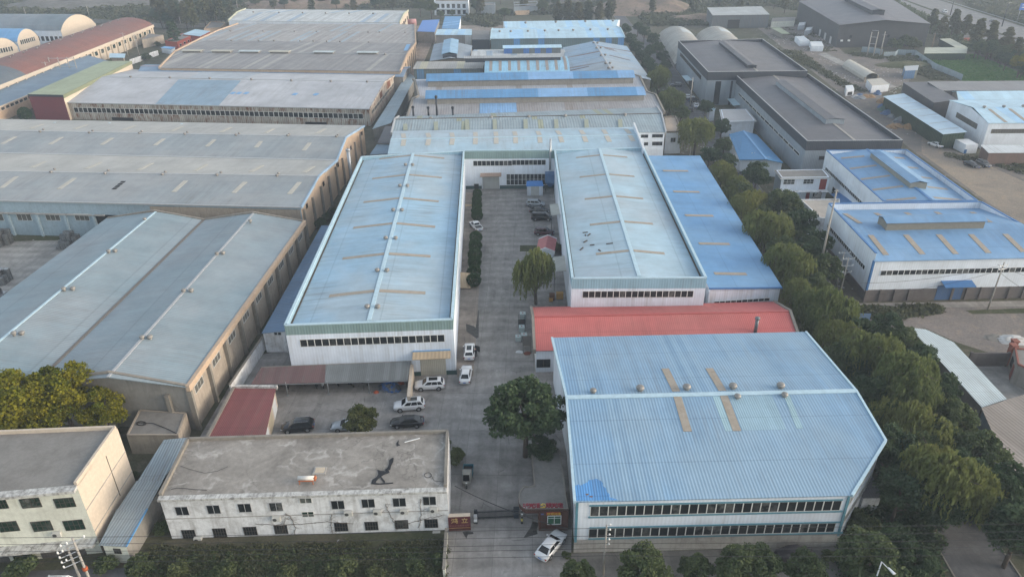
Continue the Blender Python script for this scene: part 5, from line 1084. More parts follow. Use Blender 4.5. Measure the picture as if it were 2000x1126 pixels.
# --- rotated blue gable hall
hz, hr = 8.0, 10.6
N0, N1 = at(1113, 143.5, hz), at(1099, 93, hz); F0, F1 = at(1272, 156, hz), at(1224, 90, hz); R0, R1 = at(1196.6, 140, hr), at(1160, 80.5, hr)
K4 = hall('rust_streaked_hall', 'blue gabled hall with rusty streaks, left of the far double row of trees', N1, N0, R1, R0, F1, F0, m_rusty_blue, None, dict(all=w_greyc), cap=t_cope); T = K4['T']
vents(T, K4['pn'], [(1159, 85.5), (1165, 95.5), (1173.5, 110), (1182.5, 125.5), (1188, 134.5)], 1.3); vents(T, K4['pf'], [(1167, 85.5), (1173.5, 95), (1182, 109), (1191.5, 125), (1196.5, 134)], 1.3)
for a_, b_ in (((1180, 94), (1213, 103)), ((1190, 108), (1238, 120)), ((1182, 93), (1238, 107)), ((1114, 138), (1150, 130))): skylight(T, K4['pf'] if a_[0] > 1170 else K4['pn'], a_, b_, 1.3, plain('rust_strip', (.14, .095, .085), .9))
# --- ice blue twin hall at the back
z5 = 8.5
K5 = gable('ice_blue_hall', 'ice blue twin-ridge hall with a teal front wall at the end of the tree row', ((957.8, 75.8), (1220.4, 72.8)), z5, ((960, 58.5), (1212, 55)), zr=10.2, roof=m_pb, walls=dict(n=sheet('wall_teal_patch', (.10, .155, .18), 1, .05, lap=50, alt=((.08, .22, .46), .2, 3)), all=t_blue), ends='lr', endm=t_pale); T = K5['T']
N0, N1 = K5['F0'], K5['F1']; N0 = lift(N0 + (N1 - N0) * .1, z5); R0, R1 = at(984, 42, 10.2), at(1208, 38.8, 10.2); F0, F1 = lift(R0 * 2 - N0, z5), lift(R1 * 2 - N1, z5); pq = plane_of(N0, N1, R1)
MB().slab([N0, N1, R1, R0], .14).build('roof', m_pb, T); MB().slab([R0, R1, F1, F0], .14).build('roof', m_pb, T)
I = inset([N0, N1, F1, F0], .25); mb = MB(); mb.poly([lift(I[1], 0), lift(I[2], 0), lift(I[2], z5 - .2), lift(mid(I[1], I[2]), 10), lift(I[1], z5 - .2)]); mb.poly([lift(I[2], 0), lift(I[3], 0), lift(I[3], z5 - .2), lift(I[2], z5 - .2)]); mb.poly([lift(I[3], 0), lift(I[0], 0), lift(I[0], z5 - .2), lift(mid(I[0], I[3]), 10), lift(I[3], z5 - .2)]); mb.build('wall', w_white2, T)
vents(T, K5['pn'], [(976, 63), (997.5, 63), (1031, 62.5), (1064, 61.5), (1091, 61), (1119.5, 60.5), (1153, 59.5), (1187, 59)], 1.5); vents(T, pq, [(1026.5, 46), (1085.5, 44.5), (1143, 43.5), (1197, 42)], 1.6)
# --- bright blue roofs near the road
lean('grey_store', 'grey walled store with a bright blue tarpaulin-like roof near the tank', [at(814.5, 61.5, 6), at(849, 62.7, 6), at(858.5, 38.2, 7), at(825, 40, 7)], w_greyc, plain('roof_vivid_blue', (.07, .19, .50), .5), 'store', over=.2)
lean('sky_blue_shed', 'sky blue roofed shed with a white side wall behind the ice blue hut', [at(862.6, 56, 4.5), at(895.5, 56.6, 5.5), at(900.5, 32, 5.5), at(869, 32, 4.5)], w_white2, m_bl, 'shed', over=.2)
lean('ice_blue_hut', 'white hut with an ice blue sheet roof in front of the sky blue shed', [at(850, 68.3, 6.5), at(921.5, 68.6, 6.5), at(921.5, 57, 7.5), at(854, 57, 7.5)], [sheet('wall_half_white', (.46, .48, .49), 1, .04, lap=50, alt=((.22, .22, .22), .5, 14)), w_greyc], m_pb, 'hut', over=.3)
N0, N1 = at(838.8, 119.5, 6.8), at(847.6, 86.5, 6.8); F0, F1 = at(917, 113.5, 6.8), at(922.7, 89.5, 6.8); R0, R1 = at(878, 113, 8.6), at(882, 80.5, 8.6)
K6 = hall('dark_skylight_shed', 'grey-blue gabled shed with a raised blue ridge and dark open panels behind the grey shed', N1, N0, R1, R0, F1, F0, sheet('roof_shed_grey_blue', (.26, .31, .36), .8, .04), None, dict(all=w_greyc), cat='shed'); T = K6['T']
monitor(T, R0 + (R1 - R0) * .06, R0 + (R1 - R0) * .9, 6, 1.2, sheet('roof_monitor_pale', (.25, .40, .54), .8, .04), w_char, .8, .5, .8)
flat('dark_flat_store', 'long low grey flat-roofed store left of the ice blue hall', [(922, 77.5), (956, 77.5), (956, 60), (922, 59.5)], 5.5, w_char2, w_conc2, .0, 'store')
o = thing('pink_tank', 'faded pink water tank standing at the right end of the white factory', 'tank', at(806, 61, 0)); c = Vector(o.location); MB().tube([c + Vector((-2.4, 0, 5.0)), c + Vector((2.4, 0, 5.0))], 1.9, 16).build('drum', plain('tank_pink', (.42, .22, .22), .6), o); MB().box((c.x, c.y, 0), (3.5, 2.6, 3.4)).build('stand', w_beam, o)
# --- houses at the top edge
v0, v1 = at(849, 30, 0), at(915, 30.5, 0); vd = Vector((0, 14, 0))
VL = flat('white_villa', 'white two-storey villa with dark balcony openings among trees at the top edge', None, 8.5, w_white2, w_conc2, .4, 'house', pts=[lift(v0, 8.5), lift(v1, 8.5), lift(v1 + vd, 8.5), lift(v0 + vd, 8.5)]); T = VL['T']; wv_ = VL['w'][0]
for k in range(6):
    for z0 in (.8, 4.6): a_ = v0 + (v1 - v0) * (.06 + k * .155); b_ = v0 + (v1 - v0) * (.15 + k * .155); window_unit(T, a_, b_, z0, z0 + 2.6, g_dark, f_dark, mull=1)
m = MB(); bar(m, lift(v0, 4.1) - Vector((0, .5, 0)), lift(v1, 4.1) - Vector((0, .5, 0)), 1.2, .2, .1); m.build('balcony', w_white2, T)
v0, v1 = at(938, 34, 0), at(967, 34, 0); flat('grey_villa', 'grey two-storey house with a pale roof terrace right of the white villa', None, 7, w_slate, w_conc2, .6, 'house', pts=[lift(v0, 7), lift(v1, 7), lift(v1 + vd, 7), lift(v0 + vd, 7)])
v0, v1 = at(1004, 29, 0), at(1050, 27, 0); H_ = flat('pale_farmhouse', 'pale grey farmhouse with an orange-beige yard wall at the top centre', None, 5, w_slate, w_conc2, .4, 'house', pts=[lift(v0, 6), lift(v1, 6), lift(v1 + vd, 6), lift(v0 + vd, 6)]); 
wallrun('farm_wall', 'orange-beige yard wall in front of the pale farmhouse', [at(1006, 30, 0), at(1034, 29, 0)], 2.8, w_tan)
# ================================================================== RIGHT SIDE
# --- charcoal halls
D1 = phall('charcoal_hall', 'farther charcoal-topped hall, with a tall dark entrance strip in its slate grey wall', [(1383, 140.8), (1577.5, 138.6), (1489.7, 76.4), (1325, 79.6)], 12.0, m_dark, w_slate, w_char, 3.0, w_char, t_cope, 'y', 1.3, 1.3, rcap=plain('cap_beige', (.3, .28, .25), .6), cope_w=.3); T = D1['T']
def monline(D, pa, pb, w, h, rm, wm, rise=.4):
    a = at(*pa, D['R0'].z); b = at(*pb, D['R0'].z); monitor(D['T'], a, b, w, h, rm, wm, rise, .3, .5)
monline(D1, (1411, 86), (1469, 133), 3.0, 1.0, m_dark, w_char)
win_px(T, D1['wl'], (1329, 104), (1370, 147), 110, 1, g_dark, f_dark, mull=8); c0 = on(1398, 158, D1['wn'])
panel(T, 'entrance_glazing', D1['wn'], (1398, 159), (1409, 159), 202, g_dark, .08, .3); panel(T, 'dark_corner_strip', D1['wn'], (1428, 158), (1432, 158), 205, w_char, .06, 0)
canopy(T, D1['wl'], (1343, 147), (1353, 157), 2.5, .2, t_pale); panel(T, 'doorway', D1['wl'], (1346.5, 152), (1355, 160), 185, d_hole, .05, 0.02)
D2 = phall('charcoal_hall', 'nearer charcoal-topped hall with a long low roof monitor, right of the blue tent-roofed shed', [(1576.4, 275.5), (1764, 274), (1579, 144), (1436, 145.5)], 10.5, m_dark, w_slate, w_char, 2.6, w_char, t_cope, 'y', 1.2, 1.2, rcap=MATS['cap_beige'], cope_w=.3); T = D2['T']
monline(D2, (1530, 164.5), (1630, 241), 5.2, 1.3, m_dark, w_slate, .3)
win_px(T, D2['wl'], (1443, 181), (1562, 299), 186, 14, g_dark, f_alu, fw=.1, gap=.2); canopy(T, D2['wl'], (1434, 192), (1446, 205), 2.5, .2, t_pale)
panel(T, 'doorway', D2['wn'], (1600, 305), (1612, 305), 312, d_hole, .05)
# --- dark hall top right
D3 = hall('anthracite_hall', 'huge anthracite hall with a grey ridge monitor by the highway', at(1560, 2.5, 11), at(1640, 49, 11), at(1650, -6, 13.5), at(1730.5, 39, 13.5), at(1738, -4.5, 11), at(1818, 46.5, 11), sheet('roof_anthracite', (.15, .15, .165), .9, .03, lap=50), None, dict(all=w_char2)); T = D3['T']
monitor(T, at(1660, 1, 13.6), at(1715, 28, 13.6), 6, 2.0, MATS['roof_anthracite'], w_char, .7, 1.0)
p0, p1 = D3['n1'], D3['f1']
for t in (.13, .55): u = p0 + (p1 - p0) * t; window_unit(T, lift(u, 0), lift(u + (p1 - p0) * .03, 0), 4.5, 6, g_dark, f_dark)
for t in (.02, .10): q = lift(p0 + (p1 - p0) * (t + .03), 3.0) + D3['wr'][1] * .3; MB().box((q.x, q.y, q.z), (1.1, .5, .8)).build('wall_fan', t_white, T, fix=True)
p0, p1 = D3['n0'], D3['n1']
for t in (.62, .74, .86): u, v = lift(p0 + (p1 - p0) * t, 0), lift(p0 + (p1 - p0) * (t + .035), 0); o_ = D3['wn'][1] * .08; MB().prism([u + o_, v + o_, v - o_, u - o_], [lift(u + o_, 3.5), lift(v + o_, 3.5), lift(v - o_, 3.5), lift(u - o_, 3.5)]).build('door', t_cope, T)
# --- grey hall with white roof
n0, n1 = at(1392, 30.3, 7.5), at(1503.5, 28.5, 7.5); q0, q1 = at(1381, 15, 8.5), at(1487, 12.5, 8.5)
D4 = lean('white_roofed_hall', 'grey hall with a pale single roof and a big dark doorway on the scrub plain', [n0, n1, q1, q0], sheet('wall_mid_grey', (.10, .115, .13), .9, .03, lap=50), sheet('roof_grey_white', (.36, .38, .38), .9, .03), 'hall', over=.2); T = D4['T']
panel(T, 'doorway', D4['w'][0], (1422, 39), (1445, 38.6), 53, d_hole, .08, 0.02)
o = flat('site_cabin', 'white site cabin against the front of the pale-roofed hall', None, 2.8, w_white2, t_white, .0, 'cabin', pts=[lift(p, 2.8) for p in (at(1393, 53.5, 0), at(1417, 53.2, 0), at(1417, 53.2, 0) + Vector((0, 4, 0)), at(1393, 53.5, 0) + Vector((0, 4, 0)))])
# --- blue parapet halls
D5 = phall('blue_roofed_hall', 'white-walled hall with a bright blue roof and a lengthwise monitor, behind the nearer blue one', [(1725.5, 393.5), (1910.8, 392), (1771, 292), (1613.5, 293.3)], 9.0, m_r56, w_white2, w_white2, 1.2, w_white2, t_blue, 'y', 1.2, 1.5, cope_w=.4, rcap=t_blue); T = D5['T']
for l, r in (((1643, 309), (1688, 305)), ((1660, 329.5), (1712, 323)), ((1680, 350.5), (1738, 343)), ((1704, 371), (1764, 363.5)), ((1732, 392), (1789, 386.5))): skylight(T, D5['pa'], l, r, 1.0)
for l, r in (((1736, 307), (1767, 309)), ((1760, 325.5), (1793, 328.5)), ((1786, 344.5), (1820, 348.5)), ((1811, 365), (1850, 369.5)), ((1824, 386), (1880, 391))): skylight(T, D5['pb'], l, r, 1.0)
monline(D5, (1713.5, 305.5), (1793, 366), 3.6, 1.2, m_r56, plain('monitor_wall_tan', (.22, .22, .19), .8), .5)
win_px(T, D5['wl'], (1613, 327), (1687, 394.5), 333, 24, g_dark, f_white); win_px(T, D5['wl'], (1627, 364), (1638, 374), 386, 2, g_dark, f_white, tr=.5)
canopy(T, D5['wl'], (1640, 376), (1664, 394), 2.2, .4, t_blue); panel(T, 'roller_door', D5['wl'], (1643, 381), (1662, 396), 404, d_blue, .05, .02)
D6 = phall('blue_roofed_hall', 'nearest bright blue roofed hall at right, with a crosswise monitor and grey brick base', [(1710.4, 495), (2085, 486.5), (1917, 393.5), (1617.7, 397)], 10.0, m_r56, w_white2, w_white2, 1.2, w_white2, t_blue, 'x', 1.4, 1.6, cope_w=.4, open_near=True, near_drop=1.5); T = D6['T']
for l, r in (((1650, 417), (1680, 436)), ((1710, 416), (1728, 426)), ((1769, 415), (1788, 425)), ((1828, 414), (1849, 424.5)), ((1898, 414), (1934, 434))): skylight(T, D6['pb'], l, r, 1.0)
for l, r in (((1700, 459), (1731, 498)), ((1769, 458.5), (1802, 496.5)), ((1833, 458), (1867, 496)), ((1896, 457.5), (1931, 494)), ((1963, 457), (1999, 492))): skylight(T, D6['pa'], l, r, 1.1)
monline(D6, (1722, 441), (1911, 437), 3.4, 1.4, m_r56, plain('monitor_wall_tan2', (.20, .19, .16), .8), .6)
win_px(T, D6['wl'], (1617, 438), (1690.5, 518), 446, 22, g_dark, f_white); win_px(T, D6['wn'], (1721, 527.5), (2030, 521), 537.5, 27, g_dark, f_white)
bs = on(1690, 566, D6['wn']).z; m = MB(); c0, c1, c2, c3 = D6['C']; n_ = D6['wn'][1] * .08; nl = D6['wl'][1] * .08
MB().prism([lift(c0 + n_, 0), lift(c1 + n_, 0), lift(c1, 0), lift(c0, 0)], [lift(c0 + n_, bs), lift(c1 + n_, bs), lift(c1, bs), lift(c0, bs)]).build('brick_base', w_brick, T); MB().prism([lift(c3 + nl, 0), lift(c0 + nl, 0), lift(c0, 0), lift(c3, 0)], [lift(c3 + nl, bs * .8), lift(c0 + nl, bs * .8), lift(c0, bs * .8), lift(c3, bs * .8)]).build('brick_base', w_brick, T)
for k in range(14): q = lift(c0 + (c1 - c0) * (k / 13), 0) + n_; MB().box((q.x, q.y - .1, 0), (.4, .35, bs + .05)).build('pilaster', w_brick, T) if not 4 <= k <= 5 else None
MB().box((c0.x, c0.y - .06, bs), (.35, .35, 8.6 - bs)).build('corner_trim', t_blue, T)
panel(T, 'roller_door', D6['wn'], (1832, 557), (1883, 556), 589, d_blue, .16, .02); canopy(T, D6['wn'], (1838, 548), (1898, 546.5), 1.8, .5, t_blue)
# --- white hall at right edge
z7 = 8.0
D7 = hall('white_gable_hall', 'white hall with an ice blue roof and stepped gable at the right edge', at(1931, 240.5, z7), at(2060, 239.5, z7), at(1901, 209.5, 9.6), at(2040, 208, 9.6), at(1853.5, 195.5, z7 + .2), at(2010, 194, z7 + .2), m_pb, None, dict(all=w_white2)); T = D7['T']
win_px(T, D7['wn'], (1937, 252.5), (2020, 251.5), 260.5, 4, g_pale, f_dark, mull=3); u = D7['wl']
p0, p1 = D7['f0'], D7['n0']; window_unit(T, lift(p0 + (p1 - p0) * .25, 0), lift(p0 + (p1 - p0) * .78, 0), 4.4, 6.0, g_pale, f_dark, mull=6)
vents(T, D7['pn'], [(1922, 211), (1960, 210), (1998, 209)], 1.2)
for l, r in (((1932, 213), (1965, 239)), ((1972, 212.5), (2006, 238.5))): skylight(T, D7['pn'], l, r, 1.0)
gable('ice_blue_back_hall', 'ice blue roofed hall just behind the white gable hall at the right edge', ((1872, 195), (2040, 193.5)), 7.5, ((1868, 178), (2020, 177)), zr=9.0, roof=m_pb, walls=dict(all=w_beam))
lean('dark_grey_hall', 'charcoal lean hall with pale window slots behind the white canopy', [at(1824, 200.5, 7), at(1871, 194.5, 7.6), at(1813, 159.5, 7.6), at(1763, 160.5, 7)], w_char2, m_dark, 'hall', over=.2)
lean('grey_back_hall', 'plain grey roofed hall farthest back in the group at the right edge', [at(1838, 177, 7.5), at(2050, 176, 7.5), at(2030, 157.5, 8.3), at(1811, 159, 8.3)], w_char2, sheet('roof_back_grey', (.22, .22, .225), .9, .03), 'hall', over=.2)
CN = lean('long_canopy', 'long pale blue canopy roof with dark green walls and heaped goods beside it', [at(1842, 262, 4.6), at(1889.5, 257.5, 5.0), at(1765.5, 182.3, 5.0), at(1725, 188, 4.6)], [w_dgreen, w_dgreen, w_dgreen, w_dgreen], sheet('roof_canopy_pale', (.46, .58, .66), .9, .03, lap=50), 'canopy', over=.4); T = CN['T']
for (x1, y1), (x2, y2) in (((1740, 194.5), (1774, 190.5)), ((1756, 204), (1792, 200)), ((1775, 215.5), (1814, 212)), ((1792, 227), (1831, 223)), ((1815, 241.5), (1853, 237)), ((1834, 253.5), (1873, 249))): skylight(T, CN['pr'], (x1, y1), (x2, y2), .3, t_cope, 'sheet_joint')
lean('brick_walled_shed', 'white-roofed shed with an old brick wall at the right edge below the white hall', [at(1931, 298.5, 3.6), at(2050, 298, 3.6), at(2040, 283, 4.0), at(1915, 283, 4.0)], masonry('brick_brown', (.17, .115, .095), (.1, .08, .07), .5), sheet('roof_white_clean', (.52, .55, .56), .9, .03), 'shed', over=.3)
o = flat('container_office', 'white container office with a blue door in front of the long canopy', None, 2.7, w_white2, t_white, .0, 'cabin', pts=[lift(p, 2.7) for p in (at(1861, 289, 0), at(1882, 300, 0), at(1906, 299.5, 0), at(1886, 288, 0))])
panel(o['T'], 'door', o['w'][1], (1884, 292), (1889, 292), 299, t_blue, .05, .05)
# --- barrel sheds behind the trees
A0, A1 = at(1285, 70, 1.5), at(1318, 127, 1.5)
for p, q, k, h, lb in ((A0, at(1361, 79, 1.5), 1.0, 6.0, 'weathered grey barrel-roofed shed between the tree row and the charcoal hall'), (at(1356, 75, 1.5), at(1436, 78, 1.5), .6, 6.5, 'second weathered barrel-roofed shed, just behind the charcoal hall')):
    d = (A1 - A0) * k; arch('barrel_shed', lb, p + d, p, q + d, q, h, sheet('roof_barrel_old', (.33, .32, .29), .6, .08, alt=((.42, .46, .48), .2, 4), dirt=(.2, .14, .1), dirt_amt=.5), w_greyc, w_greyc, 'barrel shed')
# --- houses beside the tree row
WH = flat('white_flat_house', 'white house with a pale flat roof in front of the nearer charcoal hall', [(1414, 237.5), (1474, 235.5), (1456, 213.5), (1408, 214.5)], 5.0, w_white2, masonry('roof_pale', (.44, .43, .42), (.3, .29, .28), .4, run=False), .12, 'house', lip=.5, lipm=w_white2); T = WH['T']
for k in range(3): c0, c3 = WH['C'][3], WH['C'][0]; u = lift(c0 + (c3 - c0) * (.12 + k * .3), 0); v = lift(c0 + (c3 - c0) * (.30 + k * .3), 0); window_unit(T, u, v, 1.8, 3.6, g_dark, f_dark, mull=1)
lean('white_guard_hut', 'narrow white hut with a pale blue roof left of the white flat house', [at(1386, 215.5, 4), at(1398, 213.5, 4), at(1393, 207, 4.3), at(1381, 208, 4.3)], w_white2, m_pb, 'hut', over=.2)
N0, N1, R0, R1, F0, F1 = at(1444, 312, 4.2), at(1424, 262, 4.2), at(1497, 311, 5.8), at(1451.5, 255, 5.8), at(1530, 318, 4.2), at(1478, 263, 4.2)
hall('blue_tent_shed', 'bright blue gable-roofed shed wedged between the tree row and the charcoal hall', N1, N0, R1, R0, F1, F0, plain('roof_tent_blue', (.045, .19, .38), .5), None, dict(all=w_white2), cap=t_rib, cat='shed')
H1 = flat('white_two_storey_house', 'white two-storey house with a grey roof and red doorway beside the bright blue hall', [(1527, 347.5), (1620, 346.5), (1607, 331.5), (1516, 333)], 6.4, [w_white2, w_white2, w_white2, w_slate], w_conc2, .15, 'house', lip=.4, lipm=w_old); T = H1['T']; wh = H1['w'][0]
win_px(T, wh, (1531, 350.5), (1553, 350), 360, 1, g_dark, f_white, mull=2, tr=.5); win_px(T, wh, (1570, 350), (1590, 349.5), 359, 1, g_dark, f_white, mull=2, tr=.5); panel(T, 'door', wh, (1603, 349), (1616, 348.5), 367, plain('door_red', (.22, .03, .025), .5), .06, 3.3)
panel(T, 'door', wh, (1575, 376), (1582, 376), 386, MATS['door_red'], .06, .05); win_px(T, wh, (1588, 376), (1592, 376), 384, 1, g_dark, f_white)
a_, b_ = lift(H1['C'][0], 3.2), lift(H1['C'][1], 3.2); MB().slab([a_ + wh[1] * 1.4, b_ + wh[1] * 1.4, b_, a_], .18).build('balcony', w_old, T)
q0, q1 = b_ + wh[1] * 1.5 + Vector((-2.2, 0, 0)), b_ + wh[1] * 1.5 + Vector((-6, -1.5, 0)); m = MB()
for k in range(10): t = k / 10; c = q0 + (q1 - q0) * t; m.box((c.x, c.y, 0), (.5, 1.0, 3.1 * (1 - t) + .1))
m.build('stairs', w_conc2, T)
lean('white_courtyard_hut', 'white hut with a slate blue roof in the yard of the white two-storey house', [at(1538, 377.5, 3.0), at(1564, 377.5, 3.0), at(1557, 362, 3.3), at(1526, 362, 3.3)], w_white2, sheet('roof_hut_blue', (.16, .23, .30), .6, .03), 'hut', over=.2)
H2 = flat('beige_roofed_house', 'house with a beige flat roof at the corner of the nearest bright blue hall', [(1602, 428), (1640, 428), (1640, 390), (1563, 391.5)], 5.6, w_old, masonry('roof_beige_pale', (.46, .41, .35), (.25, .22, .19), .4, run=False), .3, 'house'); T = H2['T']
c3, c0 = H2['C'][3], H2['C'][0]
for k in range(4): u = lift(c3 + (c0 - c3) * (.08 + k * .24), 0); v = lift(c3 + (c0 - c3) * (.17 + k * .24), 0); window_unit(T, u, v, 3.0, 4.4, g_dark, f_dark)
# --- pale sheet shed, cement tile roof, small red trimmed house
PS = [at(1918, 795, 4.0), at(1966.5, 778.5, 4.0), at(1863, 668, 4.0), at(1808, 642.5, 4.0), at(1778, 639.5, 4.0)]
T = thing('pale_sheet_shed', 'long pale grey sheet-roofed shed with a cut corner, right of the dark trees', 'shed', lift(mid(PS[0], PS[3]), 0)); MB().slab(PS, .1).build('roof', m_pale, T); I = inset(PS, .25); mb = MB()
for k in range(5): mb.poly([lift(I[k], 0), lift(I[(k + 1) % 5], 0), lift(I[(k + 1) % 5], 3.85), lift(I[k], 3.85)])
mb.build('wall', w_greyc, T)
lean('cement_roofed_shed', 'shed with a brownish grey cement sheet roof at the right edge below the pale shed', [at(1975, 925, 3.4), at(2110, 900, 3.4), at(2040, 757, 4.2), at(1917, 796, 4.2)], w_slate, m_fc, 'shed', over=.2)
RH = flat('red_trimmed_house', 'grey house with red trim and a cluttered flat roof at the right edge', [(1987, 712), (2060, 745), (2075, 690), (1981, 680)], 3.4, w_greyc, w_conc2, .25, 'house', parm=w_brickr); T = RH['T']
w4 = RH['w'][3]; c3, c0 = RH['C'][3], RH['C'][0]
window_unit(T, lift(c3 + (c0 - c3) * .2, 0), lift(c3 + (c0 - c3) * .5, 0), 1.1, 2.6, g_dark, f_dark, mull=2); u, v = lift(c3 + (c0 - c3) * .6, 0), lift(c3 + (c0 - c3) * .82, 0); MB().prism([u + w4[1] * .05, v + w4[1] * .05, v, u], [lift(u + w4[1] * .05, 2.4), lift(v + w4[1] * .05, 2.4), lift(v, 2.4), lift(u, 2.4)]).build('door', plain('door_red_brown', (.16, .04, .03), .5), T)
wallrun('brick_yard_wall', 'grey block wall with pillars closing the concrete yard at right', [at(1890, 714, 0), at(1962, 714, 0)], 2.5, w_brick, pil=3.0)
for x, y, lb in ((1966, 711, 'nearer the grey wall'), (1969, 702, 'behind the other one')):
    c = at(x, y, 0); o = thing('gate_pier', 'dark red gate pier of the concrete yard, ' + lb, 'gate pier', c, None); MB().box((c.x, c.y, 0), (.8, .8, 3.6)).build('shaft', w_brickr, o); MB().box((c.x, c.y, 3.6), (1.0, 1.0, .25)).build('cap', w_brickr, o)
wallrun('blue_barrier', 'short blue site barrier on the verge between the willows and the gravel yard', [at(1665, 629, 0), at(1697, 629, 0)], 1.8, plain('barrier_blue', (.10, .17, .28), .6), .1)
# ================================================================== GROUND
def sheet_px(name, pts, m, k):
    return struct(name, MB().poly([at(x, y, .004 + .006 * k) for x, y in pts][::-1] if False else ccw([at(x, y, 0) for x, y in pts], .004 + .006 * k)), m)
def ccw(P, z):
    if sum(P[i].x * P[(i + 1) % len(P)].y - P[(i + 1) % len(P)].x * P[i].y for i in range(len(P))) < 0: P = P[::-1]
    return [Vector((p.x, p.y, z)) for p in P]
def soil(name, a, b, c, s1=.05, s2=.5, litter=0.0, rough=.95):
    if name in MATS: return MATS[name]
    s = NT(name, rough, .1)
    c1 = s.mix(s.ramp(s.noise(s1, 7, rough=.7, dist=.8), .38, .62), a, b); c1 = s.mix(s.ramp(s.noise(s2, 6, rough=.75), .52, .68), c1, c)
    c1 = s.scalecol(c1, s.ramp(s.noise(2.5, 5, rough=.8), .3, .7, .75, 1.25))
    if litter:
        v = s.n('TexVoronoi'); s.set(v.inputs['Vector'], s.pos); v.inputs['Scale'].default_value = .55
        c1 = s.mix(s.math('MULTIPLY', s.math('LESS_THAN', v.outputs['Distance'], .16), s.math('GREATER_THAN', s.noise(.06, 3), .56)), c1, (litter, litter, litter))
    s.col(c1); s.bump(s.noise(.9, 8, rough=.7), .35, .6); return s.m
g_ = soil('ground_soil', (.105, .095, .07), (.06, .07, .038), (.16, .135, .105), .03, .35, .3)
m = MB()
struct('ground', m.poly([(-3000, -600, 0), (3000, -600, 0), (3000, 5000, 0), (-3000, 5000, 0)]), g_)
pave = slabs('drive_concrete', (.245, .234, .222), (4.6, 9.0), .010, rad(2)); pave2 = slabs('yard_concrete', (.27, .262, .245), (7, 7), .006, rad(-2), .3, .3); pave3 = slabs('apron_concrete', (.25, .215, .185), (3.5, 5.5), .008, 0, .5, .7)
gravel = soil('gravel_yard', (.235, .205, .185), (.165, .15, .14), (.27, .225, .18), .06, .4); dirt = soil('dirt_yard', (.20, .175, .155), (.14, .13, .12), (.25, .20, .15), .05, .35, .45)
weeds = soil('weedy_verge', (.075, .08, .045), (.05, .06, .03), (.13, .11, .08), .12, .6); asph = slabs('road_asphalt', (.105, .105, .108), (3.6, 40), .006, rad(-30), .4, .4)
sheet_px('driveway', [(862, 1145), (1112, 1145), (1140, 600), (1095, 368), (900, 368), (880, 600), (480, 700), (380, 870), (880, 870)], pave, 1)
sheet_px('hall_apron', [(892, 736), (925, 734), (936, 560), (938, 376), (908, 376), (895, 560)], pave3, 2)
sheet_px('loading_yard', [(-260, 478), (240, 466), (330, 430), (60, 640), (-260, 760)], pave2, 1)
sheet_px('front_pavement', [(1105, 1145), (1112, 1080), (1650, 1066), (1720, 1145)], slabs('pavement_concrete', (.15, .145, .135), (3, 3), .008, 0, .4, .5), 2)
sheet_px('front_road', [(-100, 1118), (250, 1108), (300, 1160), (-100, 1170)], asph, 1)
road = [(1950, 1160), (1868, 1030), (1776, 900), (1668, 700), (1590, 560), (1480, 400), (1365, 232), (1300, 130), (1222, 48), (1195, 12)]
L = []; Rr = []
for k, p in enumerate(road):
    a, b = at(*road[max(k - 1, 0)], 0), at(*road[min(k + 1, len(road) - 1)], 0); d = (b - a).normalized(); s_ = Vector((-d.y, d.x, 0)) * 3.6; c = at(*p, 0); L.append(c + s_); Rr.append(c - s_)
mb = MB()
for k in range(len(road) - 1): mb.poly([lift(Rr[k], .012), lift(Rr[k + 1], .012), lift(L[k + 1], .012), lift(L[k], .012)])
struct('side_road', mb, asph)
mb = MB()
for k in range(len(road) - 1):
    for S, sg in ((L, 1), (Rr, -1)):
        a, b = S[k], S[k + 1]; d = (b - a).normalized(); n = Vector((-d.y, d.x, 0)) * sg * .15; mb.ext([(p.x, p.y) for p in (a, b, b + n, a + n)], 0, .13)
struct('kerb', mb, w_beam)
mb = MB()
for k in range(1):
    for i in range(1):
        c = mid(L[0], Rr[0]); e = mid(L[1], Rr[1]); f = lambda t: c + (e - c) * t
        if k == 0: a, b = f(i / 6), f(i / 6 + .08); d = (b - a).normalized(); n = Vector((-d.y, d.x, 0)) * .07; mb.poly([lift(a - n, .017), lift(b - n, .017), lift(b + n, .017), lift(a + n, .017)])
struct('road_markings', mb, t_white)
sheet_px('gravel_yard', [(1600, 604), (2600, 588), (2600, 900), (1868, 668), (1806, 640), (1655, 668)], gravel, 1)
sheet_px('concrete_yard', [(1880, 716), (1985, 712), (2200, 760), (1975, 800)], pave2, 2)
sheet_px('verge', [(1675, 602), (1850, 597), (1842, 612), (1760, 622), (1690, 622)], weeds, 2); sheet_px('verge', [(1885, 606), (2100, 598), (2100, 610), (1900, 613)], weeds, 2)
sheet_px('pavement', [(1672, 592), (2150, 585), (2150, 596), (1690, 602)], slabs('pavement_pale', (.27, .25, .225), (2, 2), .01), 3)
sheet_px('dirt_yard', [(1480, 55), (1600, 150), (1790, 300), (1930, 400), (2200, 560), (2200, 330), (1925, 320), (1860, 297), (1720, 185), (1775, 160), (1790, 115), (1650, 105), (1590, 45)], dirt, 1)
sheet_px('dirt_track', [(1800, 300), (1930, 395), (2200, 560), (2200, 440), (1990, 350), (1890, 305), (1800, 268)], soil('track_dirt', (.28, .235, .185), (.20, .175, .15), (.33, .26, .19), .06, .25), 2)
sheet_px('concrete_track', [(1597, 106), (1612, 103), (1752, 170), (1735, 172)], pave2, 3)
sheet_px('highway', [(1690, -9), (1770, 19), (1850, 54), (1960, 90), (2150, 148), (2150, 100), (2000, 53), (1868, 11), (1805, -9)], slabs('highway_asphalt', (.20, .195, .19), (60, 60), .002), 1)
mb = MB(); P = [at(x, y, 0) for x, y in ((1740, -9), (1815, 18), (1905, 52), (2000, 80), (2150, 124))]
for k in range(4): bar(mb, P[k], P[k + 1], 2.0, 0, .2)
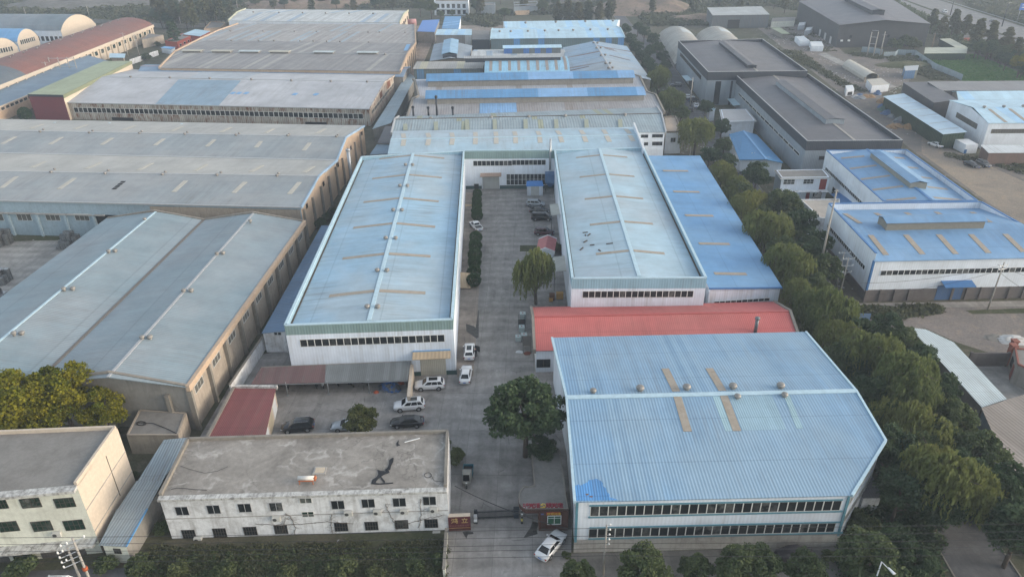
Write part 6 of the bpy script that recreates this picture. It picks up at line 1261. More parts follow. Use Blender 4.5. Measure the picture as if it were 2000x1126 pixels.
struct('highway_kerb', mb, weeds)
sheet_px('vegetable_field', [(1797, 113), (1905, 105), (2050, 165), (1885, 162)], soil('crop_rows', (.05, .13, .03), (.075, .14, .04), (.10, .085, .045), .12, .3), 2)
sheet_px('works_lane', [(735, 258), (770, 258), (845, 82), (825, 60), (800, 130)], pave3, 1)
sheet_px('planting_bed', [(1016, 479), (1053, 479), (1053, 491), (1015, 491)], weeds, 3)
sheet_px('back_road', [(800, 62), (960, 62), (960, 56), (1200, 58), (1192, 10), (1180, 10), (1186, 50), (810, 50)], pave3, 2)
# stains on the paving
wet = soil('wet_stain', (.075, .073, .07), (.06, .06, .058), (.10, .095, .09), .3, 1, 0, .5)
for pts in ([(929, 640), (934, 606), (935, 605), (935, 658), (931, 661), (911, 647), (910, 632), (917, 634), (926, 637)], [(1040, 1017), (1053, 1021), (1048, 1033), (1050, 1042), (1040, 1045), (1022, 1050), (1030, 1038), (1036, 1030)], [(903, 1038), (912, 1037), (924, 1038), (925, 1042), (914, 1043), (911, 1051), (907, 1045)]): sheet_px('damp_patch', pts, wet, 3)
# ================================================================== VEHICLES
def paint(name, c, rough=.25, metal=.0):
    if name in MATS: return MATS[name]
    s = NT(name, rough, .5, metal); s.b.inputs['Coat Weight'].default_value = .5; s.b.inputs['Coat Roughness'].default_value = .08
    s.col(s.scalecol(c, s.ramp(s.noise(1.2, 4), .3, .7, .93, 1.05))); return s.m
P_W, P_B, P_S, P_M, P_G = paint('paint_white', (.66, .67, .68)), paint('paint_black', (.012, .012, .014)), paint('paint_silver', (.34, .37, .40), .3, .4), paint('paint_maroon', (.055, .014, .022)), paint('paint_grey', (.10, .105, .11), .3, .3)
tyre = plain('tyre', (.016, .016, .016), .85); rim = plain('rim_alloy', (.32, .33, .34), .35, .5, .6); cgl = plain('car_glass', (.010, .012, .014), .08, .6); tl_m = plain('tail_lamp', (.28, .015, .015), .3); hl_m = plain('head_lamp', (.55, .57, .6), .15); pl_m = plain('plate_blue_car', (.04, .13, .45), .4); cdark = plain('car_trim_black', (.02, .02, .022), .5)
KIND = {
 'sedan': dict(st=[(-2.42, .66, .42, .80), (-2.30, .82, .30, .95), (-1.6, .90, .22, 1.00), (-.6, .92, .20, .97), (.6, .92, .20, .94), (1.3, .90, .20, .92), (1.95, .86, .22, .84), (2.30, .76, .28, .72), (2.44, .58, .38, .60)], cab=(-1.95, 1.15, -1.15, .30, .90, 1.44, .82, .60), wb=(-1.42, 1.42), wr=.33),
 'suv': dict(st=[(-2.30, .74, .45, 1.02), (-2.20, .86, .34, 1.10), (-1.5, .93, .26, 1.12), (-.5, .94, .24, 1.10), (.6, .94, .24, 1.08), (1.2, .93, .24, 1.06), (1.85, .90, .27, 1.0), (2.20, .80, .34, .88), (2.34, .62, .45, .74)], cab=(-2.22, 1.20, -1.75, .42, 1.04, 1.68, .86, .66), wb=(-1.38, 1.38), wr=.37),
 'van': dict(st=[(-2.50, .80, .42, 1.10), (-2.42, .92, .32, 1.18), (-1.5, .95, .24, 1.18), (0, .96, .24, 1.16), (1.2, .95, .24, 1.12), (1.9, .91, .26, 1.0), (2.35, .82, .32, .86), (2.50, .66, .42, .74)], cab=(-2.46, 1.85, -2.30, .95, 1.10, 1.88, .90, .74), wb=(-1.5, 1.55), wr=.35),
 'mpv': dict(st=[(-2.35, .76, .42, 1.02), (-2.25, .86, .30, 1.10), (-1.5, .90, .22, 1.10), (0, .91, .22, 1.06), (1.1, .90, .22, 1.02), (1.8, .86, .24, .92), (2.2, .76, .30, .80), (2.34, .6, .40, .68)], cab=(-2.28, 1.45, -2.0, .55, 1.0, 1.70, .84, .66), wb=(-1.38, 1.42), wr=.33),
 'pickup': dict(st=[(-2.65, .86, .55, .98), (-2.55, .92, .45, 1.04), (-.6, .93, .32, 1.04), (.6, .94, .30, 1.06), (1.3, .93, .30, 1.08), (2.1, .90, .34, 1.02), (2.5, .80, .42, .90), (2.62, .64, .5, .78)], cab=(-.75, 1.45, -.55, .62, 1.0, 1.72, .86, .68), wb=(-1.6, 1.55), wr=.38)}
def car(kind, px, heading, body, label, group=None, sunroof=False, roofrail=False, z=0.0, glassy=True, opened=False):
    K = KIND[kind]; loc = at(px[0], px[1], z); loc.z = .02
    T = thing('parked_car', label, 'car', (0, 0, 0), group)
    mb = MB(); n = 10
    for x, w, zb, zt in K['st']:
        mb.v += [(x, y, q) for y, q in ((-w * .86, zb), (-w, zb + .14), (-w, zt - .22), (-w * .96, zt - .08), (-w * .80, zt), (w * .80, zt), (w * .96, zt - .08), (w, zt - .22), (w, zb + .14), (w * .86, zb))]
    S = len(K['st'])
    for k in range(S - 1):
        for j in range(n): q = (j + 1) % n; mb.f.append((k * n + j, k * n + q, (k + 1) * n + q, (k + 1) * n + j)); mb.mi.append(0); mb.sm.append(True)
    mb.f += [tuple(range(n)), tuple((S - 1) * n + j for j in reversed(range(n)))]; mb.mi += [0, 0]; mb.sm += [False, False]
    mb.build('body', body, T, fix=True)
    b0, b1, t0, t1, zb, zt, wb, wt = K['cab']; tm = (t0 + t1) / 2
    base = [(b0, -wb, zb), (b1, -wb, zb), (b1, wb, zb), (b0, wb, zb)]; top = [(t0, -wt, zt - .04), (t1, -wt, zt - .04), (t1, wt, zt - .04), (t0, wt, zt - .04)]; crown = [(t0 + .14, -wt * .75, zt + .02), (t1 - .16, -wt * .75, zt + .02), (t1 - .16, wt * .75, zt + .02), (t0 + .14, wt * .75, zt + .02)]
    mb = MB(); mb.prism(base, top, 0, False); i = len(mb.v) - 4; mb.v += crown
    for k in range(4): q = (k + 1) % 4; mb.f.append((i + k, i + q, i + 4 + q, i + 4 + k)); mb.mi.append(0); mb.sm.append(True)
    mb.f.append((i + 4, i + 5, i + 6, i + 7)); mb.mi.append(0); mb.sm.append(True)
    mb.build('roof', body, T, bevel=.035, fix=True)
    V = Vector
    def gl(name, a, b, c, d, u0, u1, v0, v1, m=cgl):
        P = lambda u, v: (V(a) * (1 - u) + V(b) * u) * (1 - v) + (V(d) * (1 - u) + V(c) * u) * v
        q = [P(u0, v0), P(u1, v0), P(u1, v1), P(u0, v1)]; nn = (q[1] - q[0]).cross(q[3] - q[0]).normalized() * .015; cen = sum(q, V()) / 4
        if nn.dot(cen - V((tm, 0, zb))) < 0: nn = -nn
        mb = MB(); mb.prism([p - nn * .5 for p in q], [p + nn for p in q]); return mb.build(name, m, T, fix=True)
    gl('windscreen', base[1], base[2], top[2], top[1], .08, .92, .12, .93); gl('rear_window', base[3], base[0], top[0], top[3], .10, .90, .25 if kind != 'sedan' else .1, .92)
    for s_ in (0, 1):
        a, b, c, d = (base[0], base[1], top[1], top[0]) if s_ == 0 else (base[3], base[2], top[2], top[3])
        cuts = [(.10, .50), (.53, .90)] if kind in ('sedan', 'pickup') else [(.05, .26), (.29, .58), (.61, .90)]
        for u0, u1 in cuts: gl('side_window', a, b, c, d, u0, u1, .14, .88)
    for x in K['wb']:
        for sy in (-1, 1):
            w0 = max(w for _, w, _, _ in K['st']) - .02; r = K['wr']; mb = MB(); mb.tube([(x, sy * (w0 - .20), r), (x, sy * (w0 + .02), r)], r, 16); o = mb.build('wheel', tyre, T)
            MB().tube([(x, sy * (w0 - .05), r), (x, sy * (w0 + .035), r)], r * .62, 12).build('rim', rim, o, off=(0, 0, 0))
            MB().tube([(x, sy * (w0 - .12), r + .02), (x, sy * (w0 + .012), r + .02)], r * 1.16, 16).build('wheel_arch', cdark, T)
    xf, xr = K['st'][-2], K['st'][1]
    for sy in (-1, 1):
        MB().box((xf[0] - .05, sy * xf[1] * .80, xf[3] - .22), (.28, .34, .14), sy * -.35).build('headlight', hl_m, T, bevel=.03, fix=True); MB().box((xr[0] - .03, sy * xr[1] * .80, xr[3] - .30), (.14, .36, .17), sy * .2).build('tail_light', tl_m, T, bevel=.02, fix=True)
        MB().box((b1 - .45, sy * (wb + .13), zb + .02), (.16, .22, .15)).build('mirror', body, T, bevel=.03, fix=True)
    MB().box((K['st'][0][0] + .0, 0, .62 if kind != 'sedan' else .55), (.06, .46, .13)).build('licence_plate', pl_m, T); MB().box((K['st'][-1][0] + .0, 0, .42), (.06, .46, .12)).build('licence_plate', pl_m, T)
    MB().box((K['st'][-1][0] - .02, 0, .55), (.10, .8, .12)).build('grille', cdark, T)
    if sunroof: MB().box(((t0 + t1) / 2 + .1, 0, zt - .0), ((t1 - t0) * .62, wt * 1.25, .035)).build('sunroof', cgl, T)
    if roofrail:
        for sy in (-1, 1): MB().tube([(t0 + .15, sy * wt * .9, zt + .04), (t1 - .1, sy * wt * .9, zt + .04)], .025, 6).build('roof_rail', rim, T)
    if kind == 'pickup':
        MB().box((-1.68, 0, 1.02), (1.65, 1.5, .035)).build('bed', cdark, T)
        for q in (((-1.68, .84, 1.0), (1.8, .10, .12)), ((-1.68, -.84, 1.0), (1.8, .10, .12)), ((-2.56, 0, 1.0), (.1, 1.6, .12))): MB().box(*q).build('bed_side', body, T)
    if opened: MB().box((.45, -1.34, .35), (.95, .07, 1.05), rad(58)).build('open_door', cdark, T, fix=True)
    T.location = loc; T.rotation_euler = (0, 0, heading); return T
def hd(p, q): a, b = at(*p, 0), at(*q, 0); return math.atan2(b.y - a.y, b.x - a.x)
cy = 'cars parked in the courtyard and yard'
car('suv', (917, 692), rad(91), P_W, 'white SUV with a dark glass roof and its driver door open beside the drive', sunroof=True, opened=True)
car('sedan', (910, 736), rad(88), P_W, 'white saloon with a bare white roof parked behind the white SUV on the drive')
car('suv', (840, 757), rad(184), P_W, 'white SUV with a dark sunroof parked in front of the beige roller door', sunroof=True)
car('suv', (800, 797), rad(187), P_W, 'white SUV with a dark sunroof between the other white SUV and the black saloon', sunroof=True, roofrail=True)
car('sedan', (796, 829), rad(183), P_B, 'glossy black saloon parked behind the office, right of the round-crowned tree')
car('suv', (583, 838), rad(188), P_B, 'black SUV parked alone behind the left half of the office', roofrail=True)
car('sedan', (681, 836), rad(184), P_S, 'silver car mostly hidden behind the round-crowned tree in the yard')
car('sedan', (1076, 1070), hd((1062, 1084), (1090, 1050)), P_W, 'white saloon parked at an angle in front of the gatehouse')
car('pickup', (930, 446), hd((942, 458), (919, 432)), P_W, 'white pickup with an open black bed beside the clipped shrubs')
car('mpv', (1046, 402), rad(-3), P_S, 'silver minivan nearest the blue-roofed booth in the courtyard')
car('sedan', (1053, 415), rad(-4), P_B, 'dark saloon half hidden between the silver minivan and the black van')
car('van', (1058, 429), rad(-3), P_B, 'black van with a long silver window line parked in the courtyard')
car('suv', (1063, 458), rad(-5), P_M, 'dark maroon SUV parked beside the little red-roofed pump house')
car('suv', (105, 1152), rad(180), P_W, 'white car cut by the bottom edge below the cream building', sunroof=True)
car('mpv', (889, 1168), rad(90), P_W, 'white car roof cut by the bottom edge, left of the gate road')
car('mpv', (1064, 1168), rad(88), P_W, 'white car roof cut by the bottom edge, below the angled white saloon')
car('sedan', (1826, 286), hd((1838, 290), (1812, 281)), P_W, 'white saloon standing on the dirt track near the white container office')
car('sedan', (1897, 325), hd((1882, 319), (1912, 330)), P_B, 'black saloon, left one of two dark cars on the dirt track')
car('suv', (1919, 324), hd((1904, 317), (1934, 330)), P_G, 'dark grey SUV, right one of two dark cars on the dirt track')
car('suv', (1321, 169), hd((1332, 168), (1308, 167)), P_G, 'grey SUV under the farther charcoal hall, beside the tree row')
car('sedan', (1345, 192), hd((1335, 190), (1356, 191)), P_W, 'white saloon parked crosswise near the lamp post by the charcoal hall')
car('suv', (1354, 199), hd((1346, 200), (1362, 197)), P_B, 'black SUV between the white saloon and the white SUV at the charcoal hall')
car('suv', (1359, 209), rad(80), P_W, 'white SUV seen from behind at the foot of the charcoal hall', sunroof=True)
car('suv', (1349, 217), rad(75), P_B, 'dark car half under the willow left of the white SUV seen from behind')
car('sedan', (1438, 343), rad(125), P_G, 'dark car on the side road glimpsed between the trees')
car('van', (1845, 25), hd((1830, 19), (1860, 30)), P_W, 'white van on the highway, left of the far lamp post')
car('sedan', (1937, 43), hd((1950, 48), (1924, 38)), P_G, 'dark car on the far lane of the highway')
# covered car
T = thing('covered_car', 'car under a dark grey cover beside the plinth of the front blue hall', 'covered car', (0, 0, 0))
mb = MB(); st = [(-2.3, .75, .1, .7), (-2.1, .9, .1, 1.0), (-1.5, .92, .1, 1.25), (-.8, .9, .1, 1.62), (.3, .9, .1, 1.62), (1.0, .92, .1, 1.15), (1.8, .9, .1, .98), (2.2, .8, .1, .7)]
for x, w, zb, zt in st: mb.v += [(x, y, q) for y, q in ((-w * 1.02, zb), (-w, zt * .6), (-w * .8, zt * .93), (-w * .4, zt), (w * .4, zt), (w * .8, zt * .93), (w, zt * .6), (w * 1.02, zb))]
for k in range(7):
    for j in range(8): q = (j + 1) % 8; mb.f.append((k * 8 + j, k * 8 + q, k * 8 + 8 + q, k * 8 + 8 + j)); mb.mi.append(0); mb.sm.append(True)
mb.f += [tuple(range(8)), tuple(56 + j for j in reversed(range(8)))]; mb.mi += [0, 0]; mb.sm += [False, False]
mb.build('cover', plain('cover_cloth', (.045, .04, .045), .8), T, fix=True)
for x in (-1.4, 1.4):
    for sy in (-1, 1): MB().tube([(x, sy * .72, .32), (x, sy * .94, .32)], .32, 14).build('wheel', tyre, T)
T.location = at(1553, 1090, 0); T.rotation_euler = (0, 0, rad(4))
# cargo tricycle
T = thing('cargo_tricycle', 'three-wheeled cargo tricycle with a grey cab and teal bed by the office end', 'tricycle', (0, 0, 0)); teal = plain('teal_paint', (.03, .13, .17), .5); tg = plain('cab_grey', (.22, .22, .20), .5)
MB().box((-1.0, 0, .55), (1.7, 1.2, .06)).build('bed_floor', cdark, T)
for c, s_ in (((-1.0, .6, .55), (1.7, .05, .4)), ((-1.0, -.6, .55), (1.7, .05, .4)), ((-1.85, 0, .55), (.05, 1.2, .4)), ((-.15, 0, .55), (.05, 1.2, .5))): MB().box(c, s_).build('bed_side', teal, T)
MB().prism([(-.1, -.58, .5), (1.15, -.45, .5), (1.15, .45, .5), (-.1, .58, .5)], [(-.1, -.55, 1.75), (.75, -.45, 1.75), (.75, .45, 1.75), (-.1, .55, 1.75)]).build('cab', tg, T, bevel=.06, fix=True)
MB().prism([(1.09, -.38, .98), (1.13, -.38, .98), (1.13, .38, .98), (1.09, .38, .98)], [(.80, -.36, 1.65), (.84, -.36, 1.65), (.84, .36, 1.65), (.80, .36, 1.65)]).build('windscreen', cgl, T)
MB().tube([(1.25, -.07, .28), (1.25, .07, .28)], .28, 14).build('front_wheel', tyre, T); MB().lathe([(.10, 0), (.13, .1), (.05, .16)], (1.2, 0, .72), 10).build('headlight', hl_m, T)
MB().box((1.2, 0, .5), (.35, .22, .08)).build('mudguard', tg, T)
for sy in (-1, 1): MB().tube([(-1.1, sy * .45, .28), (-1.1, sy * .6, .28)], .28, 14).build('rear_wheel', tyre, T)
T.location = at(913, 938, 0) + Vector((0, 0, .01)); T.rotation_euler = (0, 0, rad(-92)); T.scale = (1.1, 1.1, 1.1)
# two-wheelers under the carport
def scooter(px, ang, body, label):
    T = thing('electric_scooter', label, 'scooter', (0, 0, 0), 'scooters under the carport')
    for x in (-.6, .62): MB().tube([(x, -.05, .25), (x, .05, .25)], .25, 12).build('wheel', tyre, T)
    MB().prism([(-.75, -.14, .35), (.1, -.14, .28), (.1, .14, .28), (-.75, .14, .35)], [(-.8, -.12, .68), (-.05, -.12, .62), (-.05, .12, .62), (-.8, .12, .68)]).build('body', body, T, bevel=.04, fix=True)
    MB().box((-.42, 0, .66), (.65, .24, .09)).build('seat', cdark, T, bevel=.03, fix=True); MB().prism([(.3, -.16, .3), (.42, -.16, .3), (.42, .16, .3), (.3, .16, .3)], [(.42, -.17, .9), (.52, -.17, .9), (.52, .17, .9), (.42, .17, .9)]).build('front_shield', body, T)
    MB().tube([(.6, 0, .3), (.42, 0, 1.0)], .03, 6).build('fork', t_galv, T); MB().tube([(.40, -.33, 1.02), (.44, 0, .98), (.40, .33, 1.02)], .022, 6).build('handlebar', cdark, T); MB().box((-.85, 0, .72), (.3, .3, .26)).build('rear_box', body, T)
    T.location = at(*px, 0); T.rotation_euler = (0, 0, ang); return T
for k, (px, bm, lb) in enumerate((((564, 755), P_B, 'black scooter leftmost under the carport roof'), ((618, 754), P_B, 'black scooter left of the white one under the carport'), ((630, 754), P_W, 'white scooter under the carport near the middle post'), ((657, 750), P_S, 'silver scooter right of the middle carport post'), ((686, 753), P_B, 'black scooter between the two right carport posts'), ((713, 750), P_G, 'grey scooter beside the right carport post'))): scooter(px, rad(-80 + 9 * k), bm, lb)
# blue tarpaulin heap
def heap(name, label, cat, px, rx, ry, h, m, seed, n=9, group=None, parent_mats=None):
    r = random.Random(seed); c = at(*px, 0); mb = MB(); rows = 6
    ph = [r.uniform(.75, 1.2) for _ in range(n * 3)]
    for k in range(rows + 1):
        t = k / rows
        for j in range(n * 2): a = math.pi * j / n; q = ph[(j + k) % len(ph)] * (1 - t * .92); mb.v.append((c.x + rx * q * math.cos(a), c.y + ry * q * math.sin(a), h * (1 - (1 - t) ** 1.7) * r.uniform(.85, 1.08)))
    w = n * 2
    for k in range(rows):
        for j in range(w): q = (j + 1) % w; mb.f.append((k * w + j, k * w + q, k * w + w + q, k * w + w + j)); mb.mi.append(0); mb.sm.append(False)
    mb.f.append(tuple(rows * w + j for j in range(w))); mb.mi.append(0); mb.sm.append(False)
    return tag(mb.build(name, m, None), label, cat, group)
tarp = NT('tarpaulin_blue', .45, .4); tarp.col(tarp.mix(tarp.ramp(tarp.noise(.8, 4), .47, .55), (.03, .12, .34), (.09, .095, .10))); tarp.bump(tarp.noise(2.5, 5), .2, .8)
heap('tarpaulin_heap', 'goods under a blue and grey tarpaulin at the right end of the carport', 'tarpaulin', (761, 757), 1.9, 1.5, 1.35, tarp.m, 4)
heap('orange_sack', 'orange sack lying at the left foot of the tarpaulin heap', 'sack', (735, 766), .5, .4, .35, plain('sack_orange', (.40, .09, .04), .8), 9, 6); heap('orange_sack', 'orange sack behind the right side of the tarpaulin heap', 'sack', (783, 748), .6, .5, .5, plain('sack_orange', (.40, .09, .04), .8), 10, 6)
# ================================================================== YARD THINGS
# metal ingot bundles
ing = NT('ingot_metal', .35, .5, .85); ing.col(ing.scalecol((.42, .43, .44), ing.ramp(ing.noise(3, 4), .3, .7, .55, 1.15)))
def bundle():
    o = thing('ingot_bundle', 'x', 'ingot bundle', (0, 0, 0), 'ingot bundles stacked in the loading yard'); mb = MB(); r = random.Random(2)
    for k in range(6):
        for j in range(5):
            d = (j - 2) * .19; q = r.uniform(-.02, .02)
            mb.box((d + q, q, k * .14), (.165, .94, .125)) if k % 2 else mb.box((q, d + q, k * .14), (.94, .165, .125))
    mb.build('ingots', ing.m, o); b = MB(); b.box((0, .2, -.002), (.97, .03, .85)); b.build('strap', cdark, o); return proto(o)
ib = None
def stack(px, cols, lab, ang=0.05):
    global ib
    base = at(*px, 0)
    for ix, row in enumerate(cols):
        for iy, h in enumerate(row):
            for k in range(h):
                p = base + Vector((ix * 1.08, iy * 1.08, k * .87)); lb = lab
                if ib is None: ib = bundle(); ib.location = p; ib['label'] = lb
                else: dup(ib, p, ang * ((k + ix) % 3 - 1), lb)
stack((117, 486), [[1, 2, 3], [2, 3, 4], [2, 4, 4], [1, 3, 3]], 'grey metal ingot bundle in the stack beside the slate blue roof')
stack((-8, 482), [[3, 4, 4], [3, 4, 4], [0, 3, 4]], 'grey metal ingot bundle in the stack against the blue wall at the left edge')
stack((-14, 556), [[2, 3, 3], [2, 3, 3], [2, 2, 3]], 'pale metal ingot bundle in the middle stack at the left edge')
stack((-22, 596), [[2, 2, 2], [2, 2, 3], [1, 2, 2]], 'pale metal ingot bundle in the nearest stack at the left edge')
# liquid totes by the red shed
def tote():
    o = thing('liquid_tote', 'x', 'tote', (0, 0, 0), 'caged liquid totes beside the red-roofed shed'); MB().box((0, 0, .16), (1.0, 1.15, .95)).build('tank', plain('tote_plastic', (.42, .50, .50), .4), o, bevel=.06, fix=True); MB().lathe([(.12, 1.1), (.12, 1.17)], (0, 0, 0), 12).build('lid', plain('lid_red', (.3, .05, .04)), o)
    for k in range(4): c = [(-.51, -.58), (.51, -.58), (.51, .58), (-.51, .58)][k]; MB().tube([(c[0], c[1], .1), (c[0], c[1], 1.12)], .025, 6).build('cage_post', t_galv, o)
    for z in (.35, .65, .95): MB().tube([(-.53, -.6, z), (.53, -.6, z), (.53, .6, z), (-.53, .6, z), (-.53, -.6, z)], .018, 5).build('cage_rail', t_galv, o)
    MB().box((0, 0, 0), (1.05, 1.2, .13)).build('pallet', t_galv, o); return proto(o)
tp_ = tote(); tp_.location = at(1019, 647, 0); tp_['label'] = 'caged white tote with a red cap, below the black cage'; dup(tp_, at(1023.5, 662, 0), .05, 'caged white tote standing against the dark bench by the red shed'); dup(tp_, at(1012, 665, 0), .1, 'caged white tote nearest the drive, left of its neighbour', s=.9); dup(tp_, at(1021, 621, 0), 0, 'caged tote at the back of the row, behind the black cage')
o = thing('black_cage', 'black steel mesh cage beside the left end of the red-roofed shed', 'cage', at(1019, 634, 0)); c = Vector(o.location)
for x in (-.6, .6):
    for y in (-.9, .9): MB().tube([(c.x + x, c.y + y, 0), (c.x + x, c.y + y, 1.6)], .04, 6).build('post', t_dark, o)
for z in (.1, .55, 1.05, 1.58): MB().tube([(c.x - .6, c.y - .9, z), (c.x + .6, c.y - .9, z), (c.x + .6, c.y + .9, z), (c.x - .6, c.y + .9, z), (c.x - .6, c.y - .9, z)], .03, 5).build('rail', t_dark, o)
MB().box((c.x, c.y, .05), (1.1, 1.7, .6)).build('load', cdark, o)
o = thing('dark_bench', 'dark lean-to bench with a grey board top against the red shed gable', 'bench', at(1029, 680, 0)); c = Vector(o.location)
MB().box((c.x, c.y, 1.5), (1.5, 3.0, .08)).build('top', plain('board_dark', (.10, .09, .08), .9), o)
for x in (-.65, .65):
    for y in (-1.4, 1.4): MB().box((c.x + x, c.y + y, 0), (.08, .08, 1.5)).build('leg', t_dark, o)
heap('white_bag', 'crumpled white plastic bag lying on the drive beside the dark bench', 'bag', (1015, 687), .7, .4, .3, t_white, 3, 6); heap('rust_heap', 'small heap of rusty scraps under the front end of the dark bench', 'scrap heap', (1030, 690), .7, .5, .4, plain('scrap_rust', (.16, .05, .03), .9), 5, 6)
# crates near the willow
for px, s_, m_, lb in (((1093, 583), (1.3, .9, 1.2), plain('crate_yellow', (.36, .20, .05), .7), 'yellow crate by the pale blue hall corner, right of the rusty one'), ((1078, 585), (1.0, .9, 1.1), plain('crate_rust', (.12, .055, .03), .8), 'rusty brown crate between the willow and the yellow crate'), ((1076, 588), (.7, .6, .5), plain('crate_yellow', (.36, .20, .05), .7), 'low yellow box in front of the rusty crate')):
    c = at(*px, 0); o = thing('storage_crate', lb, 'crate', c); MB().box((c.x, c.y, .1), s_).build('shell', m_, o, bevel=.03, fix=True); MB().box((c.x, c.y, 0), (s_[0] * .9, s_[1] * .9, .1)).build('skid', t_dark, o); MB().box((c.x, c.y, s_[2] + .1), (s_[0] + .06, s_[1] + .06, .05)).build('lid', m_, o)
# booth, dust collector, pump house
b0, b1 = at(1029, 382, 0), at(1060, 381.5, 0); dpt = Vector((0, 2.6, 0))
o = lean('guard_booth', 'white metal booth with a blue roof standing in front of the courtyard facade', [lift(b0, 2.7) - Vector((.15, .3, 0)), lift(b1, 2.7) + Vector((.15, -.3, 0)), lift(b1 + dpt, 3.1), lift(b0 + dpt, 3.1)], w_white, plain('booth_blue', (.05, .20, .50), .5), 'booth', over=.15)
p = wall_plane(b0, b1); panel(o['T'], 'door', o['w'][0], (1037, 364), (1053, 364), 381, plain('booth_door', (.42, .43, .42), .5), .05, .05)
c = at(1074, 374, 0); o = thing('dust_collector', 'blue dust collector box on legs in the back right corner of the courtyard', 'dust collector', c)
MB().box((c.x, c.y, 2.6), (2.6, 2.0, 2.6)).build('housing', plain('collector_blue', (.05, .13, .26), .5), o, bevel=.05, fix=True); MB().prism([(c.x - .3, c.y - .3, 1.4), (c.x + .3, c.y - .3, 1.4), (c.x + .3, c.y + .3, 1.4), (c.x - .3, c.y + .3, 1.4)], [(c.x - 1.2, c.y - .9, 2.6), (c.x + 1.2, c.y - .9, 2.6), (c.x + 1.2, c.y + .9, 2.6), (c.x - 1.2, c.y + .9, 2.6)]).build('hopper', MATS['collector_blue'], o)
for x in (-1.1, 1.1):
    for y in (-.8, .8): MB().box((c.x + x, c.y + y, 0), (.14, .14, 2.6)).build('leg', t_dark, o)
q = at(1073.5, 368, 0); MB().tube([(q.x, q.y, 5.2), (q.x, q.y, 13.5)], .28, 10).build('exhaust_stack', t_galv, o)
R0, R1 = at(1070, 459, 3.1), at(1065, 484, 3.1); hw = 2.0
N0, N1 = lift(R1, 2.2) + Vector((-hw, 0, 0)), lift(R0, 2.2) + Vector((-hw, 0, 0)); F0, F1 = lift(R1, 2.2) + Vector((hw, 0, 0)), lift(R0, 2.2) + Vector((hw, 0, 0))
hall('pump_house', 'little pump house with a pink-red gable roof edged in white, between maroon SUV and willow', N1, N0, R0, R1, F1, F0, plain('roof_pink_red', (.40, .13, .13), .6), None, dict(all=w_white2), cat='hut', ends='lr', endm=t_white, endw=.3, endh=.1)
# things at the right-hand dirt yard
def cabin(name, label, px4, h, wm, rm, cat='cabin', doorm=None):
    P = [at(x, y, 0) for x, y in px4]; return flat(name, label, None, h, wm, rm, .0, cat, pts=[lift(p, h) for p in P])
c1 = cabin('white_cabin', 'pair of white site cabins joined side by side on the dirt yard', [(1700, 182), (1734, 178.5), (1718, 166), (1690, 169)], 2.8, w_white2, fib2); panel(c1['T'], 'door', c1['w'][3], (1698.5, 176), (1700, 177), 181, t_blue, .05, .05)
c2 = flat('tunnel_shelter', 'long pale tunnel shelter with an open end beside the concrete track', None, .5, w_beam, w_conc2, .0, 'shelter', pts=[lift(at(x, y, 0), .5) for x, y in ((1688, 160), (1713, 156), (1664, 128), (1645, 133))])
T = c2['T']; P = c2['C']; d1, d2 = P[0], P[1]; back = [P[3], P[2]]
mb = MB(); seg = 8
def tun(A, B, k): t = k / seg; return lift(A + (B - A) * t, 1.8 + 1.3 * math.sin(math.pi * t) ** .7 if 0 < t < 1 else 1.6)
for k in range(seg): mb.poly([tun(P[0], P[1], k), tun(P[0], P[1], k + 1), tun(P[3], P[2], k + 1), tun(P[3], P[2], k)])
mb.poly([lift(P[0], .3), tun(P[0], P[1], 0), tun(P[3], P[2], 0), lift(P[3], .3)]); mb.poly([lift(P[1], .3), tun(P[0], P[1], seg), tun(P[3], P[2], seg), lift(P[2], .3)]); mb.poly([lift(P[3], 0), lift(P[2], 0)] + [tun(P[3], P[2], k) for k in range(seg, -1, -1)])
mb.build('cover', fib2, T)
for a in (P[0], P[1]): MB().box((a.x, a.y, 0), (.5, .5, 1.9)).build('post', fib, T)
c3 = cabin('small_white_box', 'small white open-fronted box body standing on the dirt yard edge', [(1651, 188), (1666, 186), (1663, 178), (1649, 179)], 2.4, w_white2, t_white, 'box body'); panel(c3['T'], 'opening', c3['w'][0], (1656, 180), (1665, 179), 186, d_hole, .05, .2)
c4 = cabin('blue_hut', 'blue hut with a grey flat roof at the back of the dirt yard', [(1764, 154.5), (1788, 153.5), (1791, 143), (1762, 145)], 3.4, sheet('hut_blue', (.08, .17, .32), 1, .06, lap=50, alt=((.20, .20, .16), .3, 2.5)), t_cope, 'hut'); panel(c4['T'], 'doorway', c4['w'][3], (1761.5, 146), (1763, 148), 153, d_hole, .05, .05)
for px4, lb in (([(1561, 90.5), (1580, 90), (1568, 80), (1551, 81)], 'rust-stained white container, left of its neighbours on the dirt yard'), ([(1583, 100.5), (1607, 101), (1603, 91), (1580, 91.5)], 'white container nearest the concrete track'), ([(1570, 70), (1582, 68.5), (1586, 62), (1574, 63)], 'white container standing beside the anthracite hall wall'), ([(1557, 59.5), (1570, 58.5), (1573, 52), (1560, 53)], 'white and blue container at the corner of the anthracite hall')): cabin('shipping_container', lb, px4, 2.6, w_white2, t_white, 'container')
cabin('beige_hut', 'low beige hut with a flat roof left of the anthracite hall', [(1505, 54), (1550, 52), (1552, 44), (1507, 46)], 3.2, w_cream2, w_conc2, 'hut')
o = lean('sage_shelter', 'small shelter with a sage green roof in the scrub left of the containers', [at(1527, 66, 2.6), at(1543, 66, 2.6), at(1524, 54, 2.9), at(1506, 54.5, 2.9)], w_beam, m_green, 'shelter', over=.7)
wl_ = [at(x, y, 0) for x, y in ((1725, 112), (1747, 111), (1752, 107), (1786, 108), (1800, 118), (1825, 135), (1850, 145), (1878, 157))]
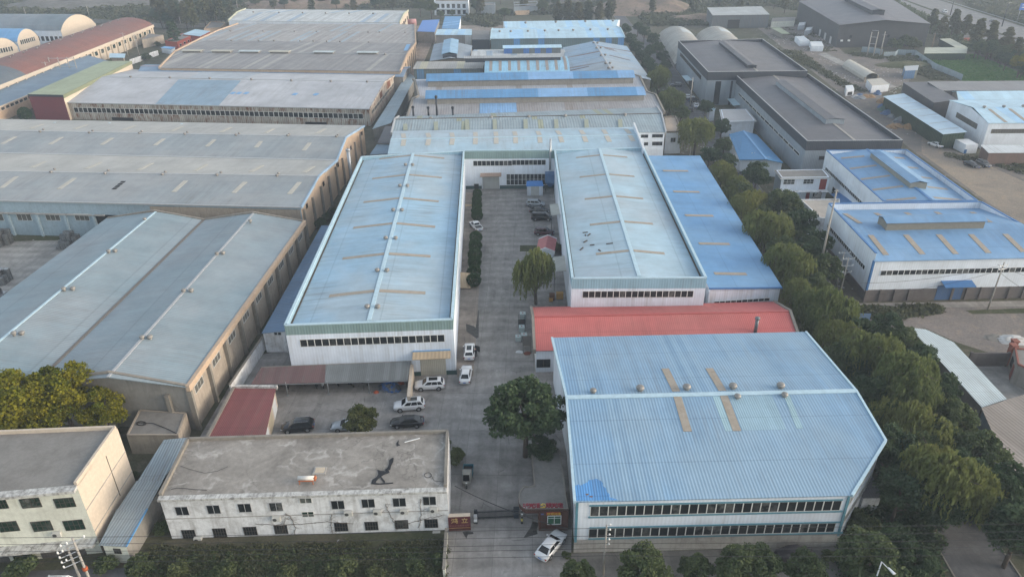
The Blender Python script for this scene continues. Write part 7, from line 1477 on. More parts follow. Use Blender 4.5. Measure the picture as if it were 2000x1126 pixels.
wallrun('sheet_fence', 'pale blue-grey sheet fence zigzagging between the dirt yard and the vegetable field', wl_, 2.4, sheet('fence_sheet', (.26, .32, .36), .9, .06, lap=50), .1)
wallrun('blue_sheet_fence', 'short pale blue sheet fence behind the triple power poles', [at(1682, 102, 0), at(1700, 103, 0), at(1722, 108, 0)], 2.6, MATS['fence_sheet'], .1)
gf = [at(1805, 104.5, 3.2), at(1888, 104, 3.2), at(1890, 92.5, 3.4), at(1807, 93, 3.4)]
lean('green_fenced_shed', 'dark green walled shed with an L-shaped cream roof beside the vegetable field', gf, w_dgreen, sheet('roof_cream', (.46, .47, .38), .8, .03), 'shed', over=.1); lean('cream_roofed_wing', 'cream roofed wing running back from the dark green walled shed', [at(1866, 92.3, 3.2), at(1889, 92, 3.2), at(1856, 75, 3.4), at(1835, 76, 3.4)], w_dgreen, MATS['roof_cream'], 'shed', over=.1)
cabin('brick_hut', 'small red brick hut behind the cream roofed wing', [(1878, 86), (1896, 85), (1900, 79), (1880, 80)], 3, w_brickr, w_conc2, 'hut')
# heaped goods beside the canopy
r = random.Random(12); gl_ = [plain('goods_grey', (.20, .22, .24), .7), plain('goods_wood', (.30, .19, .10), .8), plain('goods_blue', (.06, .12, .24), .6), plain('goods_white', (.46, .46, .45), .7), plain('goods_green', (.06, .12, .10), .7)]
for k, (x, y, m_i, lb) in enumerate(((1722, 200, 1, 'wooden heap at the far end of the canopy'), (1722, 210, 2, 'blue-grey heap second from the far end beside the canopy'), (1724, 216, 4, 'dark green heap beside the canopy'), (1732, 223, 2, 'blue heap at the middle of the canopy side'), (1740, 229, 0, 'grey heap at the middle of the canopy side'), (1757, 238, 0, 'large silver-grey heap beside the canopy'), (1742, 249, 1, 'wooden crates heap farthest from the canopy wall'), (1752, 247, 1, 'low wooden heap beside the silver-grey heap'), (1773, 250, 1, 'wooden pile between the silver-grey heap and the grey sheet'), (1798, 258, 1, 'brown heap of timber near the near end of the canopy'), (1808, 261, 3, 'pale bundle at the near end of the canopy'))):
    heap('goods_heap', lb, 'heap', (x, y), r.uniform(1.6, 3.0), r.uniform(1.4, 2.4), r.uniform(1.0, 2.0), gl_[m_i], 40 + k, 7, 'heaps of goods beside the canopy')
for k, (x, y, m_i, lb) in enumerate(((1672, 190, 3, 'white rubbish heap beside the small box body'), (1678, 187, 2, 'blue rubbish heap right of the small box body'), (1690, 190, 1, 'brown rubbish heap in front of the white cabins'), (1700, 190, 1, 'timber rubbish heap below the white cabins'), (1714, 184, 2, 'dark blue tarpaulin heap at the corner of the white cabins'), (1680, 192, 0, 'grey rubbish heap nearest the charcoal hall'))):
    heap('rubbish_heap', lb, 'heap', (x, y), r.uniform(1.4, 2.6), r.uniform(1.2, 2.0), r.uniform(.8, 1.6), gl_[m_i], 70 + k, 7, 'rubbish heaps by the white cabins')
heap('rubble_heap', 'pale rubble heap on the gravel yard behind the red trimmed house', 'rubble heap', (1975, 664), 3, 1.6, .8, gl_[3], 91, 8); heap('rubble_heap', 'flat spread of broken concrete on the gravel yard', 'rubble heap', (1950, 660), 2.5, 1.2, .4, w_beam, 92, 8)
# scattered litter on the dirt yard: nobody could count it
mb = MB(); r = random.Random(5)
for k in range(260):
    a, b = r.random(), r.random(); px = 1600 + 170 * a + 30 * b; py = 120 + 60 * b - 10 + 20 * a; p = at(px, py, 0.03); s_ = r.uniform(.15, .6); mb.box((p.x, p.y, 0), (s_, s_ * r.uniform(.4, 1), s_ * .3), r.uniform(0, 3))
for k in range(120):
    p = at(r.uniform(1500, 1620), r.uniform(60, 120), .03); s_ = r.uniform(.15, .6); mb.box((p.x, p.y, 0), (s_, s_ * r.uniform(.4, 1), s_ * .3), r.uniform(0, 3))
o = mb.build('litter', plain('litter_white', (.45, .44, .42), .8, var=.4, scale=.5)); o['kind'] = 'stuff'; o['label'] = 'pale scraps and rubble strewn over the dirt yard'; o['category'] = 'litter'
# ================================================================== POLES AND WIRES
pole_m = masonry('pole_concrete', (.34, .32, .29), (.2, .18, .16), .4); wood_m = masonry('pole_wood', (.20, .14, .10), (.1, .07, .05), .5); ins_m = plain('insulator_white', (.70, .70, .68), .3); wire_m = plain('wire', (.02, .02, .022), .6)
def height(pb, pt):
    b = at(*pb, 0); lo, hi = .5, 40
    for _ in range(50):
        m_ = (lo + hi) / 2
        q = CM.transposed() @ (Vector((b.x, b.y, m_)) - CP); y = 563 + FP * q.y / q.z
        if y > pt[1]: lo = m_
        else: hi = m_
    return lo
def pole(label, base=None, top=None, h=None, arms=(), m=None, r=.17, name='utility_pole', ins=True, ang=0.0, group=None, al=.95):
    """utility pole: base and/or top pixel; arms = heights below the top"""
    if base is None: b = at(top[0], top[1], h); b.z = 0
    else: b = at(*base, 0); h = h or height(base, top)
    o = thing(name, label, 'pole', b, group); MB().tube([(b.x, b.y, 0), (b.x, b.y, h)], r, 10, r2=r * .62).build('shaft', m or pole_m, o)
    ca, sa = math.cos(ang), math.sin(ang)
    for k, d in enumerate(arms):
        z = h - d; p, q = Vector((b.x - al * ca, b.y - al * sa - .14, z)), Vector((b.x + al * ca, b.y + al * sa - .14, z)); a = MB().tube([p, q], .05, 6).build('cross_arm', t_galv, o)
        if ins:
            for t in (0.02, .27, .98) if k % 2 == 0 else (.02, .98): c = p + (q - p) * t; MB().lathe([(.05, .0), (.10, .06), (.10, .16), (.06, .2), (.09, .24), (.03, .3)], (c.x, c.y, c.z + .04), 8).build('insulator', ins_m, a, off=OFF[o.name])
    return o, Vector((b.x, b.y, h))
pA, tA = pole('left concrete pole of the pair at the bottom left, hung with white insulators', top=(131, 1068), h=9.0, arms=(.25, .9, 1.6, 2.3), ang=.65, al=.85)
pB, tB = pole('taller brown stained concrete pole of the pair at the bottom left', top=(141, 1049.5), h=10.5, arms=(.45,), ang=.6, al=1.1); MB().lathe([(.24, 5.8), (.27, 5.9), (.27, 6.15), (.24, 6.25)], (tB.x, tB.y, 0), 12).build('clamp', plain('clamp_orange', (.34, .08, .03), .7), pB)
pC, tC = pole('slim concrete pole in front of the front hall plinth, white insulators up its right side', base=(1177, 1131), top=(1185, 1024), arms=(), r=.15)
for d in (.05, .75, 1.5, 2.2, 2.9): a = MB().tube([(tC.x, tC.y, tC.z - d), (tC.x + .38, tC.y - .05, tC.z - d)], .03, 6).build('bracket', t_galv, pC); MB().lathe([(.05, 0), (.11, .06), (.11, .16), (.05, .24)], (tC.x + .38, tC.y - .05, tC.z - d), 8).build('insulator', ins_m, a, off=OFF[pC.name])
pole('concrete pole with a drooping cable beside the white front of the nearest bright blue hall', base=(1929, 604), top=(1948, 512), arms=(.6, 1.3), ang=.3)
pole('very tall pale pole leaning over the tree row left of the nearest bright blue hall', base=(1594, 556), top=(1632, 370), r=.24, arms=(.2,), ins=False, al=.5)
pole('shorter bare pole right beside the very tall one', base=(1601, 556), top=(1615, 489), r=.15)
for k, (bs_, tp__, lb) in enumerate((((1632, 566), (1644, 492), 'left pole of the transformer pair at the corner of the nearest bright blue hall'), ((1639, 580), (1655, 503), 'right pole of the transformer pair at the corner of the nearest bright blue hall'))): pole(lb, bs_, tp__, arms=(.2, 1.6, 3.0), ang=.05, al=1.1)
c = at(1631, 562, 0); o = thing('transformer', 'green-grey transformer box with white bushings between the paired poles', 'transformer', c + Vector((0, 0, 3.2))); MB().box((c.x, c.y, 3.2), (1.3, .9, 1.2)).build('tank', plain('transformer_green', (.16, .25, .24), .5), o, bevel=.05, fix=True)
for k in range(3): MB().lathe([(.06, 0), (.1, .08), (.05, .35)], (c.x - .4 + k * .4, c.y, 4.4), 8).build('bushing', ins_m, o)
MB().box((c.x, c.y, 3.05), (3.0, .16, .16)).build('platform_beam', t_galv, o)
pole('concrete pole with a white insulator arm in front of the beige-roofed house', base=(1568, 450), top=(1575, 412), arms=(.1,), al=1.0)
pole('tall pale double-armed pole by the cars at the farther charcoal hall', base=(1347, 211), top=(1354.5, 151.5), arms=(.2, .9), al=1.6, ins=False, r=.25)
pole('pole with an insulator arm standing among the trees left of the bright blue gable shed', base=(1473, 334), top=(1480, 299), arms=(.1,), al=1.5)
pole('thin pole above the willow right of the white gate office', base=(1347, 306), top=(1348.5, 281), arms=(.1,), al=.8)
pole('pole with a white-tipped cross arm rising from the willows behind the front hall', base=(1784, 905), top=(1796, 868), h=None, arms=(.6,), al=1.3)
pole('pole whose cross arm shows at the left of the bright blue gable shed', base=(1381, 305), top=(1385, 287), arms=(.2,), al=1.4)
for k, (a, b) in enumerate((((1692.7, 110.5), (1704.7, 62.8)), ((1705, 111.5), (1716.4, 62)), ((1718.3, 110.5), (1729, 62)))): pole(('left', 'middle', 'right')[k] + ' pole of the three tall joined poles before the anthracite hall', a, b, arms=(1.5,) if k == 2 else (), r=.3, al=1.2, ins=False)
o = thing('pole_ladder', 'rungs joining the left and middle of the three tall poles', 'cross bars', at(1698, 110, 0)); a, b = at(1692.7, 110.5, 0), at(1705, 111.5, 0)
for z in (6, 9, 12): MB().tube([lift(a, z), lift(b, z)], .1, 6).build('bar', t_galv, o)
pole('wooden pole with a small arm left of the dark green walled shed', (1817, 104), (1824.4, 64), arms=(.3,), m=wood_m, r=.25, al=1.2, ins=False); pole('pale pole among the bushes right of the brick hut', (1926, 90), (1932, 66), arms=(.3,), r=.25, al=1.0, ins=False)
for a, b, lb in (((380, 55), (371.4, 10.6), 'tallest pale pole before the scrub left of the white factory'), ((432.8, 42), (427.8, 18), 'pale pole right beside the left corner of the white factory'), ((366, 55), (360.7, 22.5), 'pole left of the tallest pale pole'), ((354.5, 55), (350, 30), 'armed pole above the red house'), ((343, 50), (338.8, 29.4), 'armed pole second from the left behind the conifer'), ((330, 46), (327, 29), 'thick short pole behind the conifer'), ((465, 21), (462.8, 1), 'pole reaching the top edge behind the left end of the white factory'), ((100, 163), (87, 121), 'pole with arms standing before the brown arched hall, left of the bare frame'), ((250.5, 110), (240.5, 64), 'armed pole in front of the right end of the brown arched hall'), ((272, 108), (261.8, 67), 'armed pole right of the other one before the brown arched hall'), ((50, 28), (45.5, 15), 'lone pole behind the ridge of the grey arched hall'), ((174, 32), (170, 12), 'pole behind the white rounded gable'), ((300, 40), (297.5, 16), 'pole behind the right end of the brown arched hall'), ((1391, 52), (1393, 24), 'pale pole at the left corner of the pale-roofed hall')): pole(lb, a, b, arms=(.4,) if 'arm' in lb or 'tall' in lb else (), r=.24, al=1.5, ins=False)
for k, (a, b, lb) in enumerate((((1855.8, 30), (1862, -2), 'left dark lamp post on the highway median'), ((1956.7, 52), (1968.6, 5), 'right dark lamp post on the highway median'))): pole(lb, a, b, arms=(.2,), m=t_dark, r=.3, al=2.5, ins=False, name='lamp_post', ang=.4)
# bare frame on the low shed
c = at(130, 158, 0); o = thing('roof_frame', 'bare grey transformer frame standing before the brown arched hall', 'frame', c)
for x in (-5, -1, 3, 6): MB().tube([(c.x + x, c.y, 0), (c.x + x, c.y, 10)], .16, 6).build('post', pole_m, o)
for z in (6, 9.5): MB().tube([(c.x - 5, c.y, z), (c.x + 6, c.y, z)], .12, 6).build('beam', t_galv, o)
# street lamp bottom right
h = 8.0; a, b = at(1722, 1096, h), at(1747, 1121, h + .3); o = thing('street_lamp', 'white street lamp head on a slim arm above the bottom right trees', 'street lamp', lift(a, 0)); MB().tube([lift(a, 0), a], .09, 8, r2=.06).build('pole', t_white, o); d = b - a; MB().tube([a, a + d * .55], .045, 8).build('arm', t_white, o)
q0, q1 = a + d * .5, b; s_ = Vector((-d.y, d.x, 0)).normalized() * .17; MB().prism([q0 - s_ * .5, q1 - s_, q1 + s_, q0 + s_ * .5], [p + Vector((0, 0, .14)) for p in (q0 - s_ * .4, q1 - s_ * .8, q1 + s_ * .8, q0 + s_ * .4)]).build('lamp_head', t_white, o, bevel=.03, fix=True)
# road sign on the highway
a, b = at(1986, 42, 0), at(2004, 45, 0); o = thing('road_sign', 'blue and white direction sign over the highway at the right edge', 'road sign', a); MB().tube([(a.x, a.y, 0), (a.x, a.y, 10)], .2, 8).build('post', t_galv, o)
MB().prism([(a.x - 1, a.y - .3, 6.5), (a.x + 8, a.y - .3, 6.5), (a.x + 8, a.y - .2, 6.5), (a.x - 1, a.y - .2, 6.5)], [(a.x - 1, a.y - .3, 10.5), (a.x + 8, a.y - .3, 10.5), (a.x + 8, a.y - .2, 10.5), (a.x - 1, a.y - .2, 10.5)]).build('panel', plain('sign_blue', (.03, .14, .50), .4), o)
mb = MB()
for z, w in ((9.2, 2.2), (7.8, 2.8)): mb = MB(); mb.prism([(a.x + .2, a.y - .36, z), (a.x + .2 + w, a.y - .36, z), (a.x + .2 + w, a.y - .31, z), (a.x + .2, a.y - .31, z)], [(a.x + .2, a.y - .36, z + .5), (a.x + .2 + w, a.y - .36, z + .5), (a.x + .2 + w, a.y - .31, z + .5), (a.x + .2, a.y - .31, z + .5)]); mb.build('bar', t_white, o)
# guard rail
mb = MB(); P = [at(x, y, 0) for x, y in ((1830, -2), (1868, 10), (2000, 51), (2150, 98))]; o = thing('guard_rail', 'pale guard rail along the far edge of the highway', 'guard rail', P[0])
for k in range(3): bar(mb, lift(P[k], .75), lift(P[k + 1], .75), .12, .18, .18)
mb.build('rail', t_galv, o)
def wire(label, pts, z, r=.022, sag=.35, group=None, zs=None):
    P = []; W = [at(x, y, (zs[k] if zs else z)) for k, (x, y) in enumerate(pts)]
    for k in range(len(W) - 1):
        for i in range(10): t = i / 10; p = W[k] + (W[k + 1] - W[k]) * t; p.z -= 4 * t * (1 - t) * sag; P.append(p)
    P.append(W[-1]); return tag(MB().tube(P, r, 5).build('power_line', wire_m), label, 'power line', group)
for k, (a, b, c) in enumerate(((1050, 1030, 1019), (1063, 1045, 1034), (1077, 1060, 1049), (1086, 1070, 1064), (1096, 1084, 1080))):
    wire(('topmost', 'second from top', 'middle', 'second lowest', 'lowest')[k] + ' of the five power lines crossing the bottom of the picture', [(-120, a), (1185, b), (2120, c)], 9.0, .024, .25, 'power lines along the front')
wire('thick pale cable slanting from the office corner across the gate to the gatehouse', [(888, 948), (1000, 998), (1112, 1032)], 0, .05, .2, None, (5.6, 4.2, 3.0))
for k, (p, q) in enumerate((((1948, 516), (2080, 548)), ((1948, 520), (1680, 553)), ((1946, 526), (2080, 600)), ((1945, 530), (1700, 575)))): wire(('upper wire leaving the concrete pole to the right', 'upper wire running left past the white hall front', 'drooping cable leaving the concrete pole to the right', 'lower wire running left past the white hall front')[k], [p, q], 0, .03, .8, None, (7.5 - k * .4, 7.5 - k * .4))
# person at the open car door
def person(px, z, label, top_m, leg_m, skin_m, hair_m, heading):
    """standing figure grown from a skeleton with the Skin modifier, leaning a little forward"""
    me = bpy.data.meshes.new('person'); o = bpy.data.objects.new('person', me); col.objects.link(o)
    J = [(0, 0, .95), (0.02, 0, 1.2), (.06, 0, 1.42), (.09, 0, 1.52), (.11, 0, 1.60), (.12, 0, 1.72),
         (.02, .10, .90), (.03, .11, .50), (-.01, .12, .08), (.13, .12, .04), (-.04, -.10, .90), (-.05, -.11, .50), (-.12, -.12, .08), (.02, -.12, .04),
         (.05, .19, 1.40), (.12, .24, 1.13), (.32, .20, 1.0), (.40, .19, .98), (.05, -.19, 1.40), (.14, -.23, 1.13), (.34, -.18, 1.05), (.42, -.17, 1.03)]
    E_ = [(0, 1), (1, 2), (2, 3), (3, 4), (4, 5), (0, 6), (6, 7), (7, 8), (8, 9), (0, 10), (10, 11), (11, 12), (12, 13), (2, 14), (14, 15), (15, 16), (16, 17), (2, 18), (18, 19), (19, 20), (20, 21)]
    Rr_ = [.15, .15, .15, .055, .085, .09, .095, .07, .05, .045, .095, .07, .05, .045, .075, .055, .04, .045, .075, .055, .04, .045]
    me.from_pydata(J, E_, []); o.modifiers.new('s', 'SKIN'); sm = o.modifiers.new('d', 'SUBSURF'); sm.levels = sm.render_levels = 2
    for k, v in enumerate(me.skin_vertices[0].data): v.radius = (Rr_[k], Rr_[k] * (1.15 if k in (1, 2) else 1)); v.use_root = k == 0
    dg = bpy.context.evaluated_depsgraph_get(); m2 = bpy.data.meshes.new_from_object(o.evaluated_get(dg)); o.modifiers.clear(); o.data = m2
    for m in (top_m, leg_m, skin_m, hair_m): m2.materials.append(m)
    for p in m2.polygons:
        c = p.center; p.use_smooth = True
        p.material_index = 1 if c.z < .95 else (2 if (c.z > 1.5 and c.x > .12) or c.x > .36 else (3 if c.z > 1.56 else (2 if c.z > 1.47 else 0)))
    for sgn in (-1, 1):   # eyes, hands with fingers
        MB().lathe([(.012, -.008), (.014, 0), (.006, .01)], (.195, sgn * .032, 1.66), 6).build('eye', cdark, o, off=(0, 0, 0))
        for k in range(5):
            b = Vector((.42, sgn * .18 + (k - 2) * .018, 1.0 if sgn > 0 else 1.05)); e = b + Vector((.07 - abs(k - 2) * .012, (.03 * -sgn if k == (0 if sgn > 0 else 4) else 0), -.02)); MB().tube([b, mid(b, e) + Vector((0, 0, .006)), e], .009, 5, r2=.006).build('finger', skin_m, o, off=(0, 0, 0))
    MB().lathe([(.03, -.02), (.02, .02), (.008, .05)], (.205, 0, 1.62), 6).build('nose', skin_m, o, off=(0, 0, 0))
    tag(o, label, 'person'); o.location = at(*px, 0) + Vector((0, 0, .01)); o.rotation_euler = (0, 0, heading); return o
person((930, 696), 0, 'person in dark clothes standing at the open door of the white SUV', plain('cloth_black', (.015, .015, .02), .9), plain('cloth_navy', (.02, .02, .03), .9), plain('skin', (.38, .22, .15), .6), plain('hair', (.012, .01, .009), .7), rad(150))
# ================================================================== TREES
def leafmesh(name, C, size, asp, tint, mat, seed, up=.35, hang=None):
    """many small leaf faces: centres C (n,3), each a bent quad of random facing"""
    r = np.random.default_rng(seed); n = len(C); C = np.asarray(C, float)
    if hang is None:
        nrm = r.normal(size=(n, 3)); nrm[:, 2] = np.abs(nrm[:, 2]) + up; nrm /= np.linalg.norm(nrm, axis=1)[:, None]
        a = np.cross(nrm, r.normal(size=(n, 3))); a /= np.linalg.norm(a, axis=1)[:, None]; b = np.cross(nrm, a)
    else:
        a = r.normal(size=(n, 3)); a[:, 2] = 0; a /= np.linalg.norm(a, axis=1)[:, None]; b = r.normal(size=(n, 3)) * .22 + np.array([0, 0, -1.0]); b /= np.linalg.norm(b, axis=1)[:, None]
    s = size * r.uniform(.65, 1.35, n)[:, None]
    V = np.stack([C - a * s * asp - b * s, C + a * s * asp - b * s * .6, C + a * s * asp * .7 + b * s, C - a * s * asp + b * s * .7], 1).reshape(-1, 3)
    me = bpy.data.meshes.new(name); me.vertices.add(4 * n); me.vertices.foreach_set('co', V.astype(np.float32).ravel())
    me.loops.add(4 * n); me.loops.foreach_set('vertex_index', np.arange(4 * n, dtype=np.int32)); me.polygons.add(n); me.polygons.foreach_set('loop_start', np.arange(0, 4 * n, 4, dtype=np.int32)); me.polygons.foreach_set('loop_total', np.full(n, 4, np.int32))
    t = me.attributes.new('tint', 'FLOAT', 'POINT'); t.data.foreach_set('value', np.repeat(np.clip(tint, 0, 1), 4).astype(np.float32)); me.materials.append(mat); me.update(calc_edges=True); return me
def clumps(r, R, H, zc, M, per, cr, flat=1.0, cone=0.0, dome=False):
    """leaf centres on the shells of M uneven clumps filling a crown of radius R, half height H"""
    C, T = [], []
    for k in range(M):
        d = r.normal(size=3); d /= np.linalg.norm(d); q = r.uniform(.35, 1.0) ** .6; c = d * q * np.array([R, R, H])
        if dome and c[2] < -H * .3: c[2] *= .4
        if cone: f = 1 - cone * (c[2] / H * .5 + .5); c[:2] *= f
        rr = cr * r.uniform(.6, 1.25); tint = r.uniform(0, 1)
        p = r.normal(size=(per, 3)); p /= np.linalg.norm(p, axis=1)[:, None]; p[:, 2] = np.where(p[:, 2] < -.3, -p[:, 2] * .6, p[:, 2]); p *= (rr * r.uniform(.55, 1.08, per))[:, None]; p[:, 2] *= flat
        C.append(c + p); T.append(np.clip(tint * .75 + r.uniform(-.12, .25, per), 0, 1))
    C = np.concatenate(C); C[:, 2] += zc; return C, np.concatenate(T)
bark = masonry('bark', (.10, .08, .065), (.05, .042, .035), .5)
def trunk(o, zc, R, r0, seed, limbs=6, low=.35):
    r = random.Random(seed); mb = MB(); mb.tube([(0, 0, -.1), (r.uniform(-.1, .1), r.uniform(-.1, .1), zc * .5), (r.uniform(-.2, .2), r.uniform(-.2, .2), zc)], r0, 9, r2=r0 * .5)
    for k in range(limbs):
        a = k * 6.28 / limbs + r.uniform(-.4, .4); h = zc * r.uniform(low, .9); e = R * r.uniform(.45, .8); p = Vector((0, 0, h)); q = Vector((math.cos(a) * e, math.sin(a) * e, h + R * r.uniform(.25, .7))); mb.tube([p, mid(p, q) + Vector((0, 0, .15 * R)), q], r0 * .42, 6, r2=r0 * .12)
    mb.build('trunk', bark, o, off=(0, 0, 0))
L_dark = leaf('leaf_dark', (.038, .062, .036), (.088, .125, .062), (.066, .100, .048)); L_mid = leaf('leaf_mid', (.055, .080, .038), (.130, .160, .075), (.11, .135, .060)); L_will = leaf('leaf_willow', (.075, .105, .040), (.20, .23, .085), (.22, .22, .07), .35)
L_yel = leaf('leaf_yellow_green', (.060, .090, .014), (.30, .26, .022), None, .3); L_bush = leaf('leaf_bush', (.045, .068, .034), (.125, .155, .070), (.11, .12, .055)); L_pop = leaf('leaf_poplar', (.070, .080, .035), (.13, .13, .06), (.14, .12, .06)); L_top = leaf('leaf_clipped', (.024, .055, .020), (.060, .105, .036)); L_scrub = leaf('leaf_scrub', (.060, .070, .040), (.135, .135, .075), None); L_olive = leaf('leaf_round_tree', (.045, .060, .020), (.14, .145, .055), None, .2)
TREES = {}
def crown_obj(o, C, T, size, asp, mat, seed, hang=None, nm='crown'):
    c = bpy.data.objects.new(nm, leafmesh(nm, C, size, asp, T, mat, seed, hang=hang)); col.objects.link(c); c.parent = o; OFF[c.name] = Vector(); return c
def mk(kind, v):
    r = np.random.default_rng(hash((len(kind), v, kind[0])) % 9999 if False else (sum(map(ord, kind)) * 7 + v)); o = bpy.data.objects.new({'shrub': 'shrub', 'ball': 'clipped_shrub', 'bush': 'shrub'}.get(kind, 'tree') if kind not in ('willow', 'poplar', 'conifer') else {'willow': 'willow_tree', 'poplar': 'poplar_tree', 'conifer': 'conifer_tree'}[kind], None); col.objects.link(o); OFF[o.name] = Vector()
    if kind in ('dark', 'mid', 'yellow', 'olive'):
        R = 4.0; zc = 5.4; big = kind == 'yellow'
        C, T = clumps(r, R * .80, R * .78, zc, 50 if not big else 64, 190 if not big else 260, R * .25, .85, dome=True); crown_obj(o, C, T, .155 if not big else .115, .8, {'dark': L_dark, 'mid': L_mid, 'yellow': L_yel, 'olive': L_olive}[kind], v); trunk(o, zc, R, .26, v)
    elif kind == 'full': R = 4.0; zc = 5.4; C, T = clumps(r, R * .86, R * .80, zc, 120, 170, R * .2, .85, dome=True); crown_obj(o, C, T, .14, .8, L_dark, v); trunk(o, zc, R, .3, v)
    elif kind == 'willow':
        R = 4.0; zc = 5.4; C = []; T = []
        for lo in range(9):
            a = r.uniform(0, 6.283); q = R * (.62 * math.sqrt(r.uniform(0, 1)) if lo else 0); lr = R * r.uniform(.32, .52); c = np.array([q * math.cos(a), q * math.sin(a), zc + R * (r.uniform(-.45, .42) if lo else .45)]); tb = r.uniform(0, .45)
            for k in range(95):
                d = r.normal(size=3); d /= np.linalg.norm(d); d[2] = abs(d[2]) * .9 - .1; p = c + d * lr * r.uniform(.6, 1.12); ln = r.uniform(.6, 2.6) * (.5 + lr / 2); n = int(ln / .2) + 2; t = np.linspace(0, 1, n); h = d[:2] / (np.linalg.norm(d[:2]) + .01) * lr * .32
                P = np.stack([p[0] + h[0] * np.sin(t * 1.7) + r.normal(0, .07, n), p[1] + h[1] * np.sin(t * 1.7) + r.normal(0, .07, n), p[2] + .3 * np.sin(t * 2.6) - ln * t ** 1.4], 1); P[:, 2] = np.maximum(P[:, 2], .5); C.append(P); T.append(np.clip(tb + .55 * (1 - t) * r.uniform(.3, 1) + r.uniform(-.1, .15), 0, 1))  # lit highlights painted into the tint: strand tops paler, hanging ends darker
        C = np.concatenate(C); T = np.concatenate(T); crown_obj(o, C, T, .23, .30, L_will, v, hang=True); trunk(o, zc + 1, R, .3, v, 8)
    elif kind == 'poplar':
        R = 2.6; zc = 7.2; C, T = clumps(r, R * .75, 4.6, zc, 44, 90, R * .34, 1.1, cone=.75); crown_obj(o, C, T, .26, .8, L_pop, v); trunk(o, zc + 2, R * .6, .18, v, 5, .4)
    elif kind == 'conifer':
        R = 2.6; zc = 4.2; C, T = clumps(r, R * .8, 3.8, zc, 46, 90, R * .3, .7, cone=.85); crown_obj(o, C, T, .20, .5, L_dark, v); trunk(o, zc + 2, R * .4, .18, v, 4, .3)
    elif kind == 'ball':
        R = 1.2; n = 2600; d = r.normal(size=(n, 3)); d /= np.linalg.norm(d, axis=1)[:, None]; d[:, 2] = np.where(d[:, 2] < -.75, -d[:, 2], d[:, 2]); C = d * (R * r.uniform(.86, 1.02, n))[:, None] * (1 + .06 * np.sin(d[:, 0:1] * 7 + v)); C[:, 2] = C[:, 2] * .95 + 1.15; crown_obj(o, C, r.uniform(0, 1, n), .075, .8, L_top, v); MB().tube([(0, 0, 0), (0, 0, 1.2)], .09, 7, r2=.05).build('trunk', bark, o, off=(0, 0, 0))
    else:
        R = 2.0; C, T = clumps(r, R * .85, R * .6, R * .55, 26, 110, R * .32, .9, dome=True); C[:, 2] = np.maximum(C[:, 2], .08); crown_obj(o, C, T, .15, .7, L_bush, v); MB().tube([(0, 0, 0), (.1, 0, R * .7)], .1, 6, r2=.04).tube([(0, 0, 0.1), (-.4, .3, R * .8)], .06, 5, r2=.03).build('stem', bark, o, off=(0, 0, 0))
    TREES[kind, v] = [proto(o), R, {'ball': 1.15, 'poplar': 7.2, 'conifer': 4.2, 'shrub': 1.1, 'bush': 1.1}.get(kind, 5.4 if kind != 'x' else 5), False]
for k_ in ('dark', 'mid', 'willow', 'poplar', 'shrub'):
    for v_ in range(3): mk(k_, v_)
mk('full', 0); mk('yellow', 0); mk('yellow', 1); mk('ball', 0); mk('conifer', 0); mk('olive', 0)
NV = {'full': 1, 'yellow': 2, 'ball': 1, 'conifer': 1, 'olive': 1}
rt = random.Random(77); TN = 0
def tree(kind, px, py, rp, label, group=None, sq=1.0, zoff=0.0):
    """tree whose crown centre is seen at a photo pixel with a crown radius of rp pixels"""
    global TN
    v = TN % NV.get(kind, 3); TN += 1; o, R0, zc0, used = TREES[kind, v]; s = 1.0
    for _ in range(8): c = at(px, py, zc0 * s); Rw = rp * (c - CP).length / FP; s = Rw / R0
    loc = Vector((c.x, c.y, zoff)); sc_ = (s, s, s * sq); rz = rt.uniform(0, 6.28); cat = {'shrub': 'shrub', 'ball': 'shrub'}.get(kind, 'tree')
    if not used:
        TREES[kind, v][3] = True; o.location = loc; o.rotation_euler = (0, 0, rz); o.scale = sc_; o['label'] = label; o['category'] = cat
        if group: o['group'] = group
        return o
    d = dup(o, loc, rz, label, group, sc_); d['category'] = cat
    if not group and 'group' in d: del d['group']
    return d
tr = tree
# front and centre
tr('full', 1026, 806, 80, 'large dark broad-leaved tree overhanging the drive at the left wall of the front hall'); tr('dark', 1060, 880, 34, 'dark low tree behind the gatehouse roof strip, under the large drive tree')
tr('olive', 706, 822, 38, 'round-crowned green tree in the yard, hiding a silver car'); tr('shrub', 889, 893, 22, 'dark shrub at the right end of the office, beside the cargo tricycle'); tr('shrub', 872, 862, 9, 'small dark shrub peeping over the back right corner of the office roof')
tr('willow', 1047, 540, 46, 'weeping willow standing alone in the courtyard drive beside the pale blue hall', sq=1.2); tr('shrub', 1087, 484, 14, 'dark shrub between the little pump house and the pale blue hall wall')
hl = 'clipped shrub in the row along the central hall, '
for k, (x, y, r_, lb) in enumerate(((932, 378, 9, 'nearest the courtyard facade'), (931.5, 389, 9.5, 'second from the courtyard facade'), (931, 400, 10, 'third from the courtyard facade'), (931, 411, 10.5, 'fourth from the courtyard facade'), (932, 421, 11, 'just beyond the white pickup'), (929.5, 463, 12.5, 'just below the white pickup'), (928.5, 479, 13, 'second below the white pickup'), (927.5, 496, 13.5, 'third below the white pickup'), (926.5, 512, 13, 'third from the gate end'), (926, 530, 14, 'last but one toward the gate'), (925.5, 547, 14, 'at its gate end'))): tr('ball', x, y, r_, hl + lb, 'clipped shrubs along the central hall')
for x, y, r_, lb in ((35, 790, 66, 'yellow-green tree at the left edge behind the cream building'), (118, 770, 62, 'middle yellow-green tree behind the cream building'), (172, 752, 44, 'topmost yellow-green tree, against the slate blue roof edge'), (196, 800, 46, 'right yellow-green tree touching the grey gable of the slate blue warehouse'), (78, 820, 50, 'low yellow-green tree right behind the cream building roof')): tr('yellow', x, y, r_, lb)
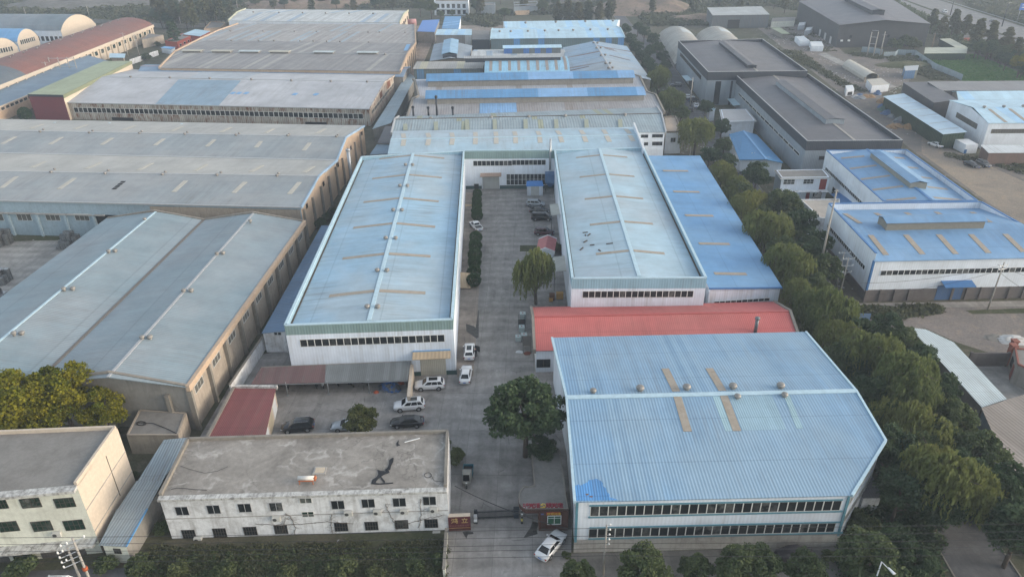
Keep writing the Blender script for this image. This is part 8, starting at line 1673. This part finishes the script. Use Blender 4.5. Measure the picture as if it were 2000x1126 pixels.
tr('mid', 619, 400, 15, 'narrow tree growing up the tan wall of the long grey warehouse', sq=1.8); tr('shrub', 625, 436, 14, 'pale bushy sapling below the narrow wall tree'); tr('mid', 676, 326, 12, 'small leafy tree against the tan wall near the metal chimney', sq=1.3); tr('shrub', 640, 424, 11, 'dark bush in the gap beside the tan wall'); tr('shrub', 653, 412, 8, 'small dark bush farther along the gap by the tan wall')
tr('shrub', 264, 928, 9, 'small bush in the dark passage beside the cream wall'); tr('shrub', 320, 1030, 16, 'leafless brown-green bush at the left corner of the office front')
for x, y, r_, lb in ((208, 1102, 20, 'bush before the white end wall of the passage shed'), (40, 1106, 26, 'bush at the bottom left corner before the shop shutters'), (270, 1104, 22, 'bush at the corner of the office garden below the passage shed'), (345, 1116, 20, 'low bush at the left end of the office garden'), (436, 1112, 22, 'broad bush below the third office window from the left'), (560, 1120, 18, 'low bush at the bottom edge in the middle of the office garden'), (668, 1108, 28, 'largest bush of the garden strip below the office'), (735, 1122, 20, 'low bush at the bottom edge right of the largest garden bush'), (808, 1104, 19, 'garden bush near the right end of the office garden'), (858, 1090, 16, 'small garden bush in the right corner by the cream garden wall')): tr('shrub', x, y, r_, lb)
# along the bottom right
for kd, x, y, r_, lb in (('mid', 1130, 1122, 34, 'low tree at the bottom edge left of the slim concrete pole'), ('mid', 1262, 1112, 54, 'pale green tree at the bottom edge right of the slim concrete pole'), ('mid', 1360, 1114, 36, 'small tree at the bottom edge in the middle of the front pavement'), ('mid', 1440, 1108, 46, 'round tree at the bottom edge left of the covered car'), ('mid', 1484, 1098, 42, 'dark tree at the bottom edge touching the covered car from the left'), ('mid', 1574, 1114, 42, 'greyish tree at the bottom edge right below the covered car'), ('mid', 1698, 1098, 60, 'large tree at the bottom edge left of the street lamp'), ('dark', 1750, 1062, 36, 'blue-green tree behind the street lamp'), ('dark', 1790, 1100, 34, 'dark bushy tree right of the street lamp'), ('shrub', 1660, 1010, 24, 'brown bush at the cut corner of the front hall'), ('shrub', 1690, 1030, 26, 'brown-green bush left of the blue-green tree'), ('shrub', 1620, 1086, 14, 'weedy bush at the foot of the front hall corner'), ('shrub', 1107, 1083, 10, 'weedy bush at the left corner of the front hall plinth')): tr(kd, x, y, r_, lb)
# big belt right of the front hall
for kd, x, y, r_, lb in (('willow', 1850, 945, 72, 'big yellow-green willow beside the road at bottom right'), ('willow', 1815, 905, 48, 'willow with a cross-armed pole in front of it'), ('dark', 1760, 960, 50, 'broad tree in the shade between the front hall and the big willow'), ('dark', 1740, 880, 48, 'broad tree close to the right tip of the front hall roof'), ('mid', 1915, 885, 46, 'broad tree left of the cement sheet roof'), ('dark', 1975, 960, 54, 'broad tree below the cement sheet roof at the right edge'), ('dark', 1990, 1040, 56, 'broad tree across the road at the right edge'), ('mid', 1868, 822, 42, 'broad tree at the near end of the pale sheet shed'), ('dark', 1832, 768, 42, 'broad tree halfway along the pale sheet shed'), ('dark', 1792, 712, 40, 'broad tree at the far half of the pale sheet shed'), ('mid', 1758, 672, 40, 'broad tree at the cut corner of the pale sheet shed'), ('dark', 1732, 648, 38, 'topmost dark tree by the gravel yard'), ('willow', 1770, 745, 64, 'middle willow of the three beside the front hall'), ('willow', 1705, 695, 54, 'willow beside the far right corner of the front hall roof'), ('willow', 1780, 830, 58, 'willow right of the ridge end of the front hall'), ('dark', 1672, 720, 34, 'broad tree against the far right edge of the front hall roof'), ('willow', 1635, 655, 40, 'willow just behind the red roof end'), ('willow', 1615, 600, 52, 'large willow at the near end of the mid blue lean-to'), ('willow', 1560, 575, 38, 'willow between the mid blue lean-to and the red roof'), ('willow', 1545, 515, 48, 'willow beside the last skylight of the mid blue lean-to'), ('mid', 1610, 530, 36, 'broad tree below the transformer poles'), ('dark', 1590, 480, 34, 'broad tree below the beige-roofed house'), ('willow', 1500, 450, 46, 'willow beside the third skylight of the mid blue lean-to'), ('dark', 1560, 440, 38, 'broad tree left of the beige-roofed house'), ('mid', 1528, 398, 36, 'broad tree left of the white two-storey house'), ('willow', 1462, 400, 36, 'willow beside the second skylight of the mid blue lean-to'), ('willow', 1440, 365, 28, 'willow beside the top corner of the mid blue lean-to'), ('dark', 1478, 345, 30, 'broad tree in front of the bright blue gable shed'), ('willow', 1410, 338, 28, 'willow at the top right corner of the mid blue lean-to'), ('dark', 1385, 305, 22, 'broad tree right of the white gate office'), ('mid', 1415, 285, 20, 'broad tree left of the bright blue gable shed'), ('willow', 1360, 258, 34, 'tall yellow willow right of the white gate office'), ('dark', 1410, 250, 20, 'broad tree at the left of the white flat house'), ('dark', 1378, 212, 17, 'broad tree left of the narrow white hut'), ('mid', 1330, 222, 20, 'light green tree at the end of the blue monitor hall'), ('willow', 1310, 190, 24, 'willow beside the far monitor of the blue monitor hall'), ('willow', 1288, 152, 26, 'willow at the near end of the rust streaked hall'), ('shrub', 1445, 312, 10, 'small dark bush on the side road by the bright blue gable shed')): tr(kd, x, y, r_, lb)
lg = 'broad tree filling a gap in the belt between the halls and the side road'
for k, (x, y, r_) in enumerate(((1650, 700, 40), (1705, 770, 42), (1740, 815, 42), (1795, 885, 44), (1672, 650, 36), (1590, 560, 34), (1528, 492, 34), (1572, 500, 32), (1490, 425, 28), (1450, 378, 24), (1422, 318, 20), (1545, 468, 30), (1835, 860, 42), (1880, 930, 44), (1735, 720, 36), (1648, 615, 36), (1840, 1000, 40))): tr(('mid', 'dark', 'mid')[k % 3], x, y, r_, lg, 'gap trees in the roadside belt')
lg = 'dark tree in the double row running from the rust streaked hall to the back road'
for k, (x, y, r_) in enumerate(((1222, 58, 13), (1232, 78, 14), (1243, 95, 15), (1255, 111, 16), (1266, 127, 17), (1276, 140, 16), (1246, 54, 12), (1259, 64, 13), (1276, 78, 14), (1284, 94, 14), (1294, 112, 14), (1270, 100, 13), (1300, 128, 13))): tr('dark', x, y, r_, lg, 'dark trees in the far double row')
# far right
pg = 'pale slender poplar in the row beside the highway'
for k, (x, y, r_) in enumerate(((1826, 27, 11), (1845, 40, 11), (1868, 30, 12), (1891, 39, 11), (1874, 46, 8), (1916, 50, 14), (1942, 52, 13), (1972, 64, 14), (1990, 86, 13), (1903, 55, 8), (1960, 80, 10))): tr('poplar', x, y, r_, pg, 'poplars beside the highway', .75)
bg_ = 'grey-green bush in the thicket behind the vegetable field'
for k in range(26):
    t = k / 25; tr('mid' if k % 3 else 'dark', 1912 + 112 * t + rt.uniform(-10, 14), 88 + 62 * t + rt.uniform(-14, 6), rt.uniform(9, 14), bg_, 'bushes behind the vegetable field')
tr('yellow', 1994, 125, 16, 'yellowing tree at the right edge above the vegetable field')
for x, y, r_, lb in ((1768, 82, 14, 'dark bush against the anthracite hall, left of the cream roof'), (1750, 88, 14, 'dark bush against the anthracite hall behind the triple poles'), (1786, 88, 13, 'dark bush right beside the green walled shed'), (1815, 106, 8, 'brown bush in front of the green walled shed')): tr('shrub', x, y, r_, lb)
for x, y, r_, lb in ((1774, 108, 5, 'small round bush on the sheet fence, left one'), (1790, 113, 5, 'small round bush on the sheet fence, middle one'), (1805, 122, 5, 'small round bush on the sheet fence, right one')): tr('shrub', x, y, r_, lb)
# far left and top
tr('conifer', 338, 63, 15, 'dark conifer behind the red house'); tr('shrub', 307, 87, 6, 'round bush in front of the low tan annex'); tr('shrub', 308, 103, 6, 'round dark bush by the white side wall'); tr('shrub', 285, 112, 9, 'bush on the track between the white walls'); tr('ball', 48, 222, 10, 'round dark bush left of the maroon block'); tr('shrub', 415, 60, 6, 'dark bush in the yard of the low grey house')
for x, y, r_, lb in ((842, 16, 14, 'autumn-brown tree left of the white villa'), (860, 28, 8, 'orange-brown tree in front of the white villa'), (883, 26, 7, 'yellow-green tree before the middle of the white villa'), (930, 12, 12, 'dark tree between the two villas'), (985, 25, 12, 'brown tree between the grey villa and the farmhouse'), (1060, 10, 12, 'dark round tree right of the pale farmhouse'), (820, 12, 14, 'dark tree left of the autumn-brown one')): tr('mid', x, y, r_, lb)
for k, (x, y, r_) in enumerate(((1090, 16, 13), (1110, 14, 14), (1130, 18, 13), (1150, 14, 14), (1172, 18, 13), (1190, 14, 12))): tr('poplar', x, y, r_, 'autumn tree in the row behind the ice blue hall', 'autumn trees behind the ice blue hall', .8)
lg = 'shadowy tree in the scrub wood left of the white factory'
for k in range(24): tr(('mid', 'dark', 'poplar')[k % 3], 300 + 145 * ((k * 7) % 34) / 34, 5 + rt.uniform(-8, 34), rt.uniform(10, 16), lg, 'trees in the scrub wood left of the white factory')
lg = 'hazy tree in the line along the top edge'
for k in range(44): tr(('mid', 'poplar', 'dark')[k % 3], 330 + 1230 * k / 44 + rt.uniform(-12, 12), rt.uniform(-9, 3), rt.uniform(8, 12), lg, 'hazy trees along the top edge', .8)
# ------------------------------------------------------------------ masses nobody could count
def mass(name, label, polys, n, size, hgt, mat, seed, cat='undergrowth', spread=2.2, per=34):
    r = np.random.default_rng(seed); C, T = [], []
    for poly, share in polys:
        xs = [p[0] for p in poly]; ys = [p[1] for p in poly]; k = 0
        while k < n * share:
            x, y = r.uniform(min(xs), max(xs)), r.uniform(min(ys), max(ys)); ins = False; j = len(poly) - 1
            for i in range(len(poly)):
                if (poly[i][1] > y) != (poly[j][1] > y) and x < (poly[j][0] - poly[i][0]) * (y - poly[i][1]) / (poly[j][1] - poly[i][1]) + poly[i][0]: ins = not ins
                j = i
            if not ins: continue
            k += 1; p = at(x, y, 0); h = hgt * r.uniform(.3, 1.2); w = spread * r.uniform(.5, 1.3)
            d = r.normal(size=(per, 3)); d /= np.linalg.norm(d, axis=1)[:, None]; d[:, 2] = np.abs(d[:, 2]); d *= r.uniform(.5, 1, per)[:, None]; C.append(np.array([p.x, p.y, .05]) + d * np.array([w, w, h])); T.append(np.clip(r.uniform(0, 1) * .8 + r.uniform(-.1, .2, per), 0, 1))
    o = bpy.data.objects.new(name, leafmesh(name, np.concatenate(C), size, .8, np.concatenate(T), mat, seed)); col.objects.link(o); tag(o, label, cat, None, 'stuff'); return o
mass('garden_undergrowth', 'dark tangled undergrowth filling the garden strip below the office', [([(290, 1086), (872, 1070), (868, 1135), (280, 1135)], 1)], 240, .10, .5, L_bush, 1, spread=.8, per=50)
mass('dry_weeds', 'dry grey-green weeds between the bushes of the office garden', [([(290, 1070), (872, 1058), (868, 1135), (280, 1135)], 1)], 900, .09, .45, L_scrub, 9, 'weeds', .7, 40)
mass('belt_undergrowth', 'dark undergrowth below the trees along the side road', [([(1645, 1075), (1720, 930), (1620, 760), (1600, 700), (1700, 700), (1830, 900), (1840, 1000), (1830, 1135), (1650, 1135)], .45), ([(1540, 560), (1500, 480), (1380, 300), (1400, 290), (1560, 470), (1620, 590), (1650, 680), (1600, 640)], .3), ([(1880, 1000), (1790, 880), (1700, 700), (1760, 660), (1830, 760), (1960, 900), (2060, 1000), (2060, 1120)], .25)], 1500, .16, 1.1, L_dark, 2, spread=1.2, per=40)
mass('yard_weeds', 'dry weeds and low bushes on the waste ground of the dirt yard', [([(1500, 95), (1560, 100), (1640, 155), (1690, 180), (1660, 178), (1600, 140)], .35), ([(1570, 40), (1630, 100), (1600, 105), (1500, 60), (1480, 40)], .1), ([(1730, 113), (1780, 112), (1820, 138), (1868, 157), (1820, 156), (1765, 135)], .35), ([(1660, 104), (1730, 110), (1720, 116), (1668, 110)], .1), ([(1690, 604), (1835, 600), (1830, 610), (1700, 620)], .1)], 700, .28, .9, L_scrub, 3, spread=1.8, per=30)
mass('far_scrub', 'brownish scrub and thickets on the open land along the top edge', [([(0, 4), (300, 4), (440, 40), (200, 44), (180, 30), (0, 27)], .22), ([(300, 2), (840, 2), (840, 16), (480, 16), (440, 40), (330, 45)], .2), ([(915, 40), (960, 56), (980, 30), (1200, 26), (1190, 4), (915, 34)], .2), ([(1210, 3), (1560, 3), (1555, 20), (1510, 12), (1380, 12), (1378, 50), (1270, 50)], .26), ([(1880, 2), (2030, 2), (2030, 55), (1930, 26)], .12)], 3600, .75, 2.6, L_scrub, 4, spread=4.5, per=34)
mass('highway_hedge', 'hedge-like green strip between the highway and the anthracite hall', [([(1745, 2), (1850, 58), (1835, 66), (1800, 40), (1730, 2)], .4), ([(1820, 52), (2030, 120), (2030, 150), (1880, 92), (1830, 72)], .6)], 800, .5, 2.6, L_bush, 5, spread=3.0, per=34)
mass('crops', 'rows of leafy vegetables on the field behind the sheet fence', [([(1800, 114), (1903, 107), (2040, 163), (1885, 161)], 1)], 1300, .22, .35, leaf('leaf_crop', (.04, .13, .025), (.11, .21, .05), None), 6, spread=.9, per=16)
mass('track_weeds', 'weeds along the dirt track and brick-walled shed at right', [([(1900, 306), (2010, 320), (2010, 345), (1960, 330)], .5), ([(1850, 300), (1915, 312), (1900, 318), (1850, 306)], .5)], 120, .22, .6, L_scrub, 8, spread=1.2, per=24)
# unused tree patterns leave the scene
for (k_, v_), e in list(TREES.items()):
    if not e[3]:
        for c_, g_s in PROTO_KIDS[e[0].name]: bpy.data.objects.remove(c_)
        bpy.data.objects.remove(e[0])
# ------------------------------------------------------------------ earth mounds on the far land
def mound(px, rx, ry, h, m, seed, nm='hill'):
    c = at(*px, 0); r = random.Random(seed); N = 26; me = MB(); P = [[Vector((c.x + (i / N - .5) * 2 * rx, c.y + (j / N - .5) * 2 * ry, 0)) for i in range(N + 1)] for j in range(N + 1)]
    from mathutils import noise as mn
    for j in range(N + 1):
        for i in range(N + 1):
            u, v = (i / N - .5) * 2, (j / N - .5) * 2; q = max(0, 1 - (u * u + v * v)); n_ = mn.fractal(P[j][i] * .03 + Vector((seed, 0, 0)), 1, 2, 5); P[j][i].z = -.3 + (h * q ** .8 * (1 + .5 * n_) + n_ * .8 * q) + .3 * (q > 0)
    b = len(me.v); me.v += [tuple(p) for row in P for p in row]
    for j in range(N):
        for i in range(N): k = j * (N + 1) + i; me.f.append((k, k + 1, k + N + 2, k + N + 1)); me.mi.append(0); me.sm.append(True)
    struct(nm, me, m)
earth = soil('earth_mound', (.27, .20, .155), (.16, .13, .10), (.13, .12, .075), .06, .3)
mound((1255, 22), 38, 26, 9, earth, 1); mound((600, 10), 60, 25, 6, earth, 2); mound((150, 12), 60, 30, 5, soil('grey_mound', (.20, .19, .18), (.12, .115, .10), (.09, .09, .06), .06, .3), 3); mound((330, 5), 60, 30, 6, MATS['grey_mound'], 4); mound((1350, 40), 26, 14, 3.5, earth, 5); mound((1768, 128), 14, 7, 1.8, soil('green_mound', (.10, .10, .055), (.065, .075, .035), (.19, .15, .10), .1, .3), 6)
# ------------------------------------------------------------------ air
hz = NT('haze_air'); hz.t.nodes.remove(hz.b); pv = hz.n('VolumePrincipled'); pv.inputs['Color'].default_value = (.72, .83, .97, 1); pv.inputs['Density'].default_value = HAZE; pv.inputs['Anisotropy'].default_value = .2
hz.t.links.new(pv.outputs[0], hz.t.nodes['Material Output'].inputs['Volume'])
mb = MB(); mb.box((0, 2200, -1.5), (7000, 6600, 71.0)); o = mb.build('haze', hz.m); tag(o, 'pale haze filling the air over the whole works', 'haze', None, 'stuff')
# ================================================================== LIGHT
SUN_EL, SUN_AZ = rad(15), rad(-10)      # azimuth from +x (right) towards +y (away)
sdir = Vector((math.cos(SUN_EL) * math.cos(SUN_AZ), math.cos(SUN_EL) * math.sin(SUN_AZ), math.sin(SUN_EL)))
sl = bpy.data.lights.new('sun', 'SUN'); sl.energy = 0.30; sl.angle = rad(30); sl.color = (1.0, 0.82, 0.66)
so = bpy.data.objects.new('sun', sl); col.objects.link(so); so.rotation_euler = (-sdir).to_track_quat('-Z', 'Y').to_euler(); so.location = sdir * 300
wd = bpy.data.worlds.new('World'); sc.world = wd; wd.use_nodes = True; nt = wd.node_tree
sky = nt.nodes.new('ShaderNodeTexSky'); sky.sky_type = 'NISHITA'; sky.sun_disc = False; sky.sun_elevation = SUN_EL; sky.sun_rotation = math.pi / 2 - SUN_AZ
sky.dust_density = 2.5; sky.air_density = 1.2; sky.ozone_density = 1.0
hs = nt.nodes.new('ShaderNodeHueSaturation'); hs.inputs['Saturation'].default_value = 0.55; nt.links.new(sky.outputs[0], hs.inputs['Color'])
bg = nt.nodes['Background']; nt.links.new(hs.outputs[0], bg.inputs[0]); bg.inputs[1].default_value = 0.14
sc.view_settings.view_transform = 'Standard'; sc.view_settings.look = 'None'; sc.view_settings.exposure = EXPO; sc.view_settings.gamma = 1
sc.cycles.use_denoising = True; sc.cycles.max_bounces = 6; sc.cycles.volume_bounces = 1; sc.cycles.transparent_max_bounces = 4
sc.cycles.diffuse_bounces = 3; sc.cycles.caustics_reflective = False; sc.cycles.caustics_refractive = False
